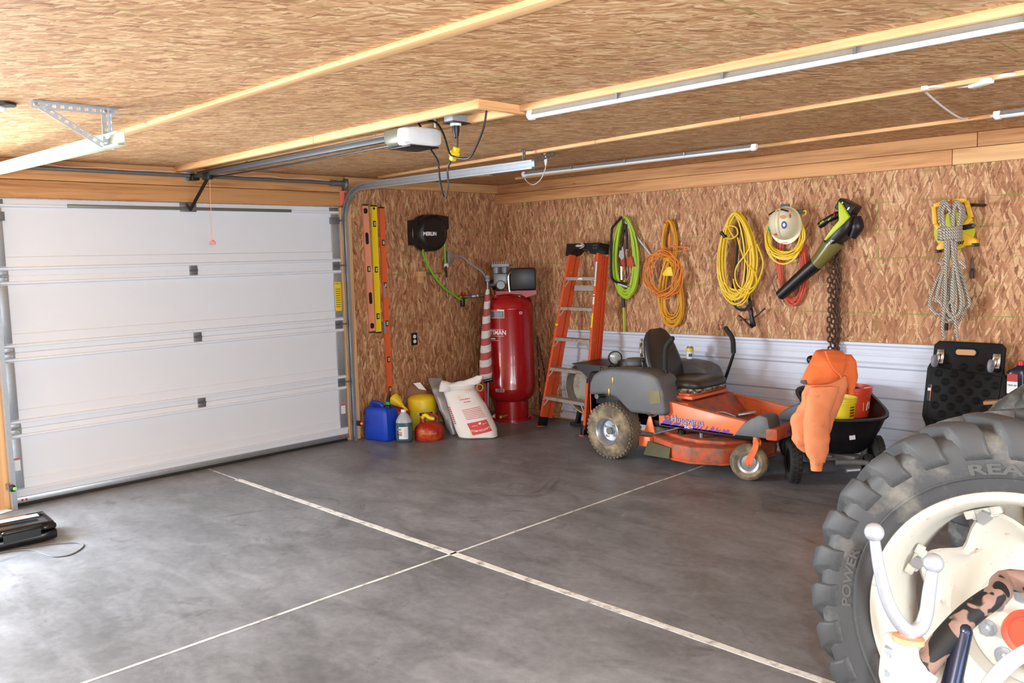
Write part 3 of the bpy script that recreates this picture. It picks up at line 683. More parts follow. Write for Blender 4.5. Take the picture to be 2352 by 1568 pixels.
# lamp cords with white plugs
q1 = az_(1253, 362, ZC - .03)
LC = thing('lamp_cord', 'white lamp cord hanging from a plug in the ceiling above the ladder', 'cord', (q1.x, q1.y, ZC), 'white lamp cords')
mk('plug', B().lathe([(.004, -.06), (.012, -.03), (.014, 0.029)], (q1.x, q1.y, ZC - .03), (0, 0, 1), 12), M['white'], LC)
pl = ax_(1253, 362, q1.x)
mk('cord', B().tube([V3((q1.x, q1.y, ZC - .085))] + [ay_(u, v, q1.y + t) for u, v, t in ((1253, 385, .05), (1246, 405, .2), (1236, 418, .35), (1222, 424, .55), (1208, 414, .8))] + [V3((p2a.x - .02, p2a.y, ZC - .045))], .004, 6, sub=5), M['white'], LC)
mk('ceiling_hole', B().box((q1.x + .01, q1.y, ZC - .0015), (.10, .016, .002)), M['black'], LC)
LC2 = thing('lamp_cord', 'white lamp cord looping from an inline plug at the upper right', 'cord', az_(2130, 203, ZC), 'white lamp cords')
zz = ZC - .012
mk('cord', B().tube([az_(u, v, zz) for u, v in ((2352, 171), (2322, 171), (2302, 174), (2275, 186))], .008, 6, sub=4).tube([az_(u, v, zz) for u, v in ((2232, 196), (2205, 199), (2165, 197), (2124, 204), (2140, 224), (2172, 250), (2202, 269), (2225, 274), (2262, 271), (2280, 266), (2296, 266))], .006, 6, sub=5), M['white'], LC2)
mk('inline_plug', B().bar(az_(2275, 184, zz - .01), az_(2232, 197, zz - .01), .045, .028, bevel=.008), M['white'], LC2)
mk('cord_clip', B().box(az_(2124, 202, zz - .002), (.03, .02, .02), bevel=.004), M['white'], LC2)
# small white spotlight at the left frame edge
sp_ = az_(3, 236, ZC)
SP = thing('ceiling_spotlight', 'white ceiling spotlight with black base at the far upper left edge', 'light', (sp_.x, sp_.y, ZC))
mk('base', B().cyl((sp_.x, sp_.y, ZC - .012), (sp_.x, sp_.y, ZC - .0005), .06, n=24), M['black'], SP)
mk('head', B().lathe([(.01, 0), (.03, -.01), (.042, -.06), (.045, -.10), (.04, -.102)], (sp_.x - .02, sp_.y - .04, ZC - .012), (0.25, 0.35, 1), 20), M['white'], SP)
mk('stem', B().cyl((sp_.x + .02, sp_.y + .01, ZC - .035), (sp_.x - .02, sp_.y - .03, ZC - .012), .012), M['white'], SP)

# ================================================================== DOOR WALL THINGS
def level(pt, pb, w, th, m, lab, vials, slots):
    pt = V3(pt); pb = V3(pb); d = (pt - pb).normalized(); L = (pt - pb).length; s = V3((0, 1, 0))
    T = thing('spirit_level', lab, 'level', pb, 'spirit levels beside the door')
    c = (pt + pb) / 2; X_ = V3((1, 0, 0)); s = d.cross(X_).normalized() * -1
    b = B()
    b.bar(pb + s * (w / 2 - .004) + X_ * th / 2, pt + s * (w / 2 - .004) + X_ * th / 2, .008, th, up=X_, bevel=.001)
    b.bar(pb - s * (w / 2 - .004) + X_ * th / 2, pt - s * (w / 2 - .004) + X_ * th / 2, .008, th, up=X_, bevel=.001)
    b.bar(pb + X_ * th / 2, pt + X_ * th / 2, w - .014, th * .5, up=X_)
    mk('beam', b, m, T)
    for e_ in (pt, pb): mk('end_cap', B().box(e_ + X_ * th / 2, (th * 1.05, w, .012), Matrix((X_, s, d)).transposed()), M['black'], T)
    for k in vials:
        q = pb + d * L * k
        v = mk('vial_block', B().box(q + X_ * th * .72, (th * .4, w * .55, .055), Matrix((X_, s, d)).transposed(), .003), M['black'], T)
        mk('vial', B().bar(q + X_ * th * .95 - d * .018, q + X_ * th * .95 + d * .018, .016, .010, up=X_, bevel=.003), M['vial'], v)
    for k, hl in slots:
        q = pb + d * L * k; b = B()
        if hl < .03: b.cyl(q + X_ * th * .70, q + X_ * th * .78, hl, n=18)
        else:
            b.rings([[q + X_ * th * h + s * (.018 * math.cos(a)) + d * (.018 * math.sin(a) + (hl - .018) * (1 if math.sin(a) >= 0 else -1)) for a in [2 * PI * i / 20 for i in range(20)]] for h in (.70, .79)])
        mk('hand_slot', b, M['black'], T)
    return T
level(ax_(836, 471), ax_(853, 762), .062, .024, M['pink'], 'faded salmon spirit level nearest the door track', (.50,), ((.955, .026), (.74, .055), (.27, .055), (.05, .026)))
level(ax_(856, 473), ax_(867, 763), .060, .024, M['yellow'], 'yellow spirit level between two orange ones', (.86, .50, .13), ((.98, .012),))
level(ax_(874, 477), ax_(894, 915), .056, .024, M['levor'], 'long orange spirit level reaching almost to the floor', (.82, .60, .40, .21, .05), ())
L3 = [o for o in bpy.data.objects if o.get('label', '').startswith('long orange spirit')][0]
for (v0, v1) in ((655, 683), (738, 766)):
    a = ax_(883, v0, .026); b2 = ax_(884.5, v1, .026); mk('sticker', B().bar(a, b2, .022, .001, up=(1, 0, 0)), M['grey'], L3, 0)
# outlet
oc = ax_(951, 778)
WO = thing('wall_outlet', 'black wall outlet plate with two white sockets below the hose reel', 'outlet', (0.0, oc.y, oc.z))
mk('plate', B().box((.005, oc.y, oc.z), (.009, .074, .120), bevel=.003), M['black'], WO)
for dz in (.024, -.024): 
    so = mk('socket', B().cyl((.009, oc.y, oc.z + dz), (.013, oc.y, oc.z + dz), .018, n=18), M['white'], WO)
    for dy in (-.006, .006): mk('slot', B().box((.0135, oc.y + dy, oc.z + dz + .002), (.001, .003, .009)), M['ink'], so, 0)
# hose reel
rc = ax_(985, 535, .12)
HR = thing('hose_reel', 'black wall mounted air hose reel with white lettering', 'hose reel', (0, rc.y, rc.z))
yr, zr = rc.y, rc.z
R_ = .178
b = B(); b.lathe([(.02, .03), (R_ * .93, .03), (R_, .05), (R_, .085), (R_ * .94, .092), (R_ * .94, .125), (R_, .132), (R_, .175), (R_ * .93, .20), (R_ * .80, .212), (R_ * .72, .206), (.05, .214), (.01, .214)], (0, yr, zr), (1, 0, 0), 40)
mk('drum', b, M['black'], HR)
b = B(); b.prism([(.06, yr + .04, zr + R_ * .97), (.06, yr + .19, zr + .158), (.06, yr + .19, zr + .04), (.06, yr + .12, zr)], (.14, 0, 0)); mk('hose_guide', b, M['black'], HR)
b = B(); b.bb((0, yr - .16, zr - .10), (.012, yr + .05, zr + .12)); b.bb((0, yr - .168, zr - .115), (.16, yr - .158, zr + .125), .003); b.bb((0, yr - .02, zr - .02), (.04, yr + .02, zr + .02)); mk('wall_bracket', b, M['black'], HR)
text('lettering', 'MERLIN', (.2155, yr - .065, zr - .012), (0, 1, 0), (0, 0, 1), .048, M['whiteink'], HR, .0015, 1.0, .0018)
h1 = [V3((.13, yr - .085, zr - R_ + .02))] + [ax_(u, v, d) for u, v, d in ((972, 583, .10), (984, 610, .09), (1000, 637, .085), (1020, 661, .08), (1045, 679, .08), (1058, 687, .08), (1073, 690, .08))]
mk('supply_hose', B().tube(h1, .011, 10, sub=6), M['greenhose'], HR, label='bright green air hose')
h2 = [V3((.13, yr + .145, zr + .10))] + [ax_(u, v, d) for u, v, d in ((1016, 528, .13), (1020, 550, .10), (1022, 580, .09), (1023, 608, .08))]
mk('work_hose', B().tube(h2, .009, 10, sub=6), M['greenhose'], HR, label='bright green air hose')
a = h2[-1]; e1 = ax_(1026, 637, .07); e2 = ax_(1029, 682, .05)
mk('hose_tag', B().box(a + V3((0, .012, -.006)), (.003, .05, .035), bevel=.001).ball(a, .016, 10), M['white'], HR)
mk('coupler', B().cyl(a, e1, .011, .010, 12), M['black'], HR)
mk('air_chuck', B().cyl(e1, e2, .008, .006, 12).ball(e2, .009, 8), M['chrome'], HR)
# wood block with screwdrivers
bk = ax_(968, 632, .03)
TB = thing('tool_block', 'small wooden block screwed to the wall below the hose reel', 'wood block', (0, bk.y, bk.z))
mk('block', B().bb((0, bk.y - .055, bk.z - .015), (.05, bk.y + .045, bk.z + .04), .003).bb((0, bk.y - .04, bk.z - .075), (.03, bk.y + .03, bk.z - .015), .003), M['concblock'], TB)
SD = thing('screwdriver', 'screwdriver lying sideways through the wooden block behind the green hose', 'screwdriver', (.03, bk.y + .08, bk.z + .02))
mk('handle', B().cyl((.03, bk.y + .045, bk.z + .012), (.03, bk.y + .15, bk.z + .012), .013, .011, 10), M['dgrey'], SD)
mk('shank', B().cyl((.03, bk.y + .15, bk.z + .012), (.03, bk.y + .26, bk.z + .012), .005, n=8), M['brass'], SD)
mk('tip', B().bar((.03, bk.y + .26, bk.z + .012), (.03, bk.y + .33, bk.z + .012), .008, .005), M['tapelime'], SD)
# junction box with conduit
jx = ax_(1030, 590, .02)
JX = thing('junction_box', 'small grey steel junction box beside the green hose', 'junction box', (0, jx.y, jx.z))
mk('box', B().bb((0, jx.y - .03, jx.z - .055), (.045, jx.y + .03, jx.z + .055), .003), M['galvd'], JX)
mk('cover', B().bb((.045, jx.y - .034, jx.z - .06), (.052, jx.y + .034, jx.z + .06), .001), M['galv'], JX)
cpts = [V3((.025, jx.y + .03, jx.z))] + [ax_(u, v, d) for u, v, d in ((1045, 587, .03), (1062, 590, .04), (1080, 606, .08), (1098, 617, .12), (1112, 630, .16), (1119, 650, .2))]
mk('conduit', B().tube(cpts, .0095, 8, sub=6), M['grey'], JX, label='grey flexible conduit')
# brass regulator on the air line
rg = ax_(1062, 682, .08)
RG = thing('air_regulator', 'brass and black air regulator on a pipe beside the compressor', 'regulator', rg)
pe = ax_(1112, 678, .2)
mk('pipe', B().cyl(rg, pe, .011, n=10).bar((0, rg.y + .06, rg.z + .002), (rg.x + .02, rg.y + .06, rg.z + .002), .03, .03), M['galvd'], RG)
mk('coupling', B().cyl(rg.lerp(pe, .42), rg.lerp(pe, .60), .024, n=12).cyl(rg.lerp(pe, .64), rg.lerp(pe, .72), .02, n=6), M['galv'], RG)
mk('valve_body', B().cyl(rg + V3((0, -.03, 0)), rg + V3((0, .05, 0)), .022, n=12).bar(rg + V3((0, -.08, .012)), rg + V3((0, -.02, 0)), .016, .014), M['brass'], RG)
mk('knob', B().cyl(rg + V3((0, .012, .02)), rg + V3((0, .02, .045)), .02, n=14), M['reddirty'], RG)
mk('bowl', B().lathe([(.008, -.10), (.02, -.095), (.024, -.08), (.024, -.02)], rg, (0, 0, 1), 14), M['black'], RG)

# ================================================================== COMPRESSOR
cx, cy = 0.478, -0.345
CO = thing('air_compressor', 'tall red upright air compressor tank in the corner', 'air compressor', (cx, cy, 0))
RT = 0.246
prof = [(.02, .175), (.12, .182), (.185, .205), (.228, .25), (RT, .32), (RT, .33), (RT + .002, .335), (RT, .34), (RT, 1.130), (RT + .002, 1.135), (RT, 1.14), (RT - .004, 1.17), (.222, 1.225), (.18, 1.262), (.10, 1.285), (.02, 1.290)]
tank = mk('tank', B().lathe(prof, (cx, cy, 0), (0, 0, 1), 56), M['red'], CO, 50)
base = B().lathe([(.172, .03), (.172, .215), (.166, .215), (.166, .03)], (cx, cy, 0), (0, 0, 1), 40, cap=False)
for k in range(4):
    a = PI / 4 + k * PI / 2 + .1; d = V3((math.cos(a), math.sin(a), 0)); n_ = V3((-d.y, d.x, 0)); c = V3((cx, cy, 0))
    base.prism([c + d * .16 - n_ * .045, c + d * .25 - n_ * .04, c + d * .25 + n_ * .04, c + d * .16 + n_ * .045], (0, 0, .006))
    base.prism([c + d * .168 - n_ * .002, c + d * .245 - n_ * .002, c + d * .168 - n_ * .002 + V3((0, 0, .07))], n_ * .004)
base.lathe([(.20, .0), (.20, .03), (.168, .034)], (cx, cy, 0), (0, 0, 1), 40)
mk('foot_ring', base, M['red'], CO)
vd = V3((CAM.x - cx, CAM.y - cy, 0)).normalized(); vr = V3((-vd.y, vd.x, 0))   # towards the room, and sideways
if vr.dot(V3((.707, .707, 0))) < 0: vr = -vr
c = V3((cx, cy, 0))
# mounting plate and machinery are turned with the tank
pl = B(); pl.prism([c + vr * -.13 + vd * .10 + V3((0, 0, 1.30)), c + vr * .275 + vd * .11 + V3((0, 0, 1.30)), c + vr * .275 - vd * .13 + V3((0, 0, 1.30)), c + vr * -.13 - vd * .12 + V3((0, 0, 1.30))], (0, 0, .01))
pl.prism([c + vr * -.13 + vd * .10 + V3((0, 0, 1.31)), c + vr * .275 + vd * .11 + V3((0, 0, 1.31)), c + vr * .275 + vd * .11 + V3((0, 0, 1.27)), c + vr * .10 + vd * .10 + V3((0, 0, 1.22)), c + vr * -.13 + vd * .10 + V3((0, 0, 1.25))], vd * .006)
pl.prism([c + vr * .27 + vd * .11 + V3((0, 0, 1.32)), c + vr * .27 - vd * .13 + V3((0, 0, 1.32)), c + vr * .27 - vd * .10 + V3((0, 0, 1.20)), c + vr * .27 + vd * .05 + V3((0, 0, 1.22))], vr * .006)
mk('mounting_plate', pl, M['red'], CO)
Rm = Matrix((vr, vd * -1, V3((0, 0, 1)))).transposed()
if Rm.determinant() < 0: Rm = Matrix((vr, vd, V3((0, 0, 1)))).transposed()
gx = c + vr * .145 + vd * .02 + V3((0, 0, 1.425))
g = B().box(gx, (.26, .21, .220), Rm, .020); mk('belt_guard', g, M['black'], CO)
mk('motor', B().cyl(c + vr * .02 + vd * .02 + V3((0, 0, 1.40)), c + vr * .08 + vd * .02 + V3((0, 0, 1.40)), .075, n=24), M['blackm'], CO)
pc = c + vr * -.075 + vd * .03
pump = B().box(pc + V3((0, 0, 1.430)), (.15, .14, .115), Rm, .02); pump.cyl(pc + vd * .06 + V3((0, 0, 1.37)), pc + vd * .09 + V3((0, 0, 1.37)), .05, .04, 20)
mk('crankcase', pump, M['castalu'], CO)
for k in (-.042, .042):
    cc = pc + vr * k; cb = B()
    for i in range(9): cb.lathe([(.034, .0), (.042, .001), (.042, .005), (.034, .006)], cc + V3((0, 0, 1.435 + i * .012)), (0, 0, 1), 20)
    cb.cyl(cc + V3((0, 0, 1.425)), cc + V3((0, 0, 1.545)), .035, n=20); mk('cylinder', cb, M['castalu'], CO)
hd_ = B().box(pc + V3((0, 0, 1.566)), (.178, .092, .038), Rm, .006)
for i in range(8): hd_.box(pc + vr * (-.078 + i * .022) + V3((0, 0, 1.592)), (.006, .085, .02), Rm)
mk('cylinder_head', hd_, M['castalu'], CO)
pz = lambda a, d_, z: c + vr * a + vd * d_ + V3((0, 0, z))
mk('discharge_pipe', B().tube([pz(.02, .05, 1.565), pz(.06, .07, 1.565), pz(.065, .08, 1.53), pz(.06, .09, 1.505)], .008, 8, sub=4).tube([pz(.055, .10, 1.50), pz(.02, .12, 1.49), pz(.0, .13, 1.45), pz(.005, .13, 1.34), pz(.01, .13, 1.30)], .010, 8, sub=4).ball(pz(.06, .095, 1.50), .016, 8), M['chrome'], CO)
mk('air_filter', B().cyl(pz(-.18, .03, 1.37), pz(-.13, .03, 1.38), .055, n=20), M['black'], CO)
mk('pressure_switch', B().box(pz(.075, .13, 1.25), (.10, .05, .045), Rm, .005), M['black'], CO)
mk('switch_label', B().box(pz(.085, .157, 1.247), (.055, .002, .026), Rm), M['concblock'], CO, 0)
mk('drain_valve', B().cyl(pz(-.13, .24, .06), pz(-.05, .2, .075), .016, n=10).ball(pz(-.11, .23, .065), .024, 10), M['brass'], CO)
mk('outlet_nipple', B().lathe([(.045, 0), (.04, .015), (.02, .018), (.02, .03)], pz(-.13, .14, 1.245), (0, 0, 1), 16), M['red'], CO)
mk('gauge_stem', B().cyl(pz(-.15, .14, 1.26), pz(-.17, .15, 1.35), .007, n=8), M['brass'], CO)
def on_tank(z0, ang0, r=RT + .0012):
    def f(x, y, z):
        th = ang0 + x / RT
        d = vd * math.cos(th) + vr * math.sin(th); return c + d * (r + z) + V3((0, 0, z0 + y))
    return f
def tank_patch(nm, z0, z1, a0, a1, m, par, r=RT + .001):
    b = B(); n = 10; f = on_tank(0, 0, r); b.rings([[f((a0 + (a1 - a0) * i / n) * RT, z, 0) for z in (z0, z1)] for i in range(n + 1)], closed=False); return mk(nm, b, m, par, 0)
tl = tank_patch('rating_label', 1.05, 1.135, -.92, -.20, M['paper'], CO); 
tank_patch('rating_panel', 1.054, 1.118, -.90, -.22, M['dgrey'], tl, RT + .002); tank_patch('rating_bar', 1.121, 1.132, -.90, -.5, M['redlever'], tl, RT + .002)
for k in range(4): tank_patch('rating_line', 1.064 + k * .013, 1.067 + k * .013, -.62, -.26, M['paper'], tl, RT + .003)
for zz in (.935, .870): tank_patch('brand_rule', zz, zz + .003, -.92, -.24, M['whiteink'], CO)
text('brand_lettering', 'CRAFTSMAN', (0, 0, 0), (1, 0, 0), (0, 1, 0), .062, M['whiteink'], CO, .0006, .92, .0012, curve=on_tank(.905, -.80))
tank_patch('model_script', .838, .852, -.90, -.62, M['whiteink'], CO)
tank_patch('rule', .826, .829, -.85, -.47, M['whiteink'], CO)
sl = tank_patch('capacity_sticker', 1.085, 1.108, .42, .55, M['paper'], CO)
tank_patch('sticker_mark', 1.091, 1.102, .45, .52, M['ink'], sl, RT + .002)
dl = tank_patch('drain_label', .315, .345, -.66, -.28, M['paper'], CO, RT + .002); tank_patch('drain_panel', .318, .342, -.64, -.30, M['ink'], dl, RT + .003)
text('drain_lettering', 'DRAIN DAILY', (0, 0, 0), (1, 0, 0), (0, 1, 0), .016, M['whiteink'], dl, .0003, curve=on_tank(.330, -.47, RT + .004))
# ================================================================== CORNER: FLAG, RODS, CANS, SACKS
FWD = _R @ V3((0, 0, -1)); FH = V3((FWD.x, FWD.y, 0)).normalized(); RH = V3((-FH.y, FH.x, 0)) * -1
def pd(u, v, d): return CAM + ray(u, v) * d
def dep(P): return (V3(P) - CAM).dot(FWD)
def loft_px(rows, n=22, p=2.4, b=None):
    """rows (uL, uR, v, depth, thickness): rings facing the room, at their own depth"""
    b = b or B(); rs = []
    for (uL, uR, v, d, th) in rows:
        l = pd(uL, v, d); r = pd(uR, v, d); rs.append(ringpts((l + r) / 2, (r - l) / 2, FH * th / 2, n, p))
    return b.rings(rs)
def dens(rows, k):
    out = []
    for i in range(len(rows) - 1):
        for j in range(k):
            t = j / k; t = t; out.append(tuple(a * (1 - t) + c_ * t for a, c_ in zip(rows[i], rows[i + 1])))
    return out + [rows[-1]]
# rolled flag
fb = az_(1121, 972); df = dep(fb)
dt = df + .02
FG = thing('rolled_flag', 'rolled flag with red and white stripes leaning beside the red tank', 'flag', fb)
top = pd(1120, 640, dt - .12)
mk('pole', B().cyl(fb, top, .013, .012, 12), M['galvd'], FG)
mk('finial', B().lathe([(.014, -.03), (.024, -.02), (.024, -.005), (.012, 0), (.02, .01), (.026, .022), (.02, .034), (.004, .04)], top, (top - fb).normalized(), 16), M['grey'], FG)
rows = [(1116, 1124, 664, dt - .12, .05), (1112, 1126, 690, dt - .12, .07), (1108, 1126, 730, dt - .12, .09), (1104, 1128, 780, dt - .12, .11), (1101, 1129, 830, dt - .12, .12), (1100, 1130, 850, dt - .12, .12), (1102, 1130, 864, dt - .12, .10), (1106, 1128, 870, dt - .12, .06)]
mk('striped_cloth', loft_px(dens(rows, 4), 24, 2.2).wob(.010, 14, 3), M['flag'], FG)
rows = [(1104, 1114, 866, dt - .10, .05), (1106, 1117, 890, dt - .08, .05), (1110, 1121, 925, dt - .05, .05), (1113, 1122, 952, df - .04, .04)]
mk('red_tail', loft_px(dens(rows, 4), 16, 2.2).wob(.006, 14, 5), M['cardred'], FG)
# fishing rods between tank and ladder
for (ub, vb, ut, vt, lab, m) in ((1236, 962, 1233, 770, 'thin black and orange fishing rod standing against the corner wall', 'orange'), (1250, 900, 1236, 775, 'thin dark fishing rod leaning left behind the ladder', 'black')):
    p0 = az_(ub, max(vb, 950)) if vb > 940 else ay_(ub, vb, -.12); 
    if vb <= 940: p0 = V3((.86, -.14, .0))
    else: p0 = V3((.80, -.24, 0))
    p1 = ay_(ut, vt, -.045)
    R1 = thing('fishing_rod', lab, 'fishing rod', p0, 'fishing rods')
    mk('grip', B().cyl(p0, p0.lerp(p1, .3), .012, .010, 10), M['black'], R1)
    mk('blank', B().cyl(p0.lerp(p1, .3), p1, .006, .003, 8), M['black'], R1)
    for k in (.34, .46, .6, .72): q = p0.lerp(p1, k); mk('guide_wrap', B().cyl(q, q.lerp(p1, .06), .008, n=8), M[m], R1)
# blue jug
JM = Matrix.Translation((0.205, -1.775, 0)) @ Matrix.Rotation(math.radians(14), 4, 'Z')
JUG = thing('blue_jug', 'large blue plastic jug with black spout and green collar', 'jug', (0.205, -1.775, 0))
b = B(JM)
prof = [(0.0, .125, .080), (.006, .135, .088), (.02, .140, .094), (.10, .140, .096), (.16, .138, .095), (.26, .132, .090), (.285, .126, .084), (.30, .110, .070), (.306, .09, .05)]
b.rings([ringpts((0, 0, z), (a, 0, 0), (0, c_, 0), 40, 10) for z, a, c_ in prof]); mk('body', b, M['bluejug'], JUG, 40)
b = B(JM).tube([(-.115, 0, .27), (-.105, 0, .325), (-.06, 0, .338), (0, 0, .325), (.035, 0, .30)], .020, 10, sub=5); mk('handle', b, M['bluejug'], JUG)
b = B(JM).lathe([(.03, 0), (.03, .022), (.024, .03)], (.088, .0, .296), (0, 0, 1), 18); mk('cap', b, M['black'], JUG)
b = B(JM).lathe([(.021, 0), (.024, .004), (.024, .024), (.02, .028)], (.088, 0, .328), (0.05, 0, 1), 16); mk('collar', b, M['green'], JUG)
b = B(JM).tube([(.09, 0, .35), (.094, 0, .385), (.108, .0, .42), (.112, 0, .45)], [.017, .016, .013, .011], 12, sub=4); mk('spout', b, M['black'], JUG)
# bottle of washer fluid
c0 = az_(926, 1015); c0 = V3((c0.x - .03, c0.y + .04, 0))
BT = thing('fluid_bottle', 'clear gallon bottle of dark blue fluid with white label and cap', 'bottle', c0)
hb_ = [(.0, .058), (.006, .068), (.02, .074), (.07, .074), (.16, .074), (.176, .073)]
mk('lower_body', B().rings([ringpts(c0 + V3((0, 0, z)), RH * r, FH * r * .85, 28, 3) for z, r in hb_]), M['bluefluid'], BT, 50)
mk('upper_body', B().rings([ringpts(c0 + V3((0, 0, z)), RH * r, FH * r * .85, 28, 2.4) for z, r in ((.1765, .073), (.20, .068), (.235, .048), (.262, .026), (.272, .021))]), M['clearjug'], BT, 50)
mk('cap', B().cyl(c0 + V3((0, 0, .27)), c0 + V3((0, 0, .292)), .024, n=20), M['white'], BT)
def curved_label(par, c, r, ry, z0, z1, a0, a1, m, nm, off=.0015):
    b = B(); n = 12
    f = lambda a, z: c + (RH * math.sin(a) * (r + off)) - FH * math.cos(a) * (ry + off) + V3((0, 0, z))
    b.rings([[f(a0 + (a1 - a0) * i / n, z) for z in (z0, z1)] for i in range(n + 1)], closed=False); return mk(nm, b, m, par, 0)
lbq = curved_label(BT, c0, .077, .068, .03, .142, -1.15, 1.15, M['paper'], 'label')
curved_label(lbq, c0, .078, .069, .108, .128, -.85, -.25, M['ink'], 'logo', .002); curved_label(lbq, c0, .0785, .0695, .111, .125, -.80, -.30, M['paper'], 'logo_inner', .0022)
curved_label(lbq, c0, .079, .070, .114, .122, -.68, -.42, M['ink'], 'logo_mark', .0026)
curved_label(lbq, c0, .078, .069, .085, .094, -.95, -.15, M['redink'], 'red_line', .002)
for z in (.072, .062): curved_label(lbq, c0, .078, .069, z, z + .006, -.95, -.15, M['ink'], 'print_line', .002)
for k in range(6): curved_label(lbq, c0, .078, .069, .05 + k * .014, .053 + k * .014, .1, .95, M['grey'], 'print_line', .002)
# small red safety can
c1 = az_(984, 1014) + FH * .125; c1.z = 0
SC = thing('safety_can', 'squat round red safety can with worn lettering on the floor', 'fuel can', c1)
mk('body', B().lathe([(.02, 0), (.128, 0), (.134, .006), (.134, .085), (.130, .105), (.108, .135), (.07, .155), (.04, .16)], c1, (0, 0, 1), 40), M['reddirty'], SC, 50)
mk('filler_neck', B().lathe([(.03, .15), (.026, .17), (.022, .20)], c1 - RH * .045, (-.1, 0, 1), 16).box(c1 - RH * .04 + V3((0, 0, .205)), (.03, .03, .02), bevel=.005), M['reddirty'], SC)
mk('yellow_spout', B().tube([c1 - RH * .06 + V3((0, 0, .195)), c1 - RH * .03 - FH * .02 + V3((0, 0, .225)), c1 + RH * .01 - FH * .03 + V3((0, 0, .20)), c1 + RH * .05 - FH * .03 + V3((0, 0, .19))], [.016, .019, .017, .014], 10, sub=4), M['yellow'], SC)
mk('handle', B().tube([c1 + RH * .075 + V3((0, 0, .15)), c1 + RH * .07 + V3((0, 0, .21)), c1 + RH * .0 + V3((0, 0, .235)), c1 - RH * .02 + V3((0, 0, .215))], .009, 8, sub=4), M['reddirty'], SC)
def can_curve(x, y, z):
    th = x / .134; d = -FH * math.cos(th) + RH * math.sin(th); return c1 + d * (.135 + z) + V3((0, 0, .072 + y))
text('lettering', 'SAFETY CANS', (0, 0, 0), (1, 0, 0), (0, 1, 0), .026, M['amber'], SC, .0004, 1.0, curve=can_curve)
# taller red can, behind the fluid bottle
c2 = az_(932, 990); c2 = V3((c2.x - .06, c2.y - .03, 0))
RC = thing('gas_can', 'tall dark red metal fuel can behind the fluid bottle', 'fuel can', c2)
mk('body', B().lathe([(.02, 0), (.105, 0), (.11, .006), (.11, .19), (.108, .21), (.085, .235), (.05, .25), (.03, .252)], c2, (0, 0, 1), 36), M['reddirty'], RC, 50)
mk('handle', B().tube([c2 - RH * .07 + V3((0, 0, .235)), c2 - RH * .06 + V3((0, 0, .285)), c2 + RH * .02 + V3((0, 0, .288)), c2 + RH * .05 + V3((0, 0, .245))], .008, 8, sub=4), M['redlever'], RC)
FN = thing('funnel', 'yellow plastic funnel lying on the tall red fuel can', 'funnel', c2 + V3((0, 0, .30)))
fo = c2 + V3((0, 0, .315)) - RH * .03 - FH * .05; fd = (RH * .75 + V3((0, 0, -.55)) - FH * .35).normalized()
mk('cone', B().lathe([(.062, -.02), (.062, 0), (.055, .02), (.02, .10), (.016, .105), (.009, .17), (.006, .168), (.012, .10), (.05, .018), (.056, -.02)], fo, fd, 24, cap=False), M['yellow'], FN)
# yellow bucket
c3_ = az_(972, 984) - FH * .02; c3_.z = 0
YB = thing('yellow_bucket', 'yellow plastic bucket with a domed lid behind the red safety can', 'bucket', c3_)
mk('body', B().lathe([(.02, 0), (.118, 0), (.122, .005), (.135, .20)], c3_, (0, 0, 1), 36), pm('pale_yellow_bucket', S(226, 212, 70), 0.5), YB, 40)
mk('lid', B().lathe([(.136, .20), (.140, .202), (.142, .30), (.134, .315), (.10, .335), (.05, .345), (.01, .347)], c3_, (0, 0, 1), 36), M['yellow'], YB, 40)
b = B(); n = 10; b.rings([[c3_ + (-FH * math.cos(a) + RH * math.sin(a)) * (.1335 + (z - .15) * .06) + V3((0, 0, z)) for z in (.155, .185)] for a in [-.1 + 1.0 * k / n for k in range(n + 1)]], closed=False); bl = mk('black_band', b, M['ink'], YB, 0)
for k in range(5): b = B(); b.rings([[c3_ + (-FH * math.cos(a) + RH * math.sin(a)) * .1365 + V3((0, 0, z)) for z in (.161, .178)] for a in (.06 + k * .14, .14 + k * .14)], closed=False); mk('band_mark', b, M['yellow'], bl, 0)
mk('bail', B().tube([c3_ + RH * .14 + V3((0, 0, .19)), c3_ + RH * .12 - FH * .09 + V3((0, 0, .15)), c3_ + RH * .04 - FH * .14 + V3((0, 0, .13))], .006, 8, sub=4), M['grey'], YB)
# crumpled brown paper bag against the wall
db = dep((.10, -1.18, .2))
rows = [(922, 965, 985, db, .09), (920, 970, 940, db, .10), (922, 982, 915, db, .11), (928, 985, 898, db, .12), (938, 975, 884, db, .07)]
BG = thing('paper_bag', 'crumpled brown paper bag standing against the wall behind the bucket', 'bag', (pd(950, 985, db).x, pd(950, 985, db).y, 0))
rows = [(924, 962, 996, db, .08)] + rows
bgm = loft_px(dens(rows, 4), 22, 2.6)
for v in bgm.bm.verts: v.co.z = max(v.co.z, 0.004); v.co.x = max(v.co.x, .03)
bgm.wob(.016, 12, 2)
for v in bgm.bm.verts: v.co.z = max(v.co.z, 0.002); v.co.x = max(v.co.x, .012)
mk('bag_body', bgm, M['kraft'], BG, 25)
pw = [pd(u, v, db - .10) for u, v in ((949, 880), (965, 878), (979, 896), (962, 893))]
mk('white_patch', B().prism(pw, FH * .004), M['paper'], BG, 0)
# silver bag
ds = dep((.60, -1.19, 0))
rows = [(1037, 1049, 1004, ds, .10), (1028, 1052, 985, ds + .03, .14), (1012, 1046, 945, ds + .07, .16), (999, 1040, 912, ds + .12, .16), (990, 1028, 890, ds + .16, .13), (984, 1018, 873, ds + .20, .06), (984, 1016, 868, ds + .2, .02)]
SB = loft_px(dens(rows, 5), 24, 2.6).wob(.010, 16, 4)
for v in SB.bm.verts: v.co.z = max(v.co.z, 0.003)
tag(mk('silver_bag', SB, M['silver'], None, 25), 'shiny silver foil bag leaning behind the white feed sack', 'bag')
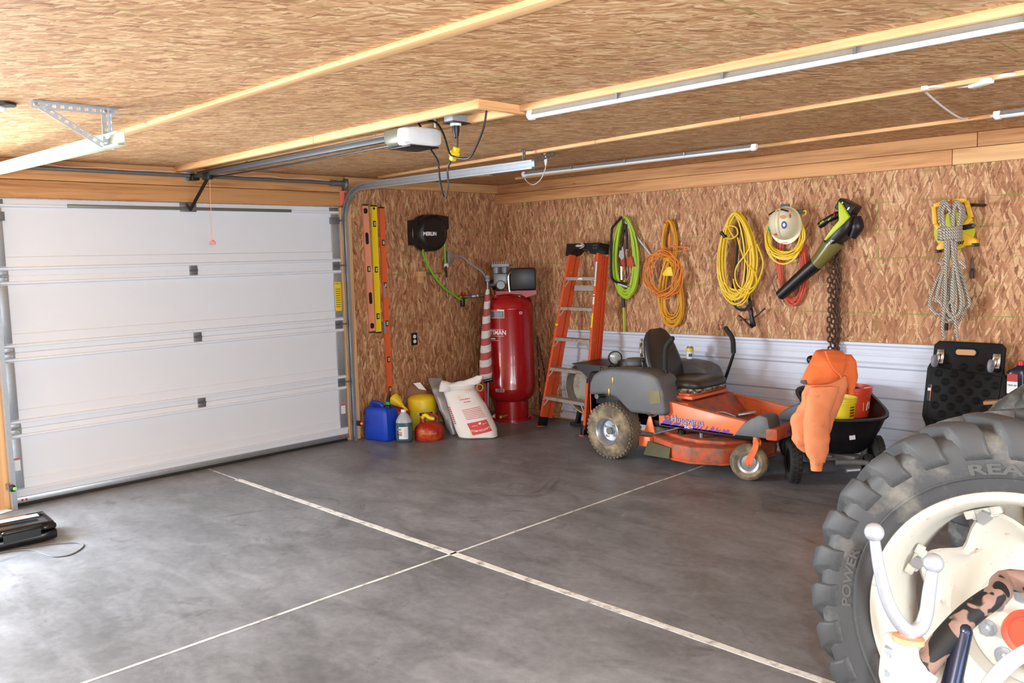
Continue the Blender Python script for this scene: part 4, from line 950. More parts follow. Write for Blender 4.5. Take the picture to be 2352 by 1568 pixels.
# white feed sack
dw = dep((.86, -1.17, 0))
rows = [(1060, 1135, 1006, dw - .02, .10), (1052, 1143, 1000, dw - .02, .18), (1046, 1142, 985, dw, .21), (1036, 1130, 955, dw + .03, .22), (1027, 1115, 925, dw + .07, .20), (1019, 1096, 900, dw + .11, .16), (1014, 1090, 892, dw + .12, .13)]
SK = thing('feed_sack', 'white woven feed sack with red print and a twisted top', 'sack', (pd(1100, 1005, dw).x, pd(1100, 1005, dw).y, 0))
sk = loft_px(dens(rows, 5), 30, 2.7).wob(.007, 9, 6)
for v in sk.bm.verts: v.co.z = max(v.co.z, 0.003)
mk('body', sk, M['sack'], SK, 40)
rows = [(1014, 1089, 893, dw + .08, .10), (1010, 1092, 884, dw + .06, .12), (1020, 1098, 882, dw + .05, .10), (1044, 1104, 878, dw + .05, .08), (1078, 1108, 870, dw + .04, .06), (1096, 1110, 862, dw + .04, .03)]
mk('twisted_top', loft_px(dens(rows, 5), 24, 2.2).wob(.008, 20, 8), M['sack'], SK, 40)
rows = [(1008, 1034, 898, dw + .06, .08), (1009, 1040, 886, dw + .05, .10), (1012, 1036, 878, dw + .06, .08), (1016, 1026, 874, dw + .06, .03)]
mk('folded_ear', loft_px(dens(rows, 4), 18, 2.2).wob(.006, 20, 9), M['sack'], SK, 40)
# print: projected onto the curved front of the sack
def sack_pt(u, v, off=.003):
    rr = [(1143, 1000, dw - .02, .18, 1052), (1142, 985, dw, .21, 1046), (1130, 955, dw + .03, .22, 1036), (1115, 925, dw + .07, .20, 1027), (1096, 900, dw + .11, .16, 1019)]
    vv = max(900, min(1000, v))
    for i in range(len(rr) - 1):
        a, b_ = rr[i], rr[i + 1]
        if b_[1] <= vv <= a[1]:
            t = (a[1] - vv) / (a[1] - b_[1]); uR = a[0] + (b_[0] - a[0]) * t; uL = a[4] + (b_[4] - a[4]) * t; d = a[2] + (b_[2] - a[2]) * t; th = a[3] + (b_[3] - a[3]) * t; break
    s_ = max(-.99, min(.99, (u - (uL + uR) / 2) / ((uR - uL) / 2))); e_ = (1 - abs(s_) ** 2.7) ** (1 / 2.7)
    return pd(u, v, d) - FH * (th / 2 * e_ + off + .004)
def sack_quad(nm, cs, m, par, off, nu=10, nv=6):
    b = B(); f = lambda s_, t: tuple((cs[0][k] * (1 - s_) + cs[1][k] * s_) * (1 - t) + (cs[3][k] * (1 - s_) + cs[2][k] * s_) * t for k in (0, 1))
    b.rings([[sack_pt(*f(i / nu, j / nv), off) for j in range(nv + 1)] for i in range(nu + 1)], closed=False); return mk(nm, b, m, par, 0)
rp = sack_quad('red_panel', [(1074, 967), (1118, 958), (1131, 984), (1087, 994)], M['redink'], SK, .003)
def sack_text(o, ru, uv_, nm, body, size, m, par, bold=0.0, arc=0.0):
    return text(nm, body, (0, 0, 0), (1, 0, 0), (0, 1, 0), size, m, par, .0003, 1.0, bold, curve=lambda x, y, z: sack_pt(o[0] + x * ru[0] + y * uv_[0], o[1] + x * ru[1] + y * uv_[1] + arc * x * x, .0065 + z))
sack_text((1106, 982), (-.975, .21), (.35, .93), 'lettering', 'CLINTON MILLS', 6.6, M['whiteink'], rp, .06, -.006)
def sack_dashes(p, q, n, h, m, par, seed):
    rn = random.Random(seed)
    for k in range(n):
        a = k / n; b_ = a + .72 / n; f = lambda t, e: (p[0] + (q[0] - p[0]) * t + e * -.25, p[1] + (q[1] - p[1]) * t - e)
        hh = h * rn.uniform(.6, 1); sack_quad('print_mark', [f(a, hh), f(b_, hh), f(b_, 0), f(a, 0)], m, par, .0065, 2, 2)
sack_dashes((1085, 974), (1099, 971), 5, 1.3, M['whiteink'], rp, 1); sack_dashes((1109, 969), (1119, 966), 4, 1.3, M['whiteink'], rp, 2)
b = B(); b.rings([[sack_pt(1103 + r * math.cos(a), 966.5 + r * .8 * math.sin(a), .006) for a in [2 * PI * i / 10 for i in range(10)]] for r in (3.2, .2)], cap=False); mk('emblem', b, M['whiteink'], rp, 0)
for k in range(7): sack_quad('print_line', [(1062 + k * 1.7, 937 + k * 3.4), (1103 + k * 2.2, 929 + k * 3.6), (1103.3 + k * 2.2, 930 + k * 3.6), (1062.3 + k * 1.7, 938 + k * 3.4)], M['redink'], SK, .003, 8, 1)
sack_dashes((1057, 915), (1082, 911), 6, 2.2, M['redink'], SK, 3); sack_dashes((1067, 920), (1083, 918), 4, 2.6, M['redink'], SK, 4)
for k_ in range(9): sack_quad('print_mark', [(1031 + k_ * 1.6, 932 + k_ * 4.4), (1034.5 + k_ * 1.6, 931 + k_ * 4.4), (1035.5 + k_ * 1.6, 934 + k_ * 4.4), (1032 + k_ * 1.6, 935 + k_ * 4.4)], M['redink'], SK, .004, 2, 2)
# red and black power tool behind the sack
dq = dep((.52, -.86, 0)); 
PT = thing('power_tool', 'red and black power tool standing behind the white sack', 'power tool', (pd(1098, 960, dq).x, pd(1098, 960, dq).y, 0))
rows = [(1076, 1116, 962, dq, .16), (1078, 1114, 935, dq, .18), (1076, 1112, 905, dq, .18), (1070, 1106, 884, dq, .16), (1072, 1098, 878, dq, .08)]
pt = loft_px(dens(rows, 3), 20, 3)
for v in pt.bm.verts: v.co.z = max(v.co.z, .002)
mk('body', pt, M['redlever'], PT)
mk('handle', B().tube([pd(1046, 880, dq - .05), pd(1062, 877, dq - .1), pd(1080, 880, dq - .06), pd(1090, 895, dq - .06)], .022, 10, sub=4), M['black'], PT)
mk('green_ring', B().tube([pd(1102 + 7 * math.cos(a), 890 + 8 * math.sin(a), dq - .10) for a in [2 * PI * k / 12 for k in range(12)]], .006, 6, loop=True), M['limehose'], PT)
mk('grip', B().cyl(pd(1112, 876, dq - .06), pd(1132, 871, dq - .10), .018, n=10), M['black'], PT)

# ================================================================== LADDER
L0, L1 = V3((.965, -.45, 0)), V3((1.195, -.205, 1.70)); R0, R1 = V3((1.575, -.53, 0)), V3((1.515, -.205, 1.70))
LD = thing('step_ladder', 'orange fibreglass step ladder leaning against the wall with black top cap', 'ladder', (1.27, -.45, 0))
mid0, mid1 = (L0 + R0) / 2, (L1 + R1) / 2
axd = (mid1 - mid0).normalized(); acr = (R0 - L0).normalized(); nb = axd.cross(acr).normalized()
if nb.y > 0: nb = -nb           # points out into the room
def rail(p, q, side, dpt=.075, off=0.0, m='orange', nm='front_rail', fl_=.026):
    d = (q - p).normalized(); b = B(); o_ = -nb * off
    b.bar(p + o_ - nb * dpt / 2, q + o_ - nb * dpt / 2, .005, dpt, up=nb)
    for k in (0.003, dpt - .003):
        b.bar(p + o_ - nb * k + acr * side * fl_ / 2, q + o_ - nb * k + acr * side * fl_ / 2, fl_, .006, up=nb)
    b.bar(p + o_ - nb * dpt / 2 + acr * side * .004, q + o_ - nb * dpt / 2 + acr * side * .004, .006, dpt * .35, up=nb)
    return mk(nm, b, M[m], LD)
# rails taper: feet lifted a little for the shoes
lf = L0.lerp(L1, .035); rf = R0.lerp(R1, .035)
rail(lf, L1, -1); rr_ = rail(rf, R1, 1)
rail(L0.lerp(L1, .05) + nb * -.01, L0.lerp(L1, .97), -1, .045, .09, nm='rear_rail'); rail(R0.lerp(R1, .05) + nb * -.01, R0.lerp(R1, .97), 1, .045, .09, nm='rear_rail')
for P0, P1 in ((L0, L1), (R0, R1)):
    f = B().bar(P0 - nb * .035 + V3((0, 0, .004)), P0.lerp(P1, .055) - nb * .035, .045, .085, up=nb, bevel=.004); mk('foot', f, M['black'], LD)
    mk('foot_pad', B().box(P0 + V3((0, .03, .004)), (.055, .10, .008), bevel=.002), M['orange'], LD)
sz = [.165, .330, .500, .672, .838]
for k in sz:
    a, c_ = L0.lerp(L1, k), R0.lerp(R1, k); up_ = V3((0, 0, 1)); fwd_ = acr.cross(up_).normalized()
    if fwd_.dot(nb) < 0: fwd_ = -fwd_
    st = B(); mid = fwd_ * -.036
    st.bar(a + mid + V3((0, 0, .012)), c_ + mid + V3((0, 0, .012)), .080, .004, up=up_)
    st.bar(a + fwd_ * .003, c_ + fwd_ * .003, .004, .030, up=up_); st.bar(a + fwd_ * -.076, c_ + fwd_ * -.076, .004, .030, up=up_)
    step = mk('step', st, M['alu'], LD)
    for e_, s_ in ((a, 1), (c_, -1)):
        e2_ = e_ + acr * s_ * .055
        mk('brace', B().bar(e_ - axd * .075 + fwd_ * -.002, e2_ + V3((0, 0, -.006)) + fwd_ * -.002, .016, .003, up=nb), M['alu'], step)
        mk('rivets', B().cyl(e_ - acr * s_ * .012 + fwd_ * .002, e_ - acr * s_ * .012 + fwd_ * .006, .005, n=8).cyl(e_ - acr * s_ * .014 - axd * .03 + fwd_ * .002, e_ - acr * s_ * .014 - axd * .03 + fwd_ * .006, .005, n=8), M['galv'], step)
mk('pail_shelf', B().bar(L0.lerp(L1, .79) - nb * .05 + acr * .1, R0.lerp(R1, .79) - nb * .05 - acr * .0, .05, .02, up=nb), M['alu'], LD)
cp = B(); a, c_ = L1 - acr * .045, R1 + acr * .045
cp.prism([a + axd * .055 + nb * .02, c_ + axd * .055 + nb * .02, c_ - axd * .035 + nb * .02, c_ - axd * .045 - acr * .10 + nb * .02, c_ - axd * .004 - acr * .14 + nb * .02, a + axd * .004 + acr * .12 + nb * .02, a - axd * .03 + acr * .09 + nb * .02, a - axd * .06 + nb * .02], -nb * .13)
cap = mk('top_cap', cp, M['black'], LD)
lc = (a + c_) / 2 - acr * .045 + axd * .03 + nb * .0215
def oval(nm, c, r, u, a_, b_, m, par, th=.001):
    n_ = V3(r).cross(V3(u)); bb = B(); bb.rings([[V3(c) + V3(r) * a_ * math.cos(t) + V3(u) * b_ * math.sin(t) + n_ * h for t in [2 * PI * i / 28 for i in range(28)]] for h in (0, th)]); return mk(nm, bb, m, par, 0)
w0 = oval('logo', lc, acr, axd, .072, .026, M['whiteink'], cap); oval('logo_inner', lc + nb * .001, acr, axd, .066, .021, M['ink'], cap)
text('lettering', 'WERNER', lc + nb * .0025, acr, axd, .028, M['whiteink'], cap, .0006, 1.0, .0008)
for i in range(3):
    for j in range(2): q = c_ - acr * (.03 + i * .022) + axd * (.005 + j * .025) + nb * .021; mk('cap_rivet', B().cyl(q, q + nb * .003, .006, n=8), M['galvd'], cap)
# stickers on the inward face of the right rail flange
def rail_sticker(k0, k1, m, nm, wdt=.022, lab=None):
    p = R0.lerp(R1, k0) + acr * .013 + nb * .0035; q = R0.lerp(R1, k1) + acr * .013 + nb * .0035; return mk(nm, B().bar(p, q, wdt, .001, up=nb), M[m], LD, 0)
s1 = rail_sticker(.80, .93, 'paper', 'instruction_sticker')
for i in range(10): 
    p = R0.lerp(R1, .81 + i * .0118) + acr * .013 + nb * .0042; mk('print_line', B().bar(p - acr * .008, p + acr * .008, .003, .0006, up=nb), M['grey'], s1, 0)
s2 = rail_sticker(.70, .755, 'paper', 'danger_sticker'); mk('danger_bar', B().bar(R0.lerp(R1, .745) + acr * .002 + nb * .0045, R0.lerp(R1, .745) + acr * .024 + nb * .0045, .012, .0006, up=nb), M['redlever'], s2, 0)
rail_sticker(.575, .655, 'yellow', 'caution_sticker')
s3 = rail_sticker(.28, .40, 'bluetag', 'brand_badge'); text('lettering', 'WERNER', R0.lerp(R1, .33) + acr * .013 + nb * .0045, axd, -acr, .022, M['whiteink'], s3, .0004)
rail_sticker(.28, .375, 'paper', 'badge_field', .018); text('lettering', 'WERNER', R0.lerp(R1, .327) + acr * .013 + nb * .0052, axd, -acr, .020, M['ink'], s3, .0004, 1.0, .0006)
yl = L0.lerp(L1, .58) - acr * .01 + nb * .004; mk('yellow_tag', B().bar(yl - acr * .02, yl + acr * .02, .018, .001, up=nb), M['yellow'], LD, 0)
st5 = L0.lerp(L1, .838); r5 = R0.lerp(R1, .838); q = st5.lerp(r5, .48) + nb * .006; mk('step_label', B().bar(q - acr * .05, q + acr * .05, .020, .001, up=nb), M['paper'], LD, 0)
mk('step_label_red', B().bar(q - acr * .05 + nb * .001, q - acr * .02 + nb * .001, .012, .001, up=nb), M['redlever'], LD, 0)
# drum fan behind the ladder
fcn = V3((1.42, -.185, .40))
FA = thing('drum_fan', 'round dusty grey drum fan standing between the ladder and the white panel', 'fan', (1.42, -.185, 0))
fa = V3((.10, -1, 0)).normalized()
mk('drum', B().lathe([(.255, -.09), (.262, -.09), (.266, -.08), (.258, -.07), (.258, .06), (.266, .07), (.266, .08), (.25, .085), (.25, -.09)], fcn, fa, 48, cap=False), M['fan'], FA, 40)
mk('front_plate', B().lathe([(.25, -.02), (.20, .01), (.19, .05), (.06, .07), (.01, .07)], fcn, fa, 40), M['fan'], FA, 40)
mk('stand', B().bar((1.22, -.19, .0), (1.28, -.19, .22), .05, .03).bar((1.62, -.19, .0), (1.56, -.19, .22), .05, .03).bar((1.18, -.19, .02), (1.66, -.19, .02), .12, .03), M['black'], FA)
mk('cord', B().tube([(1.30, -.27, .17), (1.42, -.29, .14), (1.50, -.29, .10), (1.55, -.28, .04), (1.60, -.26, .012)], .007, 8, sub=4), M['amber'], FA)
# ================================================================== MOWER
def pbev(poly, ext, bev, seg=2, b=None):
    """bevelled prism"""
    t = bmesh.new(); ext = V3(ext); va = [t.verts.new(V3(p)) for p in poly]; vb = [t.verts.new(V3(p) + ext) for p in poly]; n = len(poly)
    t.faces.new(va); t.faces.new(list(reversed(vb)))
    for i in range(n): t.faces.new((va[i], vb[i], vb[(i + 1) % n], va[(i + 1) % n]))
    bmesh.ops.recalc_face_normals(t, faces=t.faces[:])
    if bev: bmesh.ops.bevel(t, geom=[e for e in t.edges if e.calc_face_angle(0) > .3], offset=bev, segments=seg, affect='EDGES', profile=.5)
    b = b or B(); b.add(t); return b
def XZ(pts, y): return [V3((x, y, z)) for x, z in pts]
MO = thing('riding_mower', 'orange zero turn riding mower with black seat and grey fenders', 'mower', (2.8, -.6, 0))
def turf_wheel(cx_, yface, side, cz_, R, W, rim_r, nm='rear_wheel'):
    """side -1: outer face towards -y"""
    ax = V3((0, side, 0)); o = V3((cx_, yface - side * W, cz_))      # o at inner side, face at +W along ax
    w = mk(nm, B().lathe([(rim_r, .01), (rim_r + .02, 0), (R * .84, .004), (R * .95, .022), (R, .05), (R, W - .05), (R * .95, W - .022), (R * .84, W - .004), (rim_r + .02, W), (rim_r, W - .01)], o, ax, 48, cap=False), M['tyre'], MO, 40)
    tr = B()
    for row in range(7):
        for k in range(38):
            a = 2 * PI * (k + (row % 2) * .5) / 38; h = .036 + (W - .072) * row / 6; rr = R if .04 < h < W - .04 else R * .975
            d = V3((math.cos(a), 0, math.sin(a))); tg = V3((-math.sin(a), 0, math.cos(a)))
            tr.box(o + ax * h + d * rr, (.014, .020, .022), Matrix((d, ax, tg)).transposed())
    mk('tread_blocks', tr, M['tyretread'], w, 0, kind='stuff')
    mk('rim', B().lathe([(rim_r + .012, W - .004), (rim_r + .004, W + .002), (rim_r - .006, W - .004), (rim_r - .016, W - .03), (rim_r * .82, W - .035), (rim_r * .78, W - .06), (rim_r * .3, W - .064), (.03, W - .05), (.001, W - .05)], o, ax, 40, cap=False), M['galv'], w, 40)
    mk('hub', B().cyl(o + ax * (W - .07), o + ax * (W - .035), .030, n=20), M['dgrey'], w)
    for k in range(4):
        a = PI / 4 * 1.2 + k * PI / 2; q = o + V3((math.cos(a), 0, math.sin(a))) * .057
        mk('lug_nut', B().cyl(q + ax * (W - .064), q + ax * (W - .045), .012, n=6), M['chrome'], w)
    return w
turf_wheel(2.315, -1.10, -1, .229, .222, .20, .105); turf_wheel(2.315, -.10, 1, .229, .222, .20, .105)
fp = [(2.098, .500), (2.105, .60), (2.149, .676), (2.227, .716), (2.335, .737), (2.564, .741), (2.70, .728), (2.785, .697), (2.83, .60), (2.862, .425), (2.82, .405), (2.52, .398), (2.455, .445), (2.384, .502), (2.269, .522)]
for (ya, yb) in ((-1.06, -.80), (-.14, -.40)):
    f_ = mk('fender', pbev(XZ(fp, ya), (0, yb - ya, 0), .030, 3), M['dgrey'], MO, 40)
    if ya < -1:
        mk('fender_decal', pbev(XZ([(2.70, .60), (2.805, .60), (2.815, .51), (2.72, .49)], ya - .002), (0, .004, 0), .0), M['smoke'], f_)
        for (px, pz_) in ((2.355, .64), (2.315, .545)): mk('reflector', B().box((px, ya - .001, pz_), (.016, .006, .055), bevel=.002), M['tapelime'] if 0 else M['brass'], f_)
mk('engine_block', B().bb((1.93, -.86, .30), (2.42, -.32, .66), .03).cyl((2.2, -.6, .5), (2.2, -.6, .745), .12, n=24), M['black'], MO)
mk('muffler', B().cyl((2.08, -.93, .47), (2.08, -.80, .47), .022, n=16), M['chrome'], MO)
mk('rear_shelf', B().bb((1.70, -.80, .700), (2.10, -.42, .708)).prism([(1.72, -.80, .70), (2.02, -.80, .70), (2.02, -.80, .56), (1.90, -.80, .58)], (0, .006, 0)), M['black'], MO)
mk('engine_cover', B().lathe([(.10, 0), (.098, .03), (.08, .05), (.02, .056)], (2.26, -.62, .72), (0, 0, 1), 24), M['dgrey'], MO)
mk('frame', B().bb((2.0, -.86, .30), (2.80, -.80, .40), .004).bb((2.0, -.40, .30), (2.80, -.34, .40), .004).bb((1.95, -.86, .30), (2.02, -.34, .5), .004), M['moworange'], MO)
# seat deck and foot pan
side = [(2.74, .522), (2.752, .317), (3.405, .320), (3.492, .428), (3.25, .462)]
for (y0, t_) in ((-.99, .012), (-.245, -.012)):
    sp_o = mk('side_panel', pbev(XZ(side, y0), (0, t_, 0), .003), M['moworange'], MO)
    if y0 < -.9: SIDE = sp_o
for yy in (-.965, -.27): mk('top_flange', B().bar((2.74, yy, .522), (3.49, yy, .430), .05, .006), M['moworange'], MO)
pan = [(2.45, .520), (2.98, .505), (3.13, .345), (3.50, .335), (3.64, .36)]
b = B(); b.rings([[V3((x, -.945, z)) for x, z in pan] + [V3((x, -.945, z - .012)) for x, z in reversed(pan)], [V3((x, -.29, z)) for x, z in pan] + [V3((x, -.29, z - .012)) for x, z in reversed(pan)]])
mk('foot_pan', b, M['moworange2'], MO, 30)
mk('seat_platform', B().bb((2.52, -.88, .522), (2.98, -.36, .545), .004).bb((2.56, -.86, .545), (2.94, -.40, .562), .004), M['moworange'], MO)
mk('latch', B().box((3.09, -.80, .432), (.07, .03, .03), Euler((0, -.3, 0)), .004), M['galvd'], MO)
mk('pedal', B().bar((3.36, -.86, .45), (3.46, -.78, .47), .045, .012, bevel=.003).tube([(3.12, -.86, .43), (3.22, -.84, .45), (3.34, -.85, .43)], .007, 8, sub=4), M['galv'], MO)
# seat
SE = -.61
def seat_ring(x, z, w, nx, nz, th, dish=0.0):
    out = []
    for i in range(24):
        t = 2 * PI * i / 24; c_, s_ = math.cos(t), math.sin(t); e = 2 / 3.2
        yy = w * abs(c_) ** e * (1 if c_ >= 0 else -1); dd = th * abs(s_) ** e * (1 if s_ >= 0 else -1)
        if s_ > 0: dd -= dish * (1 - abs(c_)) 
        out.append(V3((x + nx * dd, SE + yy, z + nz * dd)))
    return out
b = B(); rs = []
for (x, z, w, th) in ((2.545, .60, .20, .035), (2.60, .612, .235, .05), (2.70, .618, .25, .055), (2.82, .622, .25, .055), (2.92, .625, .245, .055), (2.975, .622, .225, .045), (3.0, .615, .19, .02)): rs.append(seat_ring(x, z, w, 0, 1, th, .022))
cush = mk('seat_cushion', b.rings(rs), M['vinyl'], MO, 50)
mk('seat_base', B().bb((2.54, SE - .22, .562), (2.98, SE + .22, .592), .01), M['vinylworn'], MO)
b = B(); rs = []
for (x, z, w, th) in ((2.575, .625, .20, .05), (2.555, .69, .225, .05), (2.525, .78, .225, .047), (2.495, .87, .205, .045), (2.472, .95, .175, .04), (2.458, 1.005, .125, .03), (2.452, 1.03, .07, .012)): rs.append(seat_ring(x, z, w, .96, .28, th, .025))
back = mk('seat_back', b.rings(rs), M['vinyl'], MO, 50)
b = B(); pts = []
for (x, z, w) in ((2.545, .62, .19), (2.525, .70, .222), (2.495, .79, .222), (2.465, .88, .20), (2.445, .955, .165)): pts.append(V3((x - .012, SE - w, z)))
mk('worn_piping', B().tube(pts, .012, 8, sub=4), M['vinylworn'], back)
mk('front_piping', B().tube([V3((2.70, SE - .245, .590)), V3((2.9, SE - .24, .59)), V3((2.985, SE - .19, .588)), V3((3.002, SE, .588)), V3((2.985, SE + .19, .588))], .009, 8, sub=4), M['vinylworn'], cush)
# steering levers
for (y0, pts, gp) in ((-.86, [(2.85, .515), (2.72, .745)], [(2.72, .735), (2.728, .905), (2.79, .985)]), (-.30, [(2.875, .495), (2.985, .79), (2.995, .84)], [(2.995, .83), (2.985, .945), (2.925, 1.025)])):
    lv = mk('steering_lever', B().tube(XZ(pts, y0), .012, 10, sub=4), M['blackm'], MO)
    mk('grip', B().tube(XZ(gp, y0), .020, 12, sub=6).ball(XZ(gp, y0)[-1], .020, 10), M['rubber'], lv)
    mk('lever_boss', B().bb((pts[0][0] - .03, y0 - .02, pts[0][1] - .03), (pts[0][0] + .03, y0 + .02, pts[0][1] + .012), .004), M['galvd'], lv)
mk('throttle_lever', B().cyl((2.565, -.93, .735), (2.56, -.93, .80), .006, n=8).ball((2.56, -.93, .81), .018, 10), M['black'], MO)
# work lamp
lc_ = ay_(1412, 821, -.62); ld = (CAM - lc_); ld.z = 0; ld = (ld.normalized() + V3((.35, 0.1, 0))).normalized()
LA = mk('work_lamp', B().lathe([(.01, -.05), (.035, -.045), (.056, -.015), (.060, .01), (.060, .022), (.052, .024), (.052, .012)], lc_, ld, 28), M['black'], MO)
mk('lamp_glass', B().lathe([(.052, .014), (.03, .021), (.003, .024)], lc_, ld, 28), M['glass'], LA)
mk('lamp_stem', B().cyl(lc_ + V3((0, 0, -.06)), V3((lc_.x, lc_.y, .708)), .010, n=8), M['black'], LA)
# mowing deck
dk = [(2.60, -.90), (2.93, -1.06), (3.08, -1.075), (3.30, -.98), (3.42, -.80), (3.44, -.45), (3.30, -.16), (2.95, -.12), (2.60, -.30)]
mk('deck_shell', pbev([V3((x, y, .085)) for x, y in dk], (0, 0, .125), .022, 2), M['moworange2'], MO, 40)
mk('deck_top', pbev([V3((x * .86 + 3.02 * .14, y * .72 - .6 * .28, .208)) for x, y in dk], (0, 0, .03), .012, 2), M['moworange2'], MO, 40)
mk('deck_lip', B().tube([V3((x, y, .088)) for x, y in dk], .009, 6, loop=True), M['moworange2'], MO)
mk('deck_bracket', pbev(XZ([(2.56, .24), (2.60, .36), (2.625, .36), (2.66, .23)], -.92), (0, .012, 0), .002).bb((2.53, -.96, .12), (2.64, -.90, .20), .004), M['moworange'], MO)
mk('discharge_flap', pbev([(2.62, -1.02, .07), (2.90, -1.08, .09), (2.90, -1.06, .17), (2.62, -.96, .17)], (0, .012, 0), .002), pm('mossy_flap', S(84, 82, 58), .8, var=.3), MO)
for (px, py) in ((2.86, -.84), (3.12, -.62), (2.86, -.40)):
    pu = mk('spindle_pulley', B().lathe([(.02, .235), (.03, .24), (.03, .285), (.085, .288), (.075, .297), (.085, .306), (.02, .31), (.012, .33)], (px, py, 0), (0, 0, 1), 28), M['blackm'], MO)
mk('drive_belt', B().tube([V3((2.86, -.93, .297)), V3((3.12, -.71, .297)), V3((3.20, -.62, .297)), V3((3.12, -.53, .297)), V3((2.86, -.31, .297)), V3((2.77, -.40, .297)), V3((2.77, -.84, .297))], .006, 6, loop=True), M['rubber'], MO)
mk('lift_linkage', B().cyl((2.66, -.93, .225), (2.98, -.95, .335), .008, n=8).tube([(2.58, -.92, .38), (2.66, -.94, .37), (2.74, -.95, .41)], .006, 6, sub=3).cyl((3.05, -.86, .22), (3.05, -.86, .33), .018, n=14), M['galvd'], MO)
mk('underframe', B().bb((2.5, -.90, .28), (3.5, -.86, .33), .003).bb((2.5, -.34, .28), (3.5, -.30, .33), .003).bb((2.45, -.86, .28), (2.70, -.34, .40), .003), M['blackm'], MO)
# front: grey corner guards, axle beam, casters
for (y0, dy) in ((-.995, .17), (-.24, -.17)):
    mk('front_guard', pbev(XZ([(3.395, .322), (3.475, .425), (3.60, .497), (3.665, .488), (3.685, .40), (3.66, .33), (3.585, .330)], y0), (0, dy, 0), .018, 2), M['dgrey'], MO, 40)
mk('front_step', B().bb((3.48, -.83, .33), (3.66, -.41, .362), .006), M['dgrey'], MO)
AX = mk('axle_beam', pbev([V3((3.655, -1.0, .322)), V3((3.735, -.98, .322)), V3((3.735, -.24, .322)), V3((3.655, -.22, .322))], (0, 0, .085), .012), M['moworange2'], MO)
text('lettering', 'Husqvarna', (3.737, -.72, .364), (0, 1, 0), (0, 0, 1), .055, M['bluetag'], AX, .001)
def caster(cx_, cy_, yaw, tyre_m):
    d = V3((math.cos(yaw), math.sin(yaw), 0)); ax = V3((-d.y, d.x, 0)); o = V3((cx_, cy_, .135))
    w = mk('caster_wheel', B().lathe([(.075, -.048), (.10, -.055), (.125, -.042), (.135, -.02), (.135, .02), (.125, .042), (.10, .055), (.075, .048)], o, ax, 40, cap=False), tyre_m, MO, 40)
    mk('caster_rim', B().lathe([(.078, -.046), (.06, -.04), (.055, -.028), (.02, -.035), (.001, -.035)], o, ax, 30, cap=False).lathe([(.078, .046), (.06, .04), (.055, .028), (.02, .035), (.001, .035)], o, ax, 30, cap=False), M['galv'], w, 40)
    fk = B()
    for s_ in (-1, 1):
        pts = [o + ax * s_ * .064, o + ax * s_ * .066 + d * .03 + V3((0, 0, .07)), o + ax * s_ * .062 + d * .055 + V3((0, 0, .13)), o + ax * s_ * .045 + d * .05 + V3((0, 0, .165))]
        p_, _ = smooth_path(pts, 5)
        for i in range(len(p_) - 1): fk.bar(p_[i], p_[i + 1] + (p_[i + 1] - p_[i]) * .3, .008, .05 - .001 * i, up=d)
    fk.cyl(o + d * .05 + V3((0, 0, .15)), o + d * .05 + V3((0, 0, .245)), .024, n=16); fk.cyl(o - ax * .072, o + ax * .072, .011, n=10)
    mk('caster_fork', fk, M['moworange'], MO)
caster(3.50, -.945, math.radians(20), M['tyre']); caster(3.52, -.25, math.radians(5), M['rubber'])
# side panel graphics
ys = -.9915
text('brand_lettering', 'Husqvarna', (3.01, ys - .0015, .383), (1, 0, 0), (0, 0, 1), .072, pm('navy_outline', S(52, 46, 120), .5), SIDE, .0008, .92, .0022)
text('brand_lettering', 'Husqvarna', (3.01, ys - .0025, .383), (1, 0, 0), (0, 0, 1), .072, pm('blue_grey_decal', S(168, 176, 208), .5), SIDE, .0008, .92, .0)
em = B(); ec = V3((2.828, ys - .0015, .388))
em.rings([[ec + V3((r * math.cos(a), 0, r * math.sin(a) - .004)) for a in [PI + PI * i / 12 for i in range(13)]] + [ec + V3((r, 0, .022)), ec + V3((r * .5, 0, .014)), ec + V3((0, 0, .026)), ec + V3((-r * .5, 0, .014)), ec + V3((-r, 0, .022))] for r in (.026, .017)], cap=False)
mk('crown_emblem', em, M['bluetag'], SIDE, 0); text('emblem_letter', 'H', ec + V3((0, -.001, -.004)), (1, 0, 0), (0, 0, 1), .026, M['ink'], SIDE, .0006)
rnd = random.Random(5); sb = B()
for k in range(46):
    x = 2.765 + k * .0142; zb0 = .322; h = .012 + .055 * (1 - (k / 46) * .55) * (rnd.random() ** 1.3); sl = .03
    if x + sl > 3.41: break
    sb.prism([(x, ys, zb0), (x + .016, ys, zb0), (x + .016 + sl * h / .05, ys, zb0 + h), (x + .009 + sl * h / .05, ys, zb0 + h)], (0, -.0010, 0))
sb.prism([(2.757, ys, .3195), (3.40, ys, .3225), (3.405, ys, .332), (2.757, ys, .336)], (0, -.0010, 0))
mk('purple_decal', sb, M['purple'], SIDE, 0)
text('model_lettering', 'Z4219', (3.02, ys - .002, .334), (1, 0, 0), (0, 0, 1), .026, M['whiteink'], SIDE, .0006, 1.1, .0004)
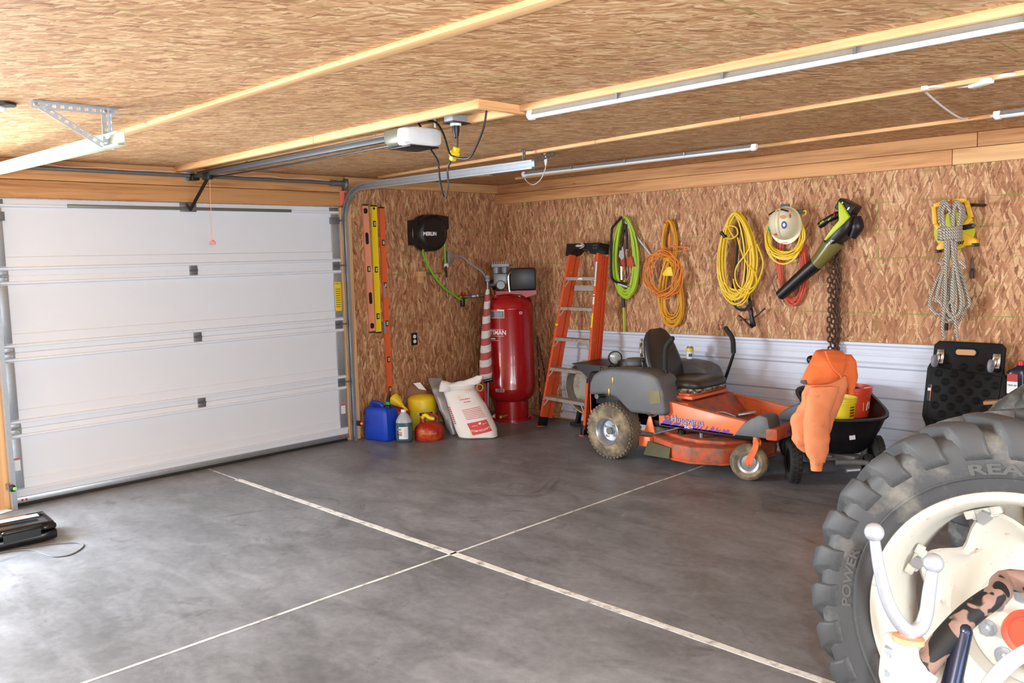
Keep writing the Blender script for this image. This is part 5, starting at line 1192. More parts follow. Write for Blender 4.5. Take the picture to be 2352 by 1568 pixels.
# spray can on the far fender
sc_ = V3((2.487, -.205, .742)); q = ay_(1585, 846, -.205); sc_ = V3((q.x, -.205, .742))
SPC = thing('spray_can', 'white and yellow spray can standing on the mower fender', 'spray can', sc_)
mk('body', B().lathe([(.02, 0), (.030, 0), (.031, .004), (.031, .075)], sc_, (0, 0, 1), 24), M['paper'], SPC, 40)
mk('band', B().lathe([(.0312, .062), (.0316, .064), (.0316, .088), (.031, .09)], sc_, (0, 0, 1), 24), M['yellow'], SPC, 40)
mk('shoulder', B().lathe([(.031, .088), (.024, .105), (.012, .108)], sc_, (0, 0, 1), 24), M['galv'], SPC, 40)
mk('nozzle', B().lathe([(.009, .106), (.009, .12), (.005, .126)], sc_, (0, 0, 1), 14), M['white'], SPC)
mk('label_print', B().rings([[sc_ + (-FH * math.cos(a) + RH * math.sin(a)) * .0316 + V3((0, 0, z)) for z in (.02, .045)] for a in [-.6 + 1.0 * k / 8 for k in range(9)]], closed=False), M['bluetag'], SPC, 0)
# ================================================================== BACK WALL THINGS
def coil(cx_, zt, zb, wt, wb, n, seed, d0, d1, jit=.02, per=26, pw=1.0, sh=0.0):
    rnd = random.Random(seed); pts = []; P_ = []
    for k in range(n + 1): P_.append((cx_ + rnd.uniform(-jit, jit) * .55, zt - rnd.uniform(0, jit) * .5, zb + rnd.uniform(0, 1) ** 1.6 * jit * 4.5, wt * rnd.uniform(.6, 1.1), wb * (1.06 - .55 * rnd.random() ** 1.5), rnd.uniform(d0, d1)))
    for k in range(n):
        for i in range(per):
            f = i / per; t = 2 * PI * f; a = [x * (1 - f) + y * f for x, y in zip(P_[k], P_[k + 1])]
            s_ = (1 - math.cos(t)) / 2; w = a[3] + (a[4] - a[3]) * s_ ** pw
            pts.append(V3((a[0] + math.sin(t) * w + sh * s_, -a[5], a[1] * (1 - s_) + a[2] * s_)))
    return pts
def hook_nail(par, x, z, d=.07): mk('wall_hook', B().tube([(x, 0, z - .004), (x, -d, z - .008), (x, -d - .008, z + .012)], .004, 6), M['redlever'], par)
# lime hose bundle
GH = thing('air_hose', 'coiled lime green air hose hanging nearest the ladder', 'hose', (1.70, -.03, 1.6))
mk('coil', B().tube(coil(1.725, 1.985, 1.235, .10, .195, 11, 1, .02, .075, .03, pw=.6), .0095, 8), M['limehose'], GH)
a = ay_(1431, 672, -.03); b_ = ay_(1432, 706, -.03); c_ = ay_(1434, 762, -.03)
mk('tail', B().tube([a + V3((.02, 0, .12)), a, b_, c_], .0095, 8), M['limehose'], GH); mk('ferrule', B().cyl(a, b_, .015, n=12), M['black'], GH)
hook_nail(GH, 1.69, 1.965, .09)
# bow saw and small tools inside the hose
BS = thing('bow_saw', 'black tubular bow saw hanging with the green hose', 'saw', (1.6, -.1, 1.6))
fr = [ay_(u, v, -.095) for u, v in ((1428, 498), (1412, 516), (1405, 530), (1404, 580), (1404, 628), (1410, 644), (1424, 650), (1438, 651))]
mk('frame', B().tube(fr, .011, 10, sub=4), M['black'], BS)
mk('blade', B().bar(ay_(1428, 500, -.09), ay_(1500, 592, -.012), .016, .002, up=(0, 1, 0)), M['galvd'], BS)
mk('clamp', B().bar(ay_(1420, 651, -.095), ay_(1442, 659, -.095), .02, .014), M['galv'], BS)
hook_nail(BS, ay_(1430, 499, -.05).x, ay_(1430, 501, -.05).z, .095)
HT = thing('hand_pruner', 'pruning shears with red sheath hanging inside the green hose', 'shears', ay_(1436, 580, -.06))
mk('handles', B().tube([ay_(u, v, -.085) for u, v in ((1437, 515), (1430, 545), (1427, 575))], .012, 8, sub=3).tube([ay_(u, v, -.085) for u, v in ((1437, 515), (1440, 545), (1440, 572))], .012, 8, sub=3), M['black'], HT)
mk('blade', B().prism([ay_(u, v, -.085) for u, v in ((1424, 575), (1430, 566), (1436, 580), (1434, 592), (1428, 598), (1422, 588))], (0, -.006, 0)), M['chrome'], HT)
mk('sheath', pbev([ay_(u, v, -.09) for u, v in ((1424, 598), (1450, 588), (1456, 612), (1428, 613))], (0, .03, 0), .003), pm('red_brown_leather', S(176, 70, 36), .6), HT)
mk('shaft', B().cyl(ay_(1427, 612, -.08), ay_(1428, 642, -.08), .010, n=10), M['chrome'], HT)
mk('strap', B().tube([ay_(u, v, -.10) for u, v in ((1430, 502), (1432, 540), (1436, 600), (1440, 640))], .006, 6, sub=3), pm('dark_brown_strap', S(62, 40, 30), .7), HT)
mk('ring', B().tube([ay_(1438 + 3 * math.cos(t), 634 + 4 * math.sin(t), -.1) for t in [2 * PI * k / 10 for k in range(10)]], .003, 5, loop=True), M['black'], HT)
hook_nail(HT, ay_(1436, 513, -.05).x, ay_(1436, 513, -.05).z, .085)
# amber extension cord with orange cord wound round it
AC = thing('extension_cord', 'amber extension cord tied at the waist, hanging in a figure eight', 'cord', (2.2, -.03, 1.5), 'hanging extension cords')
mk('upper_coil', B().tube(coil(2.200, 1.935, 1.48, .055, .095, 11, 4, .02, .06, .02, pw=.5), .0065, 7), M['amber'], AC)
mk('lower_coil', B().tube(coil(2.215, 1.60, .985, .05, .155, 16, 5, .02, .07, .03, pw=.8, sh=.02), .0065, 7), M['amber'], AC)
mk('tie', B().tube([V3((2.205 + .055 * math.cos(t), -.045 - .035 * math.sin(t), 1.575 + .004 * t / 3)) for t in [2 * PI * k / 12 for k in range(49)]], .0065, 6), M['amber'], AC)
mk('plug', pbev([ay_(u, v, -.10) for u, v in ((1520, 628), (1533, 612), (1541, 612), (1547, 634), (1522, 634))], (0, .03, 0), .006), M['yellow'], AC)
hook_nail(AC, 2.18, 1.915)
OC = thing('extension_cord', 'thin orange extension cord coiled round over the amber cord', 'cord', (2.15, -.08, 1.46), 'hanging extension cords')
mk('coil', B().tube(coil(2.152, 1.665, 1.265, .03, .03, 1, 9, .118, .118)[:2] + [V3((2.185 + .02 * math.sin(k * .13) + (.168 + .034 * math.sin(k * .37)) * math.sin(k * 2 * PI / 24 + .0), -.118 - .02 * math.sin(k * .11) - .012 * math.sin(k * 1.3), 1.462 + .012 * math.sin(k * .21) + (.190 - .026 * math.cos(k * .29)) * math.cos(k * 2 * PI / 24))) for k in range(24 * 9)], .0055, 7), M['orangecord'], OC)
mk('plug', B().lathe([(.006, -.10), (.012, -.09), (.014, -.02), (.010, .0), (.006, .02)], ay_(1538, 540, -.085), (.05, 0, 1), 12), M['orangecord'], OC)
mk('lead', B().tube([ay_(u, v, -.09) for u, v in ((1538, 550), (1535, 562), (1545, 566), (1565, 567), (1580, 568), (1572, 575), (1550, 577), (1535, 576))], .005, 6, sub=4), M['orangecord'], OC)
# big yellow extension cord
YC = thing('extension_cord', 'large yellow extension cord in a long thick coil', 'cord', (2.9, -.03, 1.5), 'hanging extension cords')
mk('coil', B().tube(coil(2.900, 1.965, 1.19, .085, .205, 20, 21, .065, .13, .035, pw=.55), .0068, 7), M['yellowcord'], YC)
mk('loose_end', B().tube([ay_(u, v, -.12) for u, v in ((1685, 545), (1672, 520), (1690, 522), (1694, 538), (1680, 548), (1664, 545), (1660, 535))], .0065, 6, sub=4), M['yellowcord'], YC)
mk('crossed_strands', B().tube([ay_(u, v, -.125) for u, v in ((1694, 545), (1702, 575), (1716, 605), (1734, 628), (1737, 652), (1720, 664), (1700, 660), (1689, 640), (1692, 612), (1712, 585), (1724, 565))], .0066, 6, sub=5).tube([ay_(u, v, -.118) for u, v in ((1738, 560), (1750, 590), (1752, 610), (1744, 640), (1728, 668), (1708, 676), (1690, 664), (1684, 640))], .0066, 6, sub=5), M['yellowcord'], YC)
mk('socket', B().cyl(ay_(1657, 533, -.12), ay_(1667, 545, -.12), .018, .015, 12), M['black'], YC)
hook_nail(YC, 2.86, 1.93, .10)
JC = thing('jumper_cables', 'black jumper cables with clamps hanging behind the yellow cord', 'cables', (2.9, -.03, 1.4))
mk('cables', B().tube([ay_(u, v, -.035) for u, v in ((1703, 500), (1696, 540), (1690, 620), (1682, 680), (1690, 705), (1708, 712), (1722, 700), (1728, 715))], .010, 8, sub=5).tube([ay_(u, v, -.045) for u, v in ((1703, 502), (1708, 560), (1712, 630), (1722, 690), (1726, 712))], .012, 8, sub=5), M['rubber'], JC)
for (p, q, r1) in (((1722, 708), (1733, 750), (1700, 735)), ((1726, 712), (1727, 752), (1757, 708))):
    P0, P1, P2 = (ay_(*t, -.06) for t in (p, q, r1))
    cl = mk('clamp', B().bar(P0, P1, .026, .022, bevel=.004).bar(P0.lerp(P1, .55), P2, .020, .010, bevel=.002), M['blackm'], JC)
mk('red_clamp', B().bar(ay_(1697, 724, -.085), ay_(1728, 753, -.085), .022, .012, bevel=.003), pm('dark_red_clamp', S(70, 24, 26), .5), JC)
hook_nail(JC, 2.885, 1.93, .05)
# second yellow cord, red cord, hard hat
Y2 = thing('extension_cord', 'short round yellow extension cord hanging under the hard hat', 'cord', (3.3, -.05, 1.75), 'hanging extension cords')
mk('coil', B().tube(coil(3.315, 1.955, 1.535, .11, .185, 11, 33, .05, .10, .03, pw=.45), .0068, 7), M['yellowcord'], Y2)
mk('socket', B().cyl(ay_(1822, 487, -.09), ay_(1845, 485, -.09), .018, .014, 12), M['dgrey'], Y2)
mk('loop', B().tube([ay_(u, v, -.09) for u, v in ((1845, 485), (1851, 484), (1850, 492), (1843, 496))], .006, 6, sub=4), M['yellowcord'], Y2)
hook_nail(Y2, 3.27, 1.93, .09)
RD = thing('extension_cord', 'faded red extension cord hanging low behind the leaf blower', 'cord', (3.35, -.02, 1.5), 'hanging extension cords')
mk('coil', B().tube(coil(3.330, 1.90, 1.20, .08, .145, 16, 44, .012, .045, .03, pw=.5, sh=.04), .006, 7), M['redcord'], RD)
mk('grey_lead', B().tube([ay_(u, v, -.03) for u, v in ((1790, 620), (1775, 640), (1778, 660), (1792, 690), (1800, 702))], .004, 6, sub=4), M['dgrey'], RD)
hook_nail(RD, 3.31, 1.88, .045)
HH = thing('hard_hat', 'scuffed cream hard hat covered in stickers', 'hard hat', ay_(1802, 515, -.10))
hc = ay_(1803, 514, -.115); hdn = (V3((.0, -1, .10)) + V3((.05, 0, 0))).normalized()
hu = V3((0, 0, 1)); hr = V3((1, 0, 0))
b = B(); rs = []
for (k, h) in ((1.0, 0), (.985, .03), (.93, .065), (.80, .10), (.58, .128), (.30, .143), (.04, .148)): rs.append(ringpts(hc + hdn * h, hr * .118 * k, (hu * .126 * k), 36, 2.1))
shell = mk('shell', b.rings(rs), M['hat'], HH, 60)
b = B(); b.rings([ringpts(hc + hdn * (.0), hr * .117, hu * .125, 36, 2.1), ringpts(hc - hdn * .002 - hu * .012 + hr * .004, hr * .132, hu * .146, 36, 2.1), ringpts(hc - hdn * .007 - hu * .012 + hr * .004, hr * .132, hu * .146, 36, 2.1), ringpts(hc - hdn * .007, hr * .115, hu * .135, 36, 2.1)]); mk('brim', b, M['hat'], HH, 40)
b = B(); b.tube([hc + hdn * h + hu * z for z, h in ((.10, .098), (.05, .137), (0, .149), (-.06, .136), (-.105, .094))], [.012, .016, .016, .016, .010], 10, sub=4); mk('ridge', b, M['hat'], shell, 60)
for (dx, dz, w_, h_, m, tx) in ((-.06, .075, .06, .022, 'ink', 'MILWAUKEE'), (.045, .09, .06, .018, 'ink', 'SERVICE'), (.055, -.025, .040, .058, 'bluetag', None), (-.082, -.045, .028, .042, 'teal', None), (.045, .035, .044, .028, 'hatmark', None), (-.015, -.092, .040, .016, 'cardred', None), (.085, .045, .018, .034, 'cardred', None), (-.095, .03, .012, .012, 'ink', None), (0.0, .085, .012, .010, 'redlever', None)):
    rr = math.hypot(dx / .118, dz / .138); hgt = .148 * max(0, 1 - rr ** 2.6) ** .55; p = hc + hr * dx + hu * dz + hdn * hgt
    nrm = (hdn * .9 + hr * dx * 4 + hu * dz * 4).normalized(); r_ = nrm.cross(hu).normalized() * -1
    if r_.dot(hr) < 0: r_ = -r_
    u_ = nrm.cross(r_); u_ = u_ if u_.dot(hu) > 0 else -u_
    if tx:
        rr_ = (r_ + u_ * (.55 if dx < 0 else -.35)).normalized()
        for k_ in range(6): mk('sticker_mark', B().bar(p + nrm * .001 + rr_ * (-.030 + k_ * .0105), p + nrm * .001 + rr_ * (-.0225 + k_ * .0105), .012, .006, up=nrm), M['ink'], shell, 0)
    else:
        b = B(); b.rings([[p + nrm * k_ + r_ * w_ / 2 * math.cos(t) + u_ * h_ / 2 * math.sin(t) for t in [2 * PI * i / 16 for i in range(16)]] for k_ in (-.006, .005)]); st_ = mk('sticker', b, M[m], shell, 0)
        if m == 'bluetag': b = B(); b.rings([[p + nrm * k_ + r_ * w_ / 4 * math.cos(t) + u_ * h_ / 4 * math.sin(t) for t in [2 * PI * i / 16 for i in range(16)]] for k_ in (0, .006)]); mk('sticker', b, M['paper'], shell, 0)
lp = hc - hu * .150 - hdn * .001; b = B().bar(lp - hr * .03, lp + hr * .02 + hu * .006, .012, .006, up=hu); mk('brim_sticker', b, M['redlever'], HH, 0)
mk('strap', B().bb((hc.x - .04, -.11, hc.z + .12), (hc.x + .03, -.10, hc.z + .155)), M['black'], HH)
# leaf blower
LBL = thing('leaf_blower', 'black and lime cordless leaf blower hanging nozzle down', 'leaf blower', ay_(1900, 580, -.09))
def bp(u, v, d=.10): return ay_(u, v, -d)
mk('nozzle', B().tube([bp(1791, 679), bp(1800, 671), bp(1845, 631), bp(1874, 606)], [.040, .043, .050, .056], 20, sub=3), M['black'], LBL)
mk('clear_tube', B().tube([bp(1871, 609), bp(1890, 588), bp(1908, 565), bp(1920, 550)], [.050, .062, .072, .074], 20, sub=3), M['smoke'], LBL)
rs = []
for (u, v, a_, b_) in ((1908, 560, .080, .07), (1924, 545, .092, .085), (1938, 530, .098, .09), (1950, 512, .088, .085), (1956, 497, .066, .07), (1958, 488, .045, .05)):
    d_ = (bp(1956, 495) - bp(1908, 562)).normalized(); s_ = d_.cross(V3((0, 1, 0))).normalized(); rs.append(ringpts(bp(u, v), s_ * a_ * .62, V3((0, b_, 0)), 20, 3))
mk('fan_housing', B().rings(rs), M['black'], LBL, 40)
mk('intake', B().tube([bp(1957, 545), bp(1968, 520), bp(1966, 498)], [.030, .052, .036], 14, sub=4), M['black'], LBL)
mk('lime_shell', pbev([bp(u, v, .190) for u, v in ((1891, 551), (1897, 552), (1926, 524), (1938, 513), (1950, 498), (1945, 490), (1934, 470), (1925, 462), (1925, 488), (1926, 506), (1910, 524))], (0, .15, 0), .006), M['limegreen'], LBL, 40)
mk('grip', B().tube([bp(1882, 518), bp(1890, 513), bp(1908, 501), bp(1927, 492)], [.024, .027, .026, .026], 12, sub=4), M['dgrey'] if 0 else M['black'], LBL)
mk('grip_trim', B().tube([bp(1884, 513, .128), bp(1892, 507, .128)], .006, 6).tube([bp(1902, 506, .128), bp(1908, 500, .128)], .004, 6), M['limegreen'], LBL)
mk('trigger', B().tube([bp(1894, 517), bp(1901, 513), bp(1908, 509)], .008, 8, sub=3), M['grey'], LBL)
d_ = (bp(1966, 484) - bp(1930, 464)).normalized()
mk('battery', B().bar(bp(1930, 466), bp(1966, 486), .13, .085, up=(0, 1, 0) if 0 else V3((d_.z * -1, 0, d_.x)), bevel=.010), M['black'], LBL)
for (u, v) in ((1931, 470), (1946, 482)): mk('battery_mark', B().bar(bp(u, v, .168), bp(u + 5, v - 6, .168), .01, .003, up=(0, 1, 0)), M['whiteink'], LBL)
nb_ = mk('name_plate', pbev([bp(u, v, .178) for u, v in ((1903, 556), (1918, 543), (1920, 548), (1906, 561))], (0, .02, 0), .0), M['ink'], LBL)
rd_ = (bp(1918, 545, .178) - bp(1904, 558, .178)).normalized(); text('lettering', 'RYOBI', bp(1911.8, 552, .1795), rd_, V3((-rd_.z, 0, rd_.x)), .024, M['whiteink'], nb_, .0008, 1.0, .0006)
mk('wall_hook', B().tube([bp(1916, 488, 0), bp(1916, 488, .13), bp(1917, 497, .135)], .006, 6), M['redlever'], LBL)
# chain
CH = thing('tow_chain', 'rusty steel chain hanging in two strands below the leaf blower', 'chain', (3.72, -.05, 1.2))
b = B(); pts = []
Lk, Wk, rk = .056, .040, .0068
for i in range(20):
    t = 2 * PI * i / 20; pts.append(V3((math.cos(t) * (Wk / 2 - rk), 0, math.sin(t) * (Wk / 2 - rk) + (Lk / 2 - Wk / 2) * (1 if math.sin(t) >= 0 else -1))))
lk = mk('link', B().tube(pts, rk, 6, loop=True), M['rust'], CH); BASE[lk.name] = V3((0, 0, 0)); lk.data.transform(Matrix.Translation(BASE[CH.name]))
first = True
for (sx, tilt) in ((-.034, 0.0), (.034, .0), (-.010, .022), (.012, .022)):
    for k in range(25):
        z = 1.75 - k * (Lk - 2 * rk - .0045); x = 3.717 + sx + .006 * math.sin(k * .7 + sx * 50)
        loc = V3((x, -.055 + tilt - .008 * (k % 2), z - tilt * .6)) - BASE[CH.name]; rot = (random.uniform(-.12, .12), random.uniform(-.12, .12), (0.35 if k % 2 else PI / 2 + .35))
        if first: lk.location = loc; lk.rotation_euler = rot; first = False
        else: inst(lk, CH, loc, rot)
mk('wall_spike', B().cyl((3.717, 0, 1.752), (3.717, -.10, 1.756), .010, n=8), M['galvd'], CH)
# open reel tape measure, rope, pliers, strap
TM = thing('tape_reel', 'yellow open reel tape measure behind the coiled rope', 'tape measure', ay_(2193, 525, -.03))
yt = -.030
def tpz(u, v, d=.030): return ay_(u, v, -d)
tc = tpz(2192, 530)
mk('reel', B().lathe([(.01, -.012), (.128, -.012), (.132, -.006), (.132, .008), (.128, .014), (.01, .014)], tc, (0, -1, 0), 44), M['tapelime'], TM, 40)
frp = B()
for seq in (((2145, 473), (2148, 515), (2168, 535)), ((2145, 473), (2165, 466)), ((2205, 460), (2220, 461), (2231, 500), (2208, 526)), ((2165, 466), (2205, 460)), ((2168, 535), (2208, 526)), ((2165, 480), (2160, 512))):
    for i in range(len(seq) - 1): frp.bar(tpz(*seq[i], .055), tpz(*seq[i + 1], .055), .03, .02, up=(0, 1, 0), bevel=.004)
mk('frame', frp, M['tapeyellow'], TM)
mk('foot', pbev([tpz(u, v, .065) for u, v in ((2205, 535), (2213, 534), (2243, 550), (2243, 562), (2200, 566), (2203, 545))], (0, .06, 0), .004), M['tapeyellow'], TM)
mk('foot', pbev([tpz(u, v, .065) for u, v in ((2163, 550), (2150, 568), (2152, 576), (2172, 570), (2175, 548))], (0, .06, 0), .004), M['tapeyellow'], TM)
mk('foot_pad', B().box(tpz(2241, 562, .05), (.035, .06, .022), bevel=.004).box(tpz(2155, 577, .05), (.03, .06, .02), bevel=.004), M['black'], TM)
mk('crank', B().bar(tpz(2196, 526, .075), tpz(2238, 518, .075), .034, .012, up=(0, 1, 0), bevel=.004).cyl(tpz(2237, 518, .07), tpz(2237, 518, .10), .013, n=12), M['black'], TM)
text('lettering', "100'", tpz(2205, 558, .067), (1, 0, .1), (0, 0, 1), .032, M['ink'], TM, .001, 1.0, .001)
mk('wall_spike', B().cyl(tpz(2195, 470, 0), tpz(2195, 470, .14), .006, n=8), M['galvd'], TM)
RP = thing('rope', 'thick grey twisted rope coiled and tied hanging above the black dolly', 'rope', ay_(2188, 600, -.10))
dr = .105
def rpz(u, v, d=dr): return ay_(u, v, -(d + .035 if d else 0))
tp_ = B()
for k, (l, r_, tz, d) in enumerate(((2160, 2182, 466, .10), (2165, 2178, 470, .125), (2158, 2180, 462, .085))): tp_.tube([rpz(2178, 545, d), rpz(l + 3, 515, d), rpz(l, 485, d), rpz(l + 8, tz, d), rpz(r_, tz + 6, d), rpz(2184, 490, d)], .0115, 8, sub=5)
for k, (l, r_, tz, d) in enumerate(((2188, 2210, 462, .10), (2192, 2206, 468, .125), (2190, 2213, 466, .085))): tp_.tube([rpz(2190, 545, d), rpz(2188 + 2 * k, 510, d), rpz(l, 478, d), rpz((l + r_) / 2, tz, d), rpz(r_, 480, d), rpz(r_ - 2, 505, d), rpz(2196, 540, d)], .0115, 8, sub=5)
mk('upper_loops', tp_, M['rope'], RP)
wr_ = B(); wc = rpz(2182, 538, dr + .008)
pts = [V3((wc.x + .070 * math.cos(t), wc.y - .052 * math.sin(t), wc.z + .043 - .086 * t / (2 * PI * 4.2))) for t in [2 * PI * k / 16 for k in range(int(16 * 4.2))]]
mk('wrap', wr_.tube(pts, .0115, 8), M['rope'], RP)
lo = B()
for k, (l, r_, bz, d) in enumerate(((2164, 2197, 735, .10), (2172, 2208, 728, .12), (2166, 2226, 715, .085), (2174, 2214, 738, .07), (2150, 2190, 700, .11), (2136, 2178, 722, .09))):
    lo.tube([rpz(2172 + k * 2, 545, d), rpz(2172 + k, 600, d), rpz((l + 2172) / 2, 640, d), rpz(l, 690, d), rpz(l + 6, bz - 10, d), rpz((l + r_) / 2, bz, d), rpz(r_ - 4, bz - 10, d), rpz(r_, 690, d), rpz((r_ + 2190) / 2, 630, d), rpz(2190 + k, 590, d), rpz(2184 + k * 2, 545, d)], .0115, 8, sub=5)
lo.tube([rpz(2188, 640), rpz(2186, 690), rpz(2195, 740), rpz(2199, 776)], .0115, 8, sub=5); lo.tube([rpz(2172, 660, .13), rpz(2170, 700, .13), rpz(2165, 750, .12), rpz(2170, 778, .12)], .0115, 8, sub=5)
mk('lower_loops', lo, M['rope'], RP)
mk('knot', B().ball(rpz(2163, 604, .11), .024, 10, (1.2, 1, .8)), M['rope'], RP)
mk('rope_end', B().tube([rpz(2205, 598, .10), rpz(2213, 606, .10), rpz(2217, 617, .10)], .013, 8, sub=3), M['rope'], RP)
mk('wall_hook', B().tube([rpz(2184, 463, 0), rpz(2184, 465, .125), rpz(2184, 458, .13)], .006, 6), M['redlever'], RP)
PLR = thing('pliers', 'small black pliers hanging on the wall right of the rope', 'pliers', ay_(2235, 615, -.02))
mk('jaws', B().prism([ay_(u, v, -.012) for u, v in ((2236, 592), (2238, 615), (2231, 616), (2234, 595))], (0, -.012, 0)), M['galvd'], PLR)
mk('handles', B().tube([ay_(u, v, -.018) for u, v in ((2234, 614), (2230, 625), (2231, 640))], .006, 8, sub=3).tube([ay_(u, v, -.018) for u, v in ((2235, 614), (2238, 625), (2237, 640))], .006, 8, sub=3), M['black'], PLR)
tag(mk('steel_rod', B().cyl(ay_(2224, 470, 0), ay_(2262, 471, -.14), .011, n=10), M['black']), 'short dark steel rod sticking out of the wall by the tape reel', 'rod')
tag(mk('rubber_strap', B().tube([ay_(u, v, -.05) for u, v in ((2189, 620), (2188, 660), (2182, 690), (2174, 735))], .008, 8, sub=4).box(ay_(2172, 750, -.05), (.034, .02, .05), bevel=.006), M['rubber']), 'black rubber strap hanging behind the rope', 'strap')
# ================================================================== SPREADER, BUCKETS, SWEATSHIRT
spc = V3((3.955, -.462, 0))
SPR = thing('broadcast_spreader', 'black tow behind spreader with open hopper on knobby black wheels', 'spreader', spc)
b = B(); ho = spc + V3((0, 0, 0)); rs = []
for (z, a_, d_) in ((.20, .13, .10), (.23, .17, .13), (.42, .255, .195), (.53, .295, .225), (.545, .312, .240), (.555, .312, .240), (.555, .292, .222), (.53, .285, .215), (.42, .245, .185), (.26, .165, .12), (.25, .02, .02)): rs.append(ringpts(ho + V3((0, 0, z)), RH * a_ * .89, FH * d_ * 1.2, 40, 4))
b.rings(rs)
for v in b.bm.verts:
    if v.co.z > .24: v.co.z += (v.co - ho).dot(FH) * .28 * min(1, (v.co.z - .24) / .2)
mk('hopper', b, M['black'], SPR, 40)
mk('hopper_label', B().bar(ho - FH * .236 + RH * -.03 + V3((0, 0, .34)), ho - FH * .238 + RH * .01 + V3((0, 0, .345)), .03, .002, up=FH), M['paper'], SPR, 0)
def knob_wheel(c, axd_, R, W, nm='wheel', m='rubber'):
    w = mk(nm, B().lathe([(R * .55, -W * .42), (R * .8, -W / 2), (R * .95, -W * .42), (R, -W * .25), (R, W * .25), (R * .95, W * .42), (R * .8, W / 2), (R * .55, W * .42)], c, axd_, 36, cap=False), M[m], SPR, 40)
    mk('hub', B().lathe([(R * .58, -W * .40), (R * .3, -W * .25), (.02, -W * .3), (.001, -W * .3)], c, axd_, 24, cap=False).lathe([(R * .58, W * .40), (R * .3, W * .25), (.02, W * .3), (.001, W * .3)], c, axd_, 24, cap=False), M['black'], w)
    tb = B(); ax = V3(axd_).normalized(); a = ax.orthogonal().normalized(); b2 = ax.cross(a)
    for k in range(26):
        for j in (-1, 0, 1):
            t = 2 * PI * (k + (.5 if j else 0)) / 26; d = a * math.cos(t) + b2 * math.sin(t); tg = ax.cross(d)
            tb.box(c + d * (R - (.004 if j else -.001)) + ax * j * W * .27, (.012, W * .2, R * .14), Matrix((d, ax, tg)).transposed())
    mk('tread_blocks', tb, M[m], w, 0, kind='stuff'); return w
ww = (RH * .92 + FH * -.15).normalized()
w1 = V3((3.775, -.815, .163)); w2 = w1 + V3((.405, .43, 0))
knob_wheel(w1, ww, .156, .085); knob_wheel(w2, ww, .156, .085)
knob_wheel(V3((4.075, -.545, .107)) + RH * .10 - FH * .05, ww, .10, .06, 'gauge_wheel')
fr = B().cyl(w1, w2, .014, n=12); fr.bar(w1 + V3((.03, .07, .13)), w2 + V3((-.03, -.05, .13)), .05, .03)
fr.bar(w1 + V3((.06, .06, .0)), w1 + V3((.06, .06, .14)), .03, .04); fr.bar(w2 - V3((.06, .06, .0)), w2 + V3((-.06, -.06, .14)), .03, .04)
mk('frame', fr, M['dgrey'], SPR)
mk('gearbox', B().box(spc + V3((0, 0, .175)) - FH * .12, (.16, .10, .05), bevel=.01), M['dgrey'], SPR)
f0 = spc - FH * .24
mk('tow_frame', B().tube([f0 - RH * .12 + V3((0, 0, .17)), f0 + RH * .06 + V3((0, 0, .165)), f0 + RH * .14 - FH * .02 + V3((0, 0, .14)), f0 + RH * .16 - FH * .03 + V3((0, 0, .02))], .020, 12, sub=5), M['dgrey'], SPR)
mk('hitch_pin', B().cyl(f0 - RH * .05 + V3((0, 0, .11)), f0 + RH * .04 + V3((0, 0, .115)), .016, n=12).bar(f0 + RH * .128 + V3((0, 0, .05)), f0 + RH * .128 + V3((0, 0, .10)), .03, .004), M['galv'], SPR)
dh = dep((4.05, -.93, .9))
hp = [w1.lerp(w2, .3) + V3((0, 0, .1)), pd(1890, 1000, dh + .16), pd(1890, 900, dh + .10), pd(1893, 830, dh + .05)]
mk('handle_upright', B().tube(hp, .014, 10, sub=4), M['black'], SPR)
mk('handle_bar', B().tube([pd(1863, 830, dh + .04), pd(1866, 822, dh + .04), pd(1893, 822, dh + .05), pd(1950, 828, dh + .05)], .016, 10, sub=3).ball(pd(1863, 826, dh + .04), .030, 10), M['black'], SPR)
def pail(c, h, rb, rt, m, lab, rings_):
    P_ = thing('bucket', lab, 'bucket', c, 'buckets in the spreader hopper')
    mk('body', B().lathe([(.01, 0), (rb, 0), (rb, .005)] + [(rb + (rt - rb) * .78, h * .78)] + [(rt * 1.04, h * .785), (rt * 1.04, h * .80), (rt * .985, h * .805), (rt * .99, h * .87), (rt * 1.05, h * .875), (rt * 1.05, h * .89), (rt, h * .895), (rt, h * .97), (rt * 1.05, h * .975), (rt * 1.05, h), (rt * .96, h), (rt * .95, h * .9), (rb * .95, .01), (.01, .01)], c, (0, 0, 1), 40), m, P_, 40)
    return P_
cr = pd(1953, 1000, 6.26); cr = V3((cr.x, cr.y, .430)); cyb = pd(1924, 1000, 6.04); cyb = V3((cyb.x, cyb.y, .430))
zr_ = pd(1960, 881, 6.32).z; zy_ = pd(1940, 905, 6.1).z
PR = pail(cr, zr_ - .430, .125, .142, pm('red_orange_pail', S(214, 66, 34), .4), 'red orange plastic bucket standing in the spreader hopper', 3)
b = B(); f_ = lambda a, z: cr + (-FH * math.cos(a) + RH * math.sin(a)) * (.1275 + (z - .02) * .045 + .002) + V3((0, 0, z))
for (a0, a1, z0, z1) in ((.30, .95, .215, .222), (.30, .33, .05, .215)): b.rings([[f_(a0 + (a1 - a0) * i / 6, z) for z in (z0, z1)] for i in range(7)], closed=False)
mk('white_border', b, M['whiteink'], PR, 0)
for (a0, z0) in ((.50, .05), (.58, .09), (.66, .13), (.72, .06)): b = B(); b.rings([[f_(a0 + .05 * i + (z - z0) * 1.2, z) for z in (z0, z0 + .05)] for i in range(3)], closed=False); mk('white_mark', b, M['whiteink'], PR, 0)
mk('bail', B().tube([f_(-.5, .22), f_(.0, .19), f_(.5, .15), f_(.9, .13)], .003, 6, sub=4), M['galvd'], PR)
PY = pail(cyb, zy_ - .430, .105, .122, pm('yellow_pail', S(240, 216, 44), .4), 'yellow plastic bucket in the spreader partly hidden by the sweatshirt', 3)
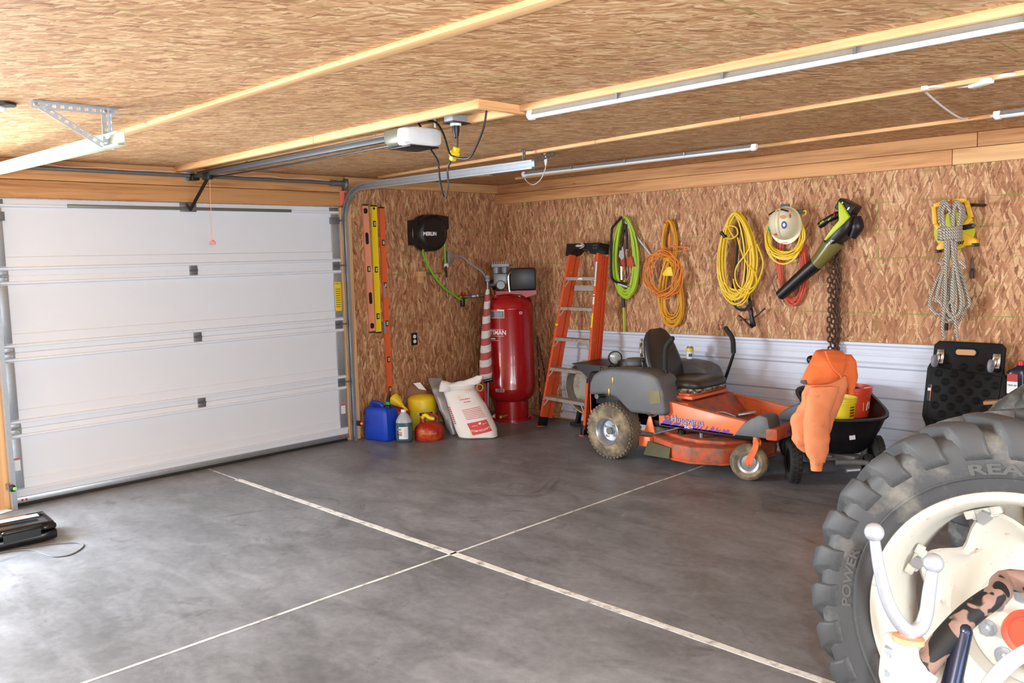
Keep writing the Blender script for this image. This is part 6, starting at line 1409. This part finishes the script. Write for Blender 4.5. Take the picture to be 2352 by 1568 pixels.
g_ = lambda a, z: cyb + (-FH * math.cos(a) + RH * math.sin(a)) * (.107 + z * .055 + .002) + V3((0, 0, z))
b = B(); b.rings([[g_(.35 + .5 * i / 6, z) for z in (.04, .13)] for i in range(7)], closed=False); yl_ = mk('label', b, M['amber'], PY, 0)
for k in range(4): b = B(); b.rings([[g_(.40 + .4 * i / 6, z) + (-FH * .001) for z in (.05 + k * .02, .058 + k * .02)] for i in range(7)], closed=False); mk('label_line', b, M['ink'], yl_, 0)
# hi-vis sweatshirt draped over the handle
SW = thing('sweatshirt', 'bright orange hooded sweatshirt draped over the spreader handle', 'sweatshirt', V3((pd(1880, 1080, dh).x, pd(1880, 1080, dh).y, 0.15)))
def cloth(nm, rows, k, n, seed, amp=.012, fr_=8, p=2.2, m='hiviz', par=SW): return mk(nm, loft_px(dens(rows, k), n, p).wob(amp, fr_, seed).wob(amp * .4, fr_ * 2.6, seed + 3), M[m], par, 60)
cloth('body', [(1862, 1944, 862, dh - .02, .09), (1855, 1942, 882, dh - .03, .11), (1846, 1938, 905, dh - .03, .13), (1834, 1930, 930, dh - .03, .13), (1822, 1924, 950, dh - .03, .12), (1817, 1912, 970, dh - .02, .11), (1817, 1904, 990, dh - .02, .10), (1820, 1890, 1010, dh - .02, .09), (1830, 1875, 1028, dh - .02, .06), (1842, 1862, 1040, dh - .02, .03)], 5, 40, 11, .018, 9, m='hiviz2')
cloth('left_sleeve', [(1862, 1926, 888, dh - .10, .05), (1852, 1920, 915, dh - .11, .09), (1848, 1910, 950, dh - .11, .10), (1847, 1906, 985, dh - .11, .10), (1848, 1905, 1015, dh - .11, .09), (1852, 1902, 1040, dh - .11, .08), (1860, 1895, 1060, dh - .11, .07)], 6, 28, 12, .011, 10, m='hiviz2')
cloth('left_cuff', [(1861, 1893, 1058, dh - .11, .062), (1862, 1890, 1066, dh - .11, .058), (1863, 1888, 1080, dh - .11, .055)], 4, 24, 13, .003, 20, m='hiviz2')
cloth('hood', [(1874, 1936, 804, dh - .01, .05), (1870, 1942, 812, dh - .03, .12), (1862, 1944, 830, dh - .07, .14), (1854, 1942, 848, dh - .09, .12), (1845, 1938, 864, dh - .10, .09), (1838, 1922, 876, dh - .10, .06), (1852, 1900, 882, dh - .10, .03)], 6, 36, 14, .012, 8)
cloth('hood_edge', [(1839, 1852, 873, dh - .125, .012), (1838, 1856, 879, dh - .125, .012), (1846, 1853, 883, dh - .125, .010)], 2, 12, 15, .002, 10, m='dgrey')
hp2 = [pd(u, v, dh - .165 + k * .003) for k, (u, v) in enumerate(((1896, 806), (1906, 832), (1918, 850), (1930, 862), (1932, 867)))]
mk('hood_seam', B().tube(hp2, .006, 6, sub=4), M['hiviz'], SW)
cloth('right_sleeve', [(1934, 1956, 815, dh + .02, .06), (1932, 1965, 826, dh + .01, .09), (1934, 1967, 845, dh + .01, .09), (1936, 1968, 862, dh + .01, .09), (1941, 1965, 880, dh + .01, .07), (1945, 1963, 890, dh + .01, .06)], 5, 26, 16, .007, 10)
cloth('right_cuff', [(1945, 1962, 888, dh + .01, .055), (1946, 1962, 905, dh + .01, .05)], 5, 22, 17, .003, 20)

# ================================================================== DOLLY, SHELF, OIL BOTTLES
DO = thing('folding_dolly', 'black plastic dolly panel with dimples and grey casters leaning on the wall', 'dolly', (4.66, -.25, 0))
d0 = V3((4.40, -.235, 0.0)); dup_ = V3((.028, .155, 1.0)).normalized(); drt = V3((1, 0, .0)); dn = drt.cross(dup_).normalized()
if dn.y > 0: dn = -dn
def dq_(s, t, h=0.0): return d0 + drt * s + dup_ * t + dn * h
Hd = 1.0
out = [(.025, 0.0), (.46, 0), (.475, .015), (.475, .36), (.495, .40), (.505, .42), (.505, .76), (.49, .79), (.475, .80), (.475, Hd - .03), (.445, Hd), (.055, Hd), (.025, Hd - .03), (.025, .86), (.005, .83), (-.005, .80), (-.005, .47), (.012, .43), (.025, .41)]
pan = mk('panel', pbev([dq_(s, t) for s, t in out], -dn * .035, .006), M['dollyblack'], DO, 40)
mk('centre_panel', pbev([dq_(s, t, .010) for s, t in ((.03, .44), (.46, .44), (.475, .78), (.018, .82))], -dn * .02, .008), M['dollyblack'], DO)
# handle slot (light shows the wall through it)
slot = [(.185 + .02 * math.cos(a) * 1 if 0 else 0, 0) for a in (0,)]
sl = []; 
for i in range(16):
    a = 2 * PI * i / 16; sl.append(dq_(.235 + (.045 if math.cos(a) > 0 else -.045) + .020 * math.cos(a), Hd - .072 + .020 * math.sin(a), .0012))
mk('handle_slot', B().prism(sl, dn * .0008), M['concblock'], DO, 0)
sl2 = [dq_(.235 + (.045 if math.cos(2 * PI * i / 16) > 0 else -.045) + .026 * math.cos(2 * PI * i / 16), Hd - .072 + .026 * math.sin(2 * PI * i / 16), .004) for i in range(16)]
mk('slot_rim', B().tube(sl2, .006, 6, loop=True), M['dollyblack'], DO)
db_ = B(); o0 = V3((0, 0, 0)); db_.lathe([(.025, .0), (.027, .0026), (.023, .003), (.020, .0012), (.001, .0008)], o0, dn, 16, cap=False)
dimple = mk('dimple', db_, M['rubber'] if 0 else pm('dimple_black', S(5, 5, 6), .6, spec=.2), DO); dimple.data.transform(Matrix.Translation(BASE[DO.name])); first = True
for r in range(15):
    for c in range(4):
        s_ = .075 + c * .105 + (.052 if r % 2 else 0) + .006 * r * 0; t_ = .10 + r * .056
        if s_ > .45 or (t_ > .88 and (s_ > .38 or s_ < .10)) or (.16 < s_ < .32 and t_ > .86): continue
        hgt = .0105 if .45 < t_ < .79 else .0006
        loc = dq_(s_, t_, hgt) - BASE[DO.name]
        if first: dimple.location = loc; first = False
        else: inst(dimple, DO, loc)
for (s_, t_) in ((.075, Hd - .11), (.43, Hd - .12), (.055, .28), (.43, .28)):
    ca = mk('caster_plate', B().box(dq_(s_, t_, .004), (.048, .008, .10), Matrix((drt, -dn, dup_)).transposed(), .003).box(dq_(s_ + .004, t_ - .01, .03), (.022, .05, .055), Matrix((drt, -dn, dup_)).transposed(), .006), M['chrome'], DO)
    mk('caster_tyre', B().lathe([(.008, -.011), (.040, -.011), (.045, -.006), (.045, .006), (.040, .011), (.008, .011)], dq_(s_ - .018, t_ - .035, .052), drt, 24), M['grey'], ca, 40)
lb_ = mk('product_label', B().bar(dq_(.030, .575, .0115), dq_(.030, .69, .0115), .026, .001, up=dn), M['ink'], DO, 0)
mk('label_band', B().bar(dq_(.040, .575, .0125), dq_(.040, .69, .0125), .005, .001, up=dn), M['levor'], lb_, 0)
mk('label_band', B().bar(dq_(.030, .645, .0125), dq_(.030, .665, .0125), .022, .001, up=dn), M['paper'], lb_, 0)
zsf = .650
SF = thing('wall_shelf', 'rough wooden shelf board holding two oil bottles', 'shelf', (5.2, -.12, zsf))
mk('board', B().bb((4.93, -.175, zsf - .02), (5.9, -.001, zsf), .003), M['pine_x'], SF)
mk('bracket', B().prism([(5.5, 0, zsf - .03), (5.5, -.18, zsf - .03), (5.5, 0, zsf - .2)], (.03, 0, 0)), M['pine_z'], SF)
mk('end_block', B().bar((4.82, -.22, zsf - .045), (4.95, -.20, zsf - .028), .09, .022, bevel=.003), M['fir_x'], SF)
def oil(c, w, d, h, m, capm, lab, lean=0):
    T = thing('oil_bottle', lab, 'bottle', c, 'oil bottles on the shelf')
    rs = [ringpts(c + V3((0, 0, z * h)), (w * k, 0, 0), (0, d * k2, 0), 26, 4) for z, k, k2 in ((0, .92, .9), (.02, 1, 1), (.62, 1, 1), (.72, .92, .95))]
    rs += [ringpts(c + V3((w * .35, 0, z * h)), (w * k, 0, 0), (0, d * k2, 0), 26, 3) for z, k, k2 in ((.80, .60, .8), (.86, .40, .55), (.88, .38, .5))]
    mk('body', B().rings(rs), m, T, 45); mk('cap', B().cyl(c + V3((w * .35, 0, h * .875)), c + V3((w * .35, 0, h)), d * .48, n=20), capm, T)
    return T
O1 = oil(V3((4.985, -.12, zsf)), .055, .045, .235, M['navy'], M['redlever'], 'dark motor oil bottle with red cap beside the dolly')
lb1 = mk('label', B().bb((4.938, -.168, zsf + .02), (5.0, -.1655, zsf + .14)), M['paper'], O1, 0); mk('label_top', B().bb((4.938, -.169, zsf + .10), (5.0, -.1657, zsf + .15)), M['cardred'], lb1, 0)
text('lettering', '10W-40', (4.968, -.1695, zsf + .075), (1, 0, 0), (0, 0, 1), .016, M['ink'], lb1, .0004)
O2 = oil(V3((5.12, -.115, zsf)), .062, .05, .265, M['teal'], M['black'], 'teal green motor oil bottle with black cap at the right edge')
mk('label', B().bb((5.075, -.169, zsf + .05), (5.12, -.1665, zsf + .08)).bb((5.075, -.169, zsf + .13), (5.125, -.1665, zsf + .165)), M['paper'], O2, 0)

# ================================================================== TRACTOR WHEEL
wc_ = V3((5.972, -3.785, .602))       # centre of the tyre, axle along y, outer face towards the camera
TW = thing('tractor_wheel', 'large cream tractor rear wheel with lugged tyre nearest the camera', 'tractor wheel', (wc_.x, wc_.y, 0), 'tractor rear wheels')
ax = V3((0, -1, 0))
def prof_mirror(p): return p + [(r, -h) for r, h in reversed(p)]
tp = [(.372, .112), (.392, .122), (.42, .136), (.455, .146), (.49, .150), (.525, .146), (.548, .132), (.560, .10), (.566, .05), (.567, 0.0)]
tyre = mk('tyre', B().lathe(prof_mirror(tp[:-1] + [tp[-1]])[:len(tp)] + [(r, -h) for r, h in reversed(tp[:-1])], wc_, ax, 96, cap=False), M['tractortyre'], TW, 50)
for (r, h) in ((.400, .129), (.441, .1455)): mk('sidewall_ring', B().lathe([(r - .004, h - .004), (r, h + .0035), (r + .004, h - .001)], wc_, ax, 96, cap=False), M['tractortyre'], tyre, 50)
def lug_mesh(side):
    b = B(); rs = []; n = 9
    for i in range(n + 1):
        s_ = i / n; h = (.158 - .172 * s_); phi = .31 * s_ ** 1.05
        if s_ < .18: rt_, rb_ = .510 + (.586 - .510) * (s_ / .18) ** .7, .49
        else: rt_, rb_ = .586 + .014 * (s_ - .18) / .82, .545
        h2 = min(h, .152) if s_ > 0 else .150
        wd = .039 - .010 * s_
        if i == 0: wd *= .7
        if i == n: wd *= .9
        def pt(r, dphi, hh):
            a = phi + dphi; return V3((math.cos(a) * r, -side * hh, math.sin(a) * r))
        rs.append([pt(rb_, -(wd + .012) / .58, h2), pt(rt_ - .004, -wd / .58, h), pt(rt_, -(wd - .008) / .58, h), pt(rt_, (wd - .008) / .58, h), pt(rt_ - .004, wd / .58, h), pt(rb_, (wd + .012) / .58, h2)])
    return b.rings(rs)
NL = 28
for side in (1, -1):
    l0 = mk('lug', lug_mesh(side), M['tractortyre'], tyre, 75); l0.data.transform(Matrix.Translation(BASE[tyre.name]))
    off = wc_ - BASE[TW.name]
    for k in range(NL):
        ang = 2 * PI * (k + (0 if side > 0 else .5)) / NL
        if k == 0: l0.location = off; l0.rotation_euler = (0, -ang, 0)
        else: inst(l0, tyre, off, (0, -ang, 0))
M['tyrelet'] = pm('moulded_tyre_letters', S(76, 76, 76), .65, var=.15)
def side_text(body, r, a_c, size, sx_=1.4):
    def f(x, y, z):
        a = a_c - x / r; rr = r + y; return wc_ + V3((math.cos(a) * rr, -(.150 - abs(rr - .488) * .10 + z), math.sin(a) * rr))
    return text('sidewall_lettering', body, (0, 0, 0), (1, 0, 0), (0, 1, 0), size, M['tyrelet'], tyre, .0022, sx_, .0012, curve=f)
side_text('REAR', .462, math.radians(96), .040, 1.9); side_text('POWER', .462, math.radians(172), .036, 1.5)
rim = mk('rim', B().lathe([(.378, .112), (.392, .128), (.397, .124), (.400, .130), (.396, .138), (.384, .138), (.372, .128), (.362, .105), (.352, .085), (.350, .04), (.338, .02), (.335, -.06), (.350, -.10), (.39, -.125)], wc_, ax, 80, cap=False), M['tractorwhite'], TW, 40)
# dished disc with lobes
b = B(); rs = []; nth = 96
for (k, h) in ((1.0, .012), (.97, .020), (.90, .012), (.80, -.010), (.74, -.018), (.60, -.005), (.52, .012), (.44, .030), (.36, .036), (.0, .036)):
    ring = []
    for i in range(nth):
        a = 2 * PI * i / nth; lob = .5 + .5 * math.cos(8 * (a - math.radians(22.5))); ro = .262 + .062 * (lob ** .8)
        r = ro * k if k > .85 else (.300 * k + (ro - .300) * max(0, (k - .74)) * 4 * k)
        ring.append(wc_ + ax * h + V3((math.cos(a), 0, math.sin(a))) * max(r, .001))
    rs.append(ring)
disc = mk('disc', b.rings(rs, cap=False), M['tractorwhite'], TW, 40)
for k in range(8):
    a = math.radians(22.5 + 45 * k); d = V3((math.cos(a), 0, math.sin(a))); tg = V3((-d.z, 0, d.x)); R3 = Matrix((d, ax, tg)).transposed()
    cl = mk('rim_clip', B().box(wc_ + d * .326 + ax * .030, (.030, .020, .075), R3, .006).box(wc_ + d * .330 + ax * .040 + tg * .035, (.024, .016, .03), R3, .004).box(wc_ + d * .330 + ax * .040 - tg * .035, (.024, .016, .03), R3, .004), M['tractorwhite'], disc)
    mk('clip_bolt', B().cyl(wc_ + d * .318 + ax * .03, wc_ + d * .318 + ax * .058, .019, n=6), M['galv'], disc)
hub = mk('hub', B().lathe([(.155, .030), (.150, .046), (.135, .052), (.06, .056), (.055, .07), (.001, .07)], wc_, ax, 48, cap=False), M['tractorwhite'], TW, 40)
mk('hub_cap', B().lathe([(.062, .055), (.062, .078), (.058, .084), (.050, .082), (.046, .078), (.001, .080)], wc_, ax, 40, cap=False), M['chalkred'], TW, 40)
for k in range(8):
    a = math.radians(10 + 45 * k); d = V3((math.cos(a), 0, math.sin(a))); q = wc_ + d * .103
    nt = mk('lug_nut', B().cyl(q + ax * .052, q + ax * .058, .024, n=20).cyl(q + ax * .058, q + ax * .076, .019, n=6).cyl(q + ax * .07, q + ax * .084, .010, n=10), M['galv'], hub)
mk('axle', B().cyl(wc_ - ax * .60, wc_ + ax * .01, .06, n=24), M['tractorwhite'], TW)
def copy_tree(o, par=None):
    c_ = o.copy(); COL.objects.link(c_); c_.parent = par
    for ch in list(o.children): copy_tree(ch, c_)
    return c_
T2 = copy_tree(TW); T2.location = (wc_.x, wc_.y + 1.205, 0); T2.rotation_euler = (0, 0, PI)
T2['label'] = 'far tractor tyre just showing above the nearest tyre at the right edge'

# ================================================================== FOREGROUND LINKAGE
dl = 1.92
HL = thing('implement_linkage', 'rusty pipe linkage with chrome forked hook in front of the tractor wheel', 'implement', (5.80, -4.60, 0))
hk = [pd(u, v, dl + k) for u, v, k in ((2008, 1228, 0), (2012, 1262, 0), (2022, 1318, 0), (2037, 1375, 0), (2058, 1418, 0), (2078, 1442, 0), (2096, 1449, 0), (2116, 1438, 0), (2128, 1405, 0), (2134, 1360, 0), (2142, 1310, 0))]
hkm = mk('fork_hook', B().tube(hk, [.011, .012, .0135, .0145, .0155, .016, .0165, .016, .015, .0145, .013], 14, sub=5).ball(pd(2008, 1222, dl), .0215, 16).ball(pd(2144, 1293, dl), .0225, 16), M['fork'] if 'fork' in M else pm('bright_cast_steel', S(172, 176, 184), .42, .45, var=.2, vs_=40), HL, 60)
mk('hook_collar', B().cyl(pd(2088, 1448, dl + .005), pd(2086, 1484, dl + .005), .021, .019, 16), M['galv'], HL)
mk('washer', B().cyl(pd(2087, 1462, dl - .004), pd(2086, 1474, dl - .004), .034, n=18), M['orangecord'] if 0 else pm('orange_primer_washer', S(232, 150, 110), .6), HL)
br = [(2058, 1478), (2112, 1476), (2118, 1520), (2140, 1545), (2136, 1600), (2112, 1650), (2060, 1640), (2044, 1580), (2050, 1520)]
mk('white_bracket', pbev([pd(u, v, dl - .02) for u, v in br], FH * .07, .012, 3), M['tractorwhite'], HL, 40)
mk('bracket_bolt', B().cyl(pd(2050, 1492, dl), pd(2050, 1560, dl), .012, n=10).cyl(pd(2050, 1486, dl), pd(2050, 1500, dl), .018, n=6).cyl(pd(2050, 1540, dl), pd(2050, 1552, dl), .018, n=6), M['galv'], HL)
pp = [V3((6.75, -4.30, .02)), V3((6.70, -4.30, .55)), V3((6.45, -4.34, .90)), pd(2352, 1335, dl + .14), pd(2290, 1366, dl + .11), pd(2225, 1412, dl + .08), pd(2165, 1475, dl + .05), pd(2110, 1550, dl + .02), pd(2075, 1625, dl), V3((5.86, -4.70, .42)), V3((5.84, -4.72, .015))]
mk('pipe_frame', B().tube(pp, .027, 20, sub=6), M['rustpipe'], HL, 60)
mk('pipe_collar', B().tube([pd(2112, 1535, dl + .02), pd(2090, 1580, dl + .01)], .042, 20), M['tractorwhite'], HL, 60)
mk('hydraulic_cylinder', B().cyl(pd(2212, 1452, dl + .05), pd(2168, 1650, dl - .01), .020, .022, 20).ball(pd(2212, 1450, dl + .05), .021, 14), M['bluesteel'], HL, 60)
mk('pale_hose', B().tube([pd(2400, 1478, dl - .1), pd(2352, 1500, dl - .1), pd(2310, 1530, dl - .1), pd(2270, 1580, dl - .1), pd(2240, 1660, dl - .1), V3((6.05, -4.75, .3))], .016, 14, sub=5), pm('pale_blue_hose', S(196, 206, 212), .3), HL, 60)

# ================================================================== CASE AT LEFT EDGE
KC = thing('tool_case', 'shiny black plastic tool case with red latch on the floor', 'tool case', (.80, -4.98, 0))
e0 = az_(2, 1266); e1 = az_(134, 1238); dv = (e1 - e0).normalized(); dv = V3((dv.x, dv.y, 0)).normalized(); bk_ = V3((-dv.y, dv.x, 0))
if bk_.dot(FH) < 0: bk_ = -bk_
o_ = e1 - dv * .42
def cq(a, b__, z): return o_ + dv * a + bk_ * b__ + V3((0, 0, z))
Wc, Dc, Hc = .42, .30, .115
mk('lower_shell', pbev([cq(0, 0, .012), cq(.08, 0, .0), cq(Wc - .08, 0, .0), cq(Wc, 0, .012), cq(Wc, Dc, .012), cq(0, Dc, .012)], (0, 0, Hc * .5), .012, 2), M['gloss'] if 'gloss' in M else pm('gloss_black_plastic', S(20, 20, 22), .18, var=.2), KC, 40)
up = pm('gloss_black_lid', S(26, 26, 28), .2, var=.2)
mk('lid', pbev([cq(0, .0, Hc * .5 + .012), cq(Wc, 0, Hc * .5 + .012), cq(Wc, Dc, Hc * .5 + .012), cq(0, Dc, Hc * .5 + .012)], (0, 0, Hc * .5 - .02), .016, 3), up, KC, 40)
mk('lid_rim', B().tube([cq(.02, .02, Hc - .004), cq(Wc - .02, .02, Hc - .004), cq(Wc - .02, Dc - .02, Hc - .004), cq(.02, Dc - .02, Hc - .004)], .010, 8, loop=True), up, KC)
mk('handle_recess', pbev([cq(.13, -.002, .04), cq(.33, -.002, .045), cq(.33, -.002, .092), cq(.13, -.002, .088)], bk_ * .006, .0), M['black'], KC)
mk('handle', B().tube([cq(.13, -.004, .10), cq(.15, -.016, .104), cq(.31, -.016, .107), cq(.33, -.004, .104)], .010, 10, sub=4), up, KC, 60)
for a_ in (.085, .36): mk('latch', B().bar(cq(a_ - .016, -.010, .088), cq(a_ + .016, -.010, .092), .014, .016, bevel=.003), M['redlever'] if a_ < .2 else up, KC)
mk('lid_label', pbev([cq(.02, .17, Hc + .006), cq(.36, .17, Hc + .006), cq(.36, .24, Hc + .006), cq(.02, .24, Hc + .006)], (0, 0, .003), .0), M['grey'], KC)
mk('label_stripe', B().bar(cq(.02, .245, Hc + .009), cq(.30, .245, Hc + .009), .012, .002), M['levor'], KC, 0)
cb_ = [az_(u, v, .004) for u, v in ((-20, 1274), (20, 1266), (70, 1263), (95, 1270), (122, 1278), (155, 1275), (180, 1264), (192, 1252), (180, 1246), (150, 1247), (110, 1250), (75, 1255), (45, 1259))]
tag(mk('floor_cord', B().tube(cb_, .0036, 6, sub=5), M['dgrey']), 'thin dark cord looped on the floor beside the black case', 'cord')
sc2 = az_(4, 1178); tag(mk('paper_scrap', B().box(sc2 + V3((-.02, -.03, .004)), (.12, .16, .008), Euler((0, 0, .4)), .001), M['paper']), 'white paper scrap on the floor behind the black case', 'paper')
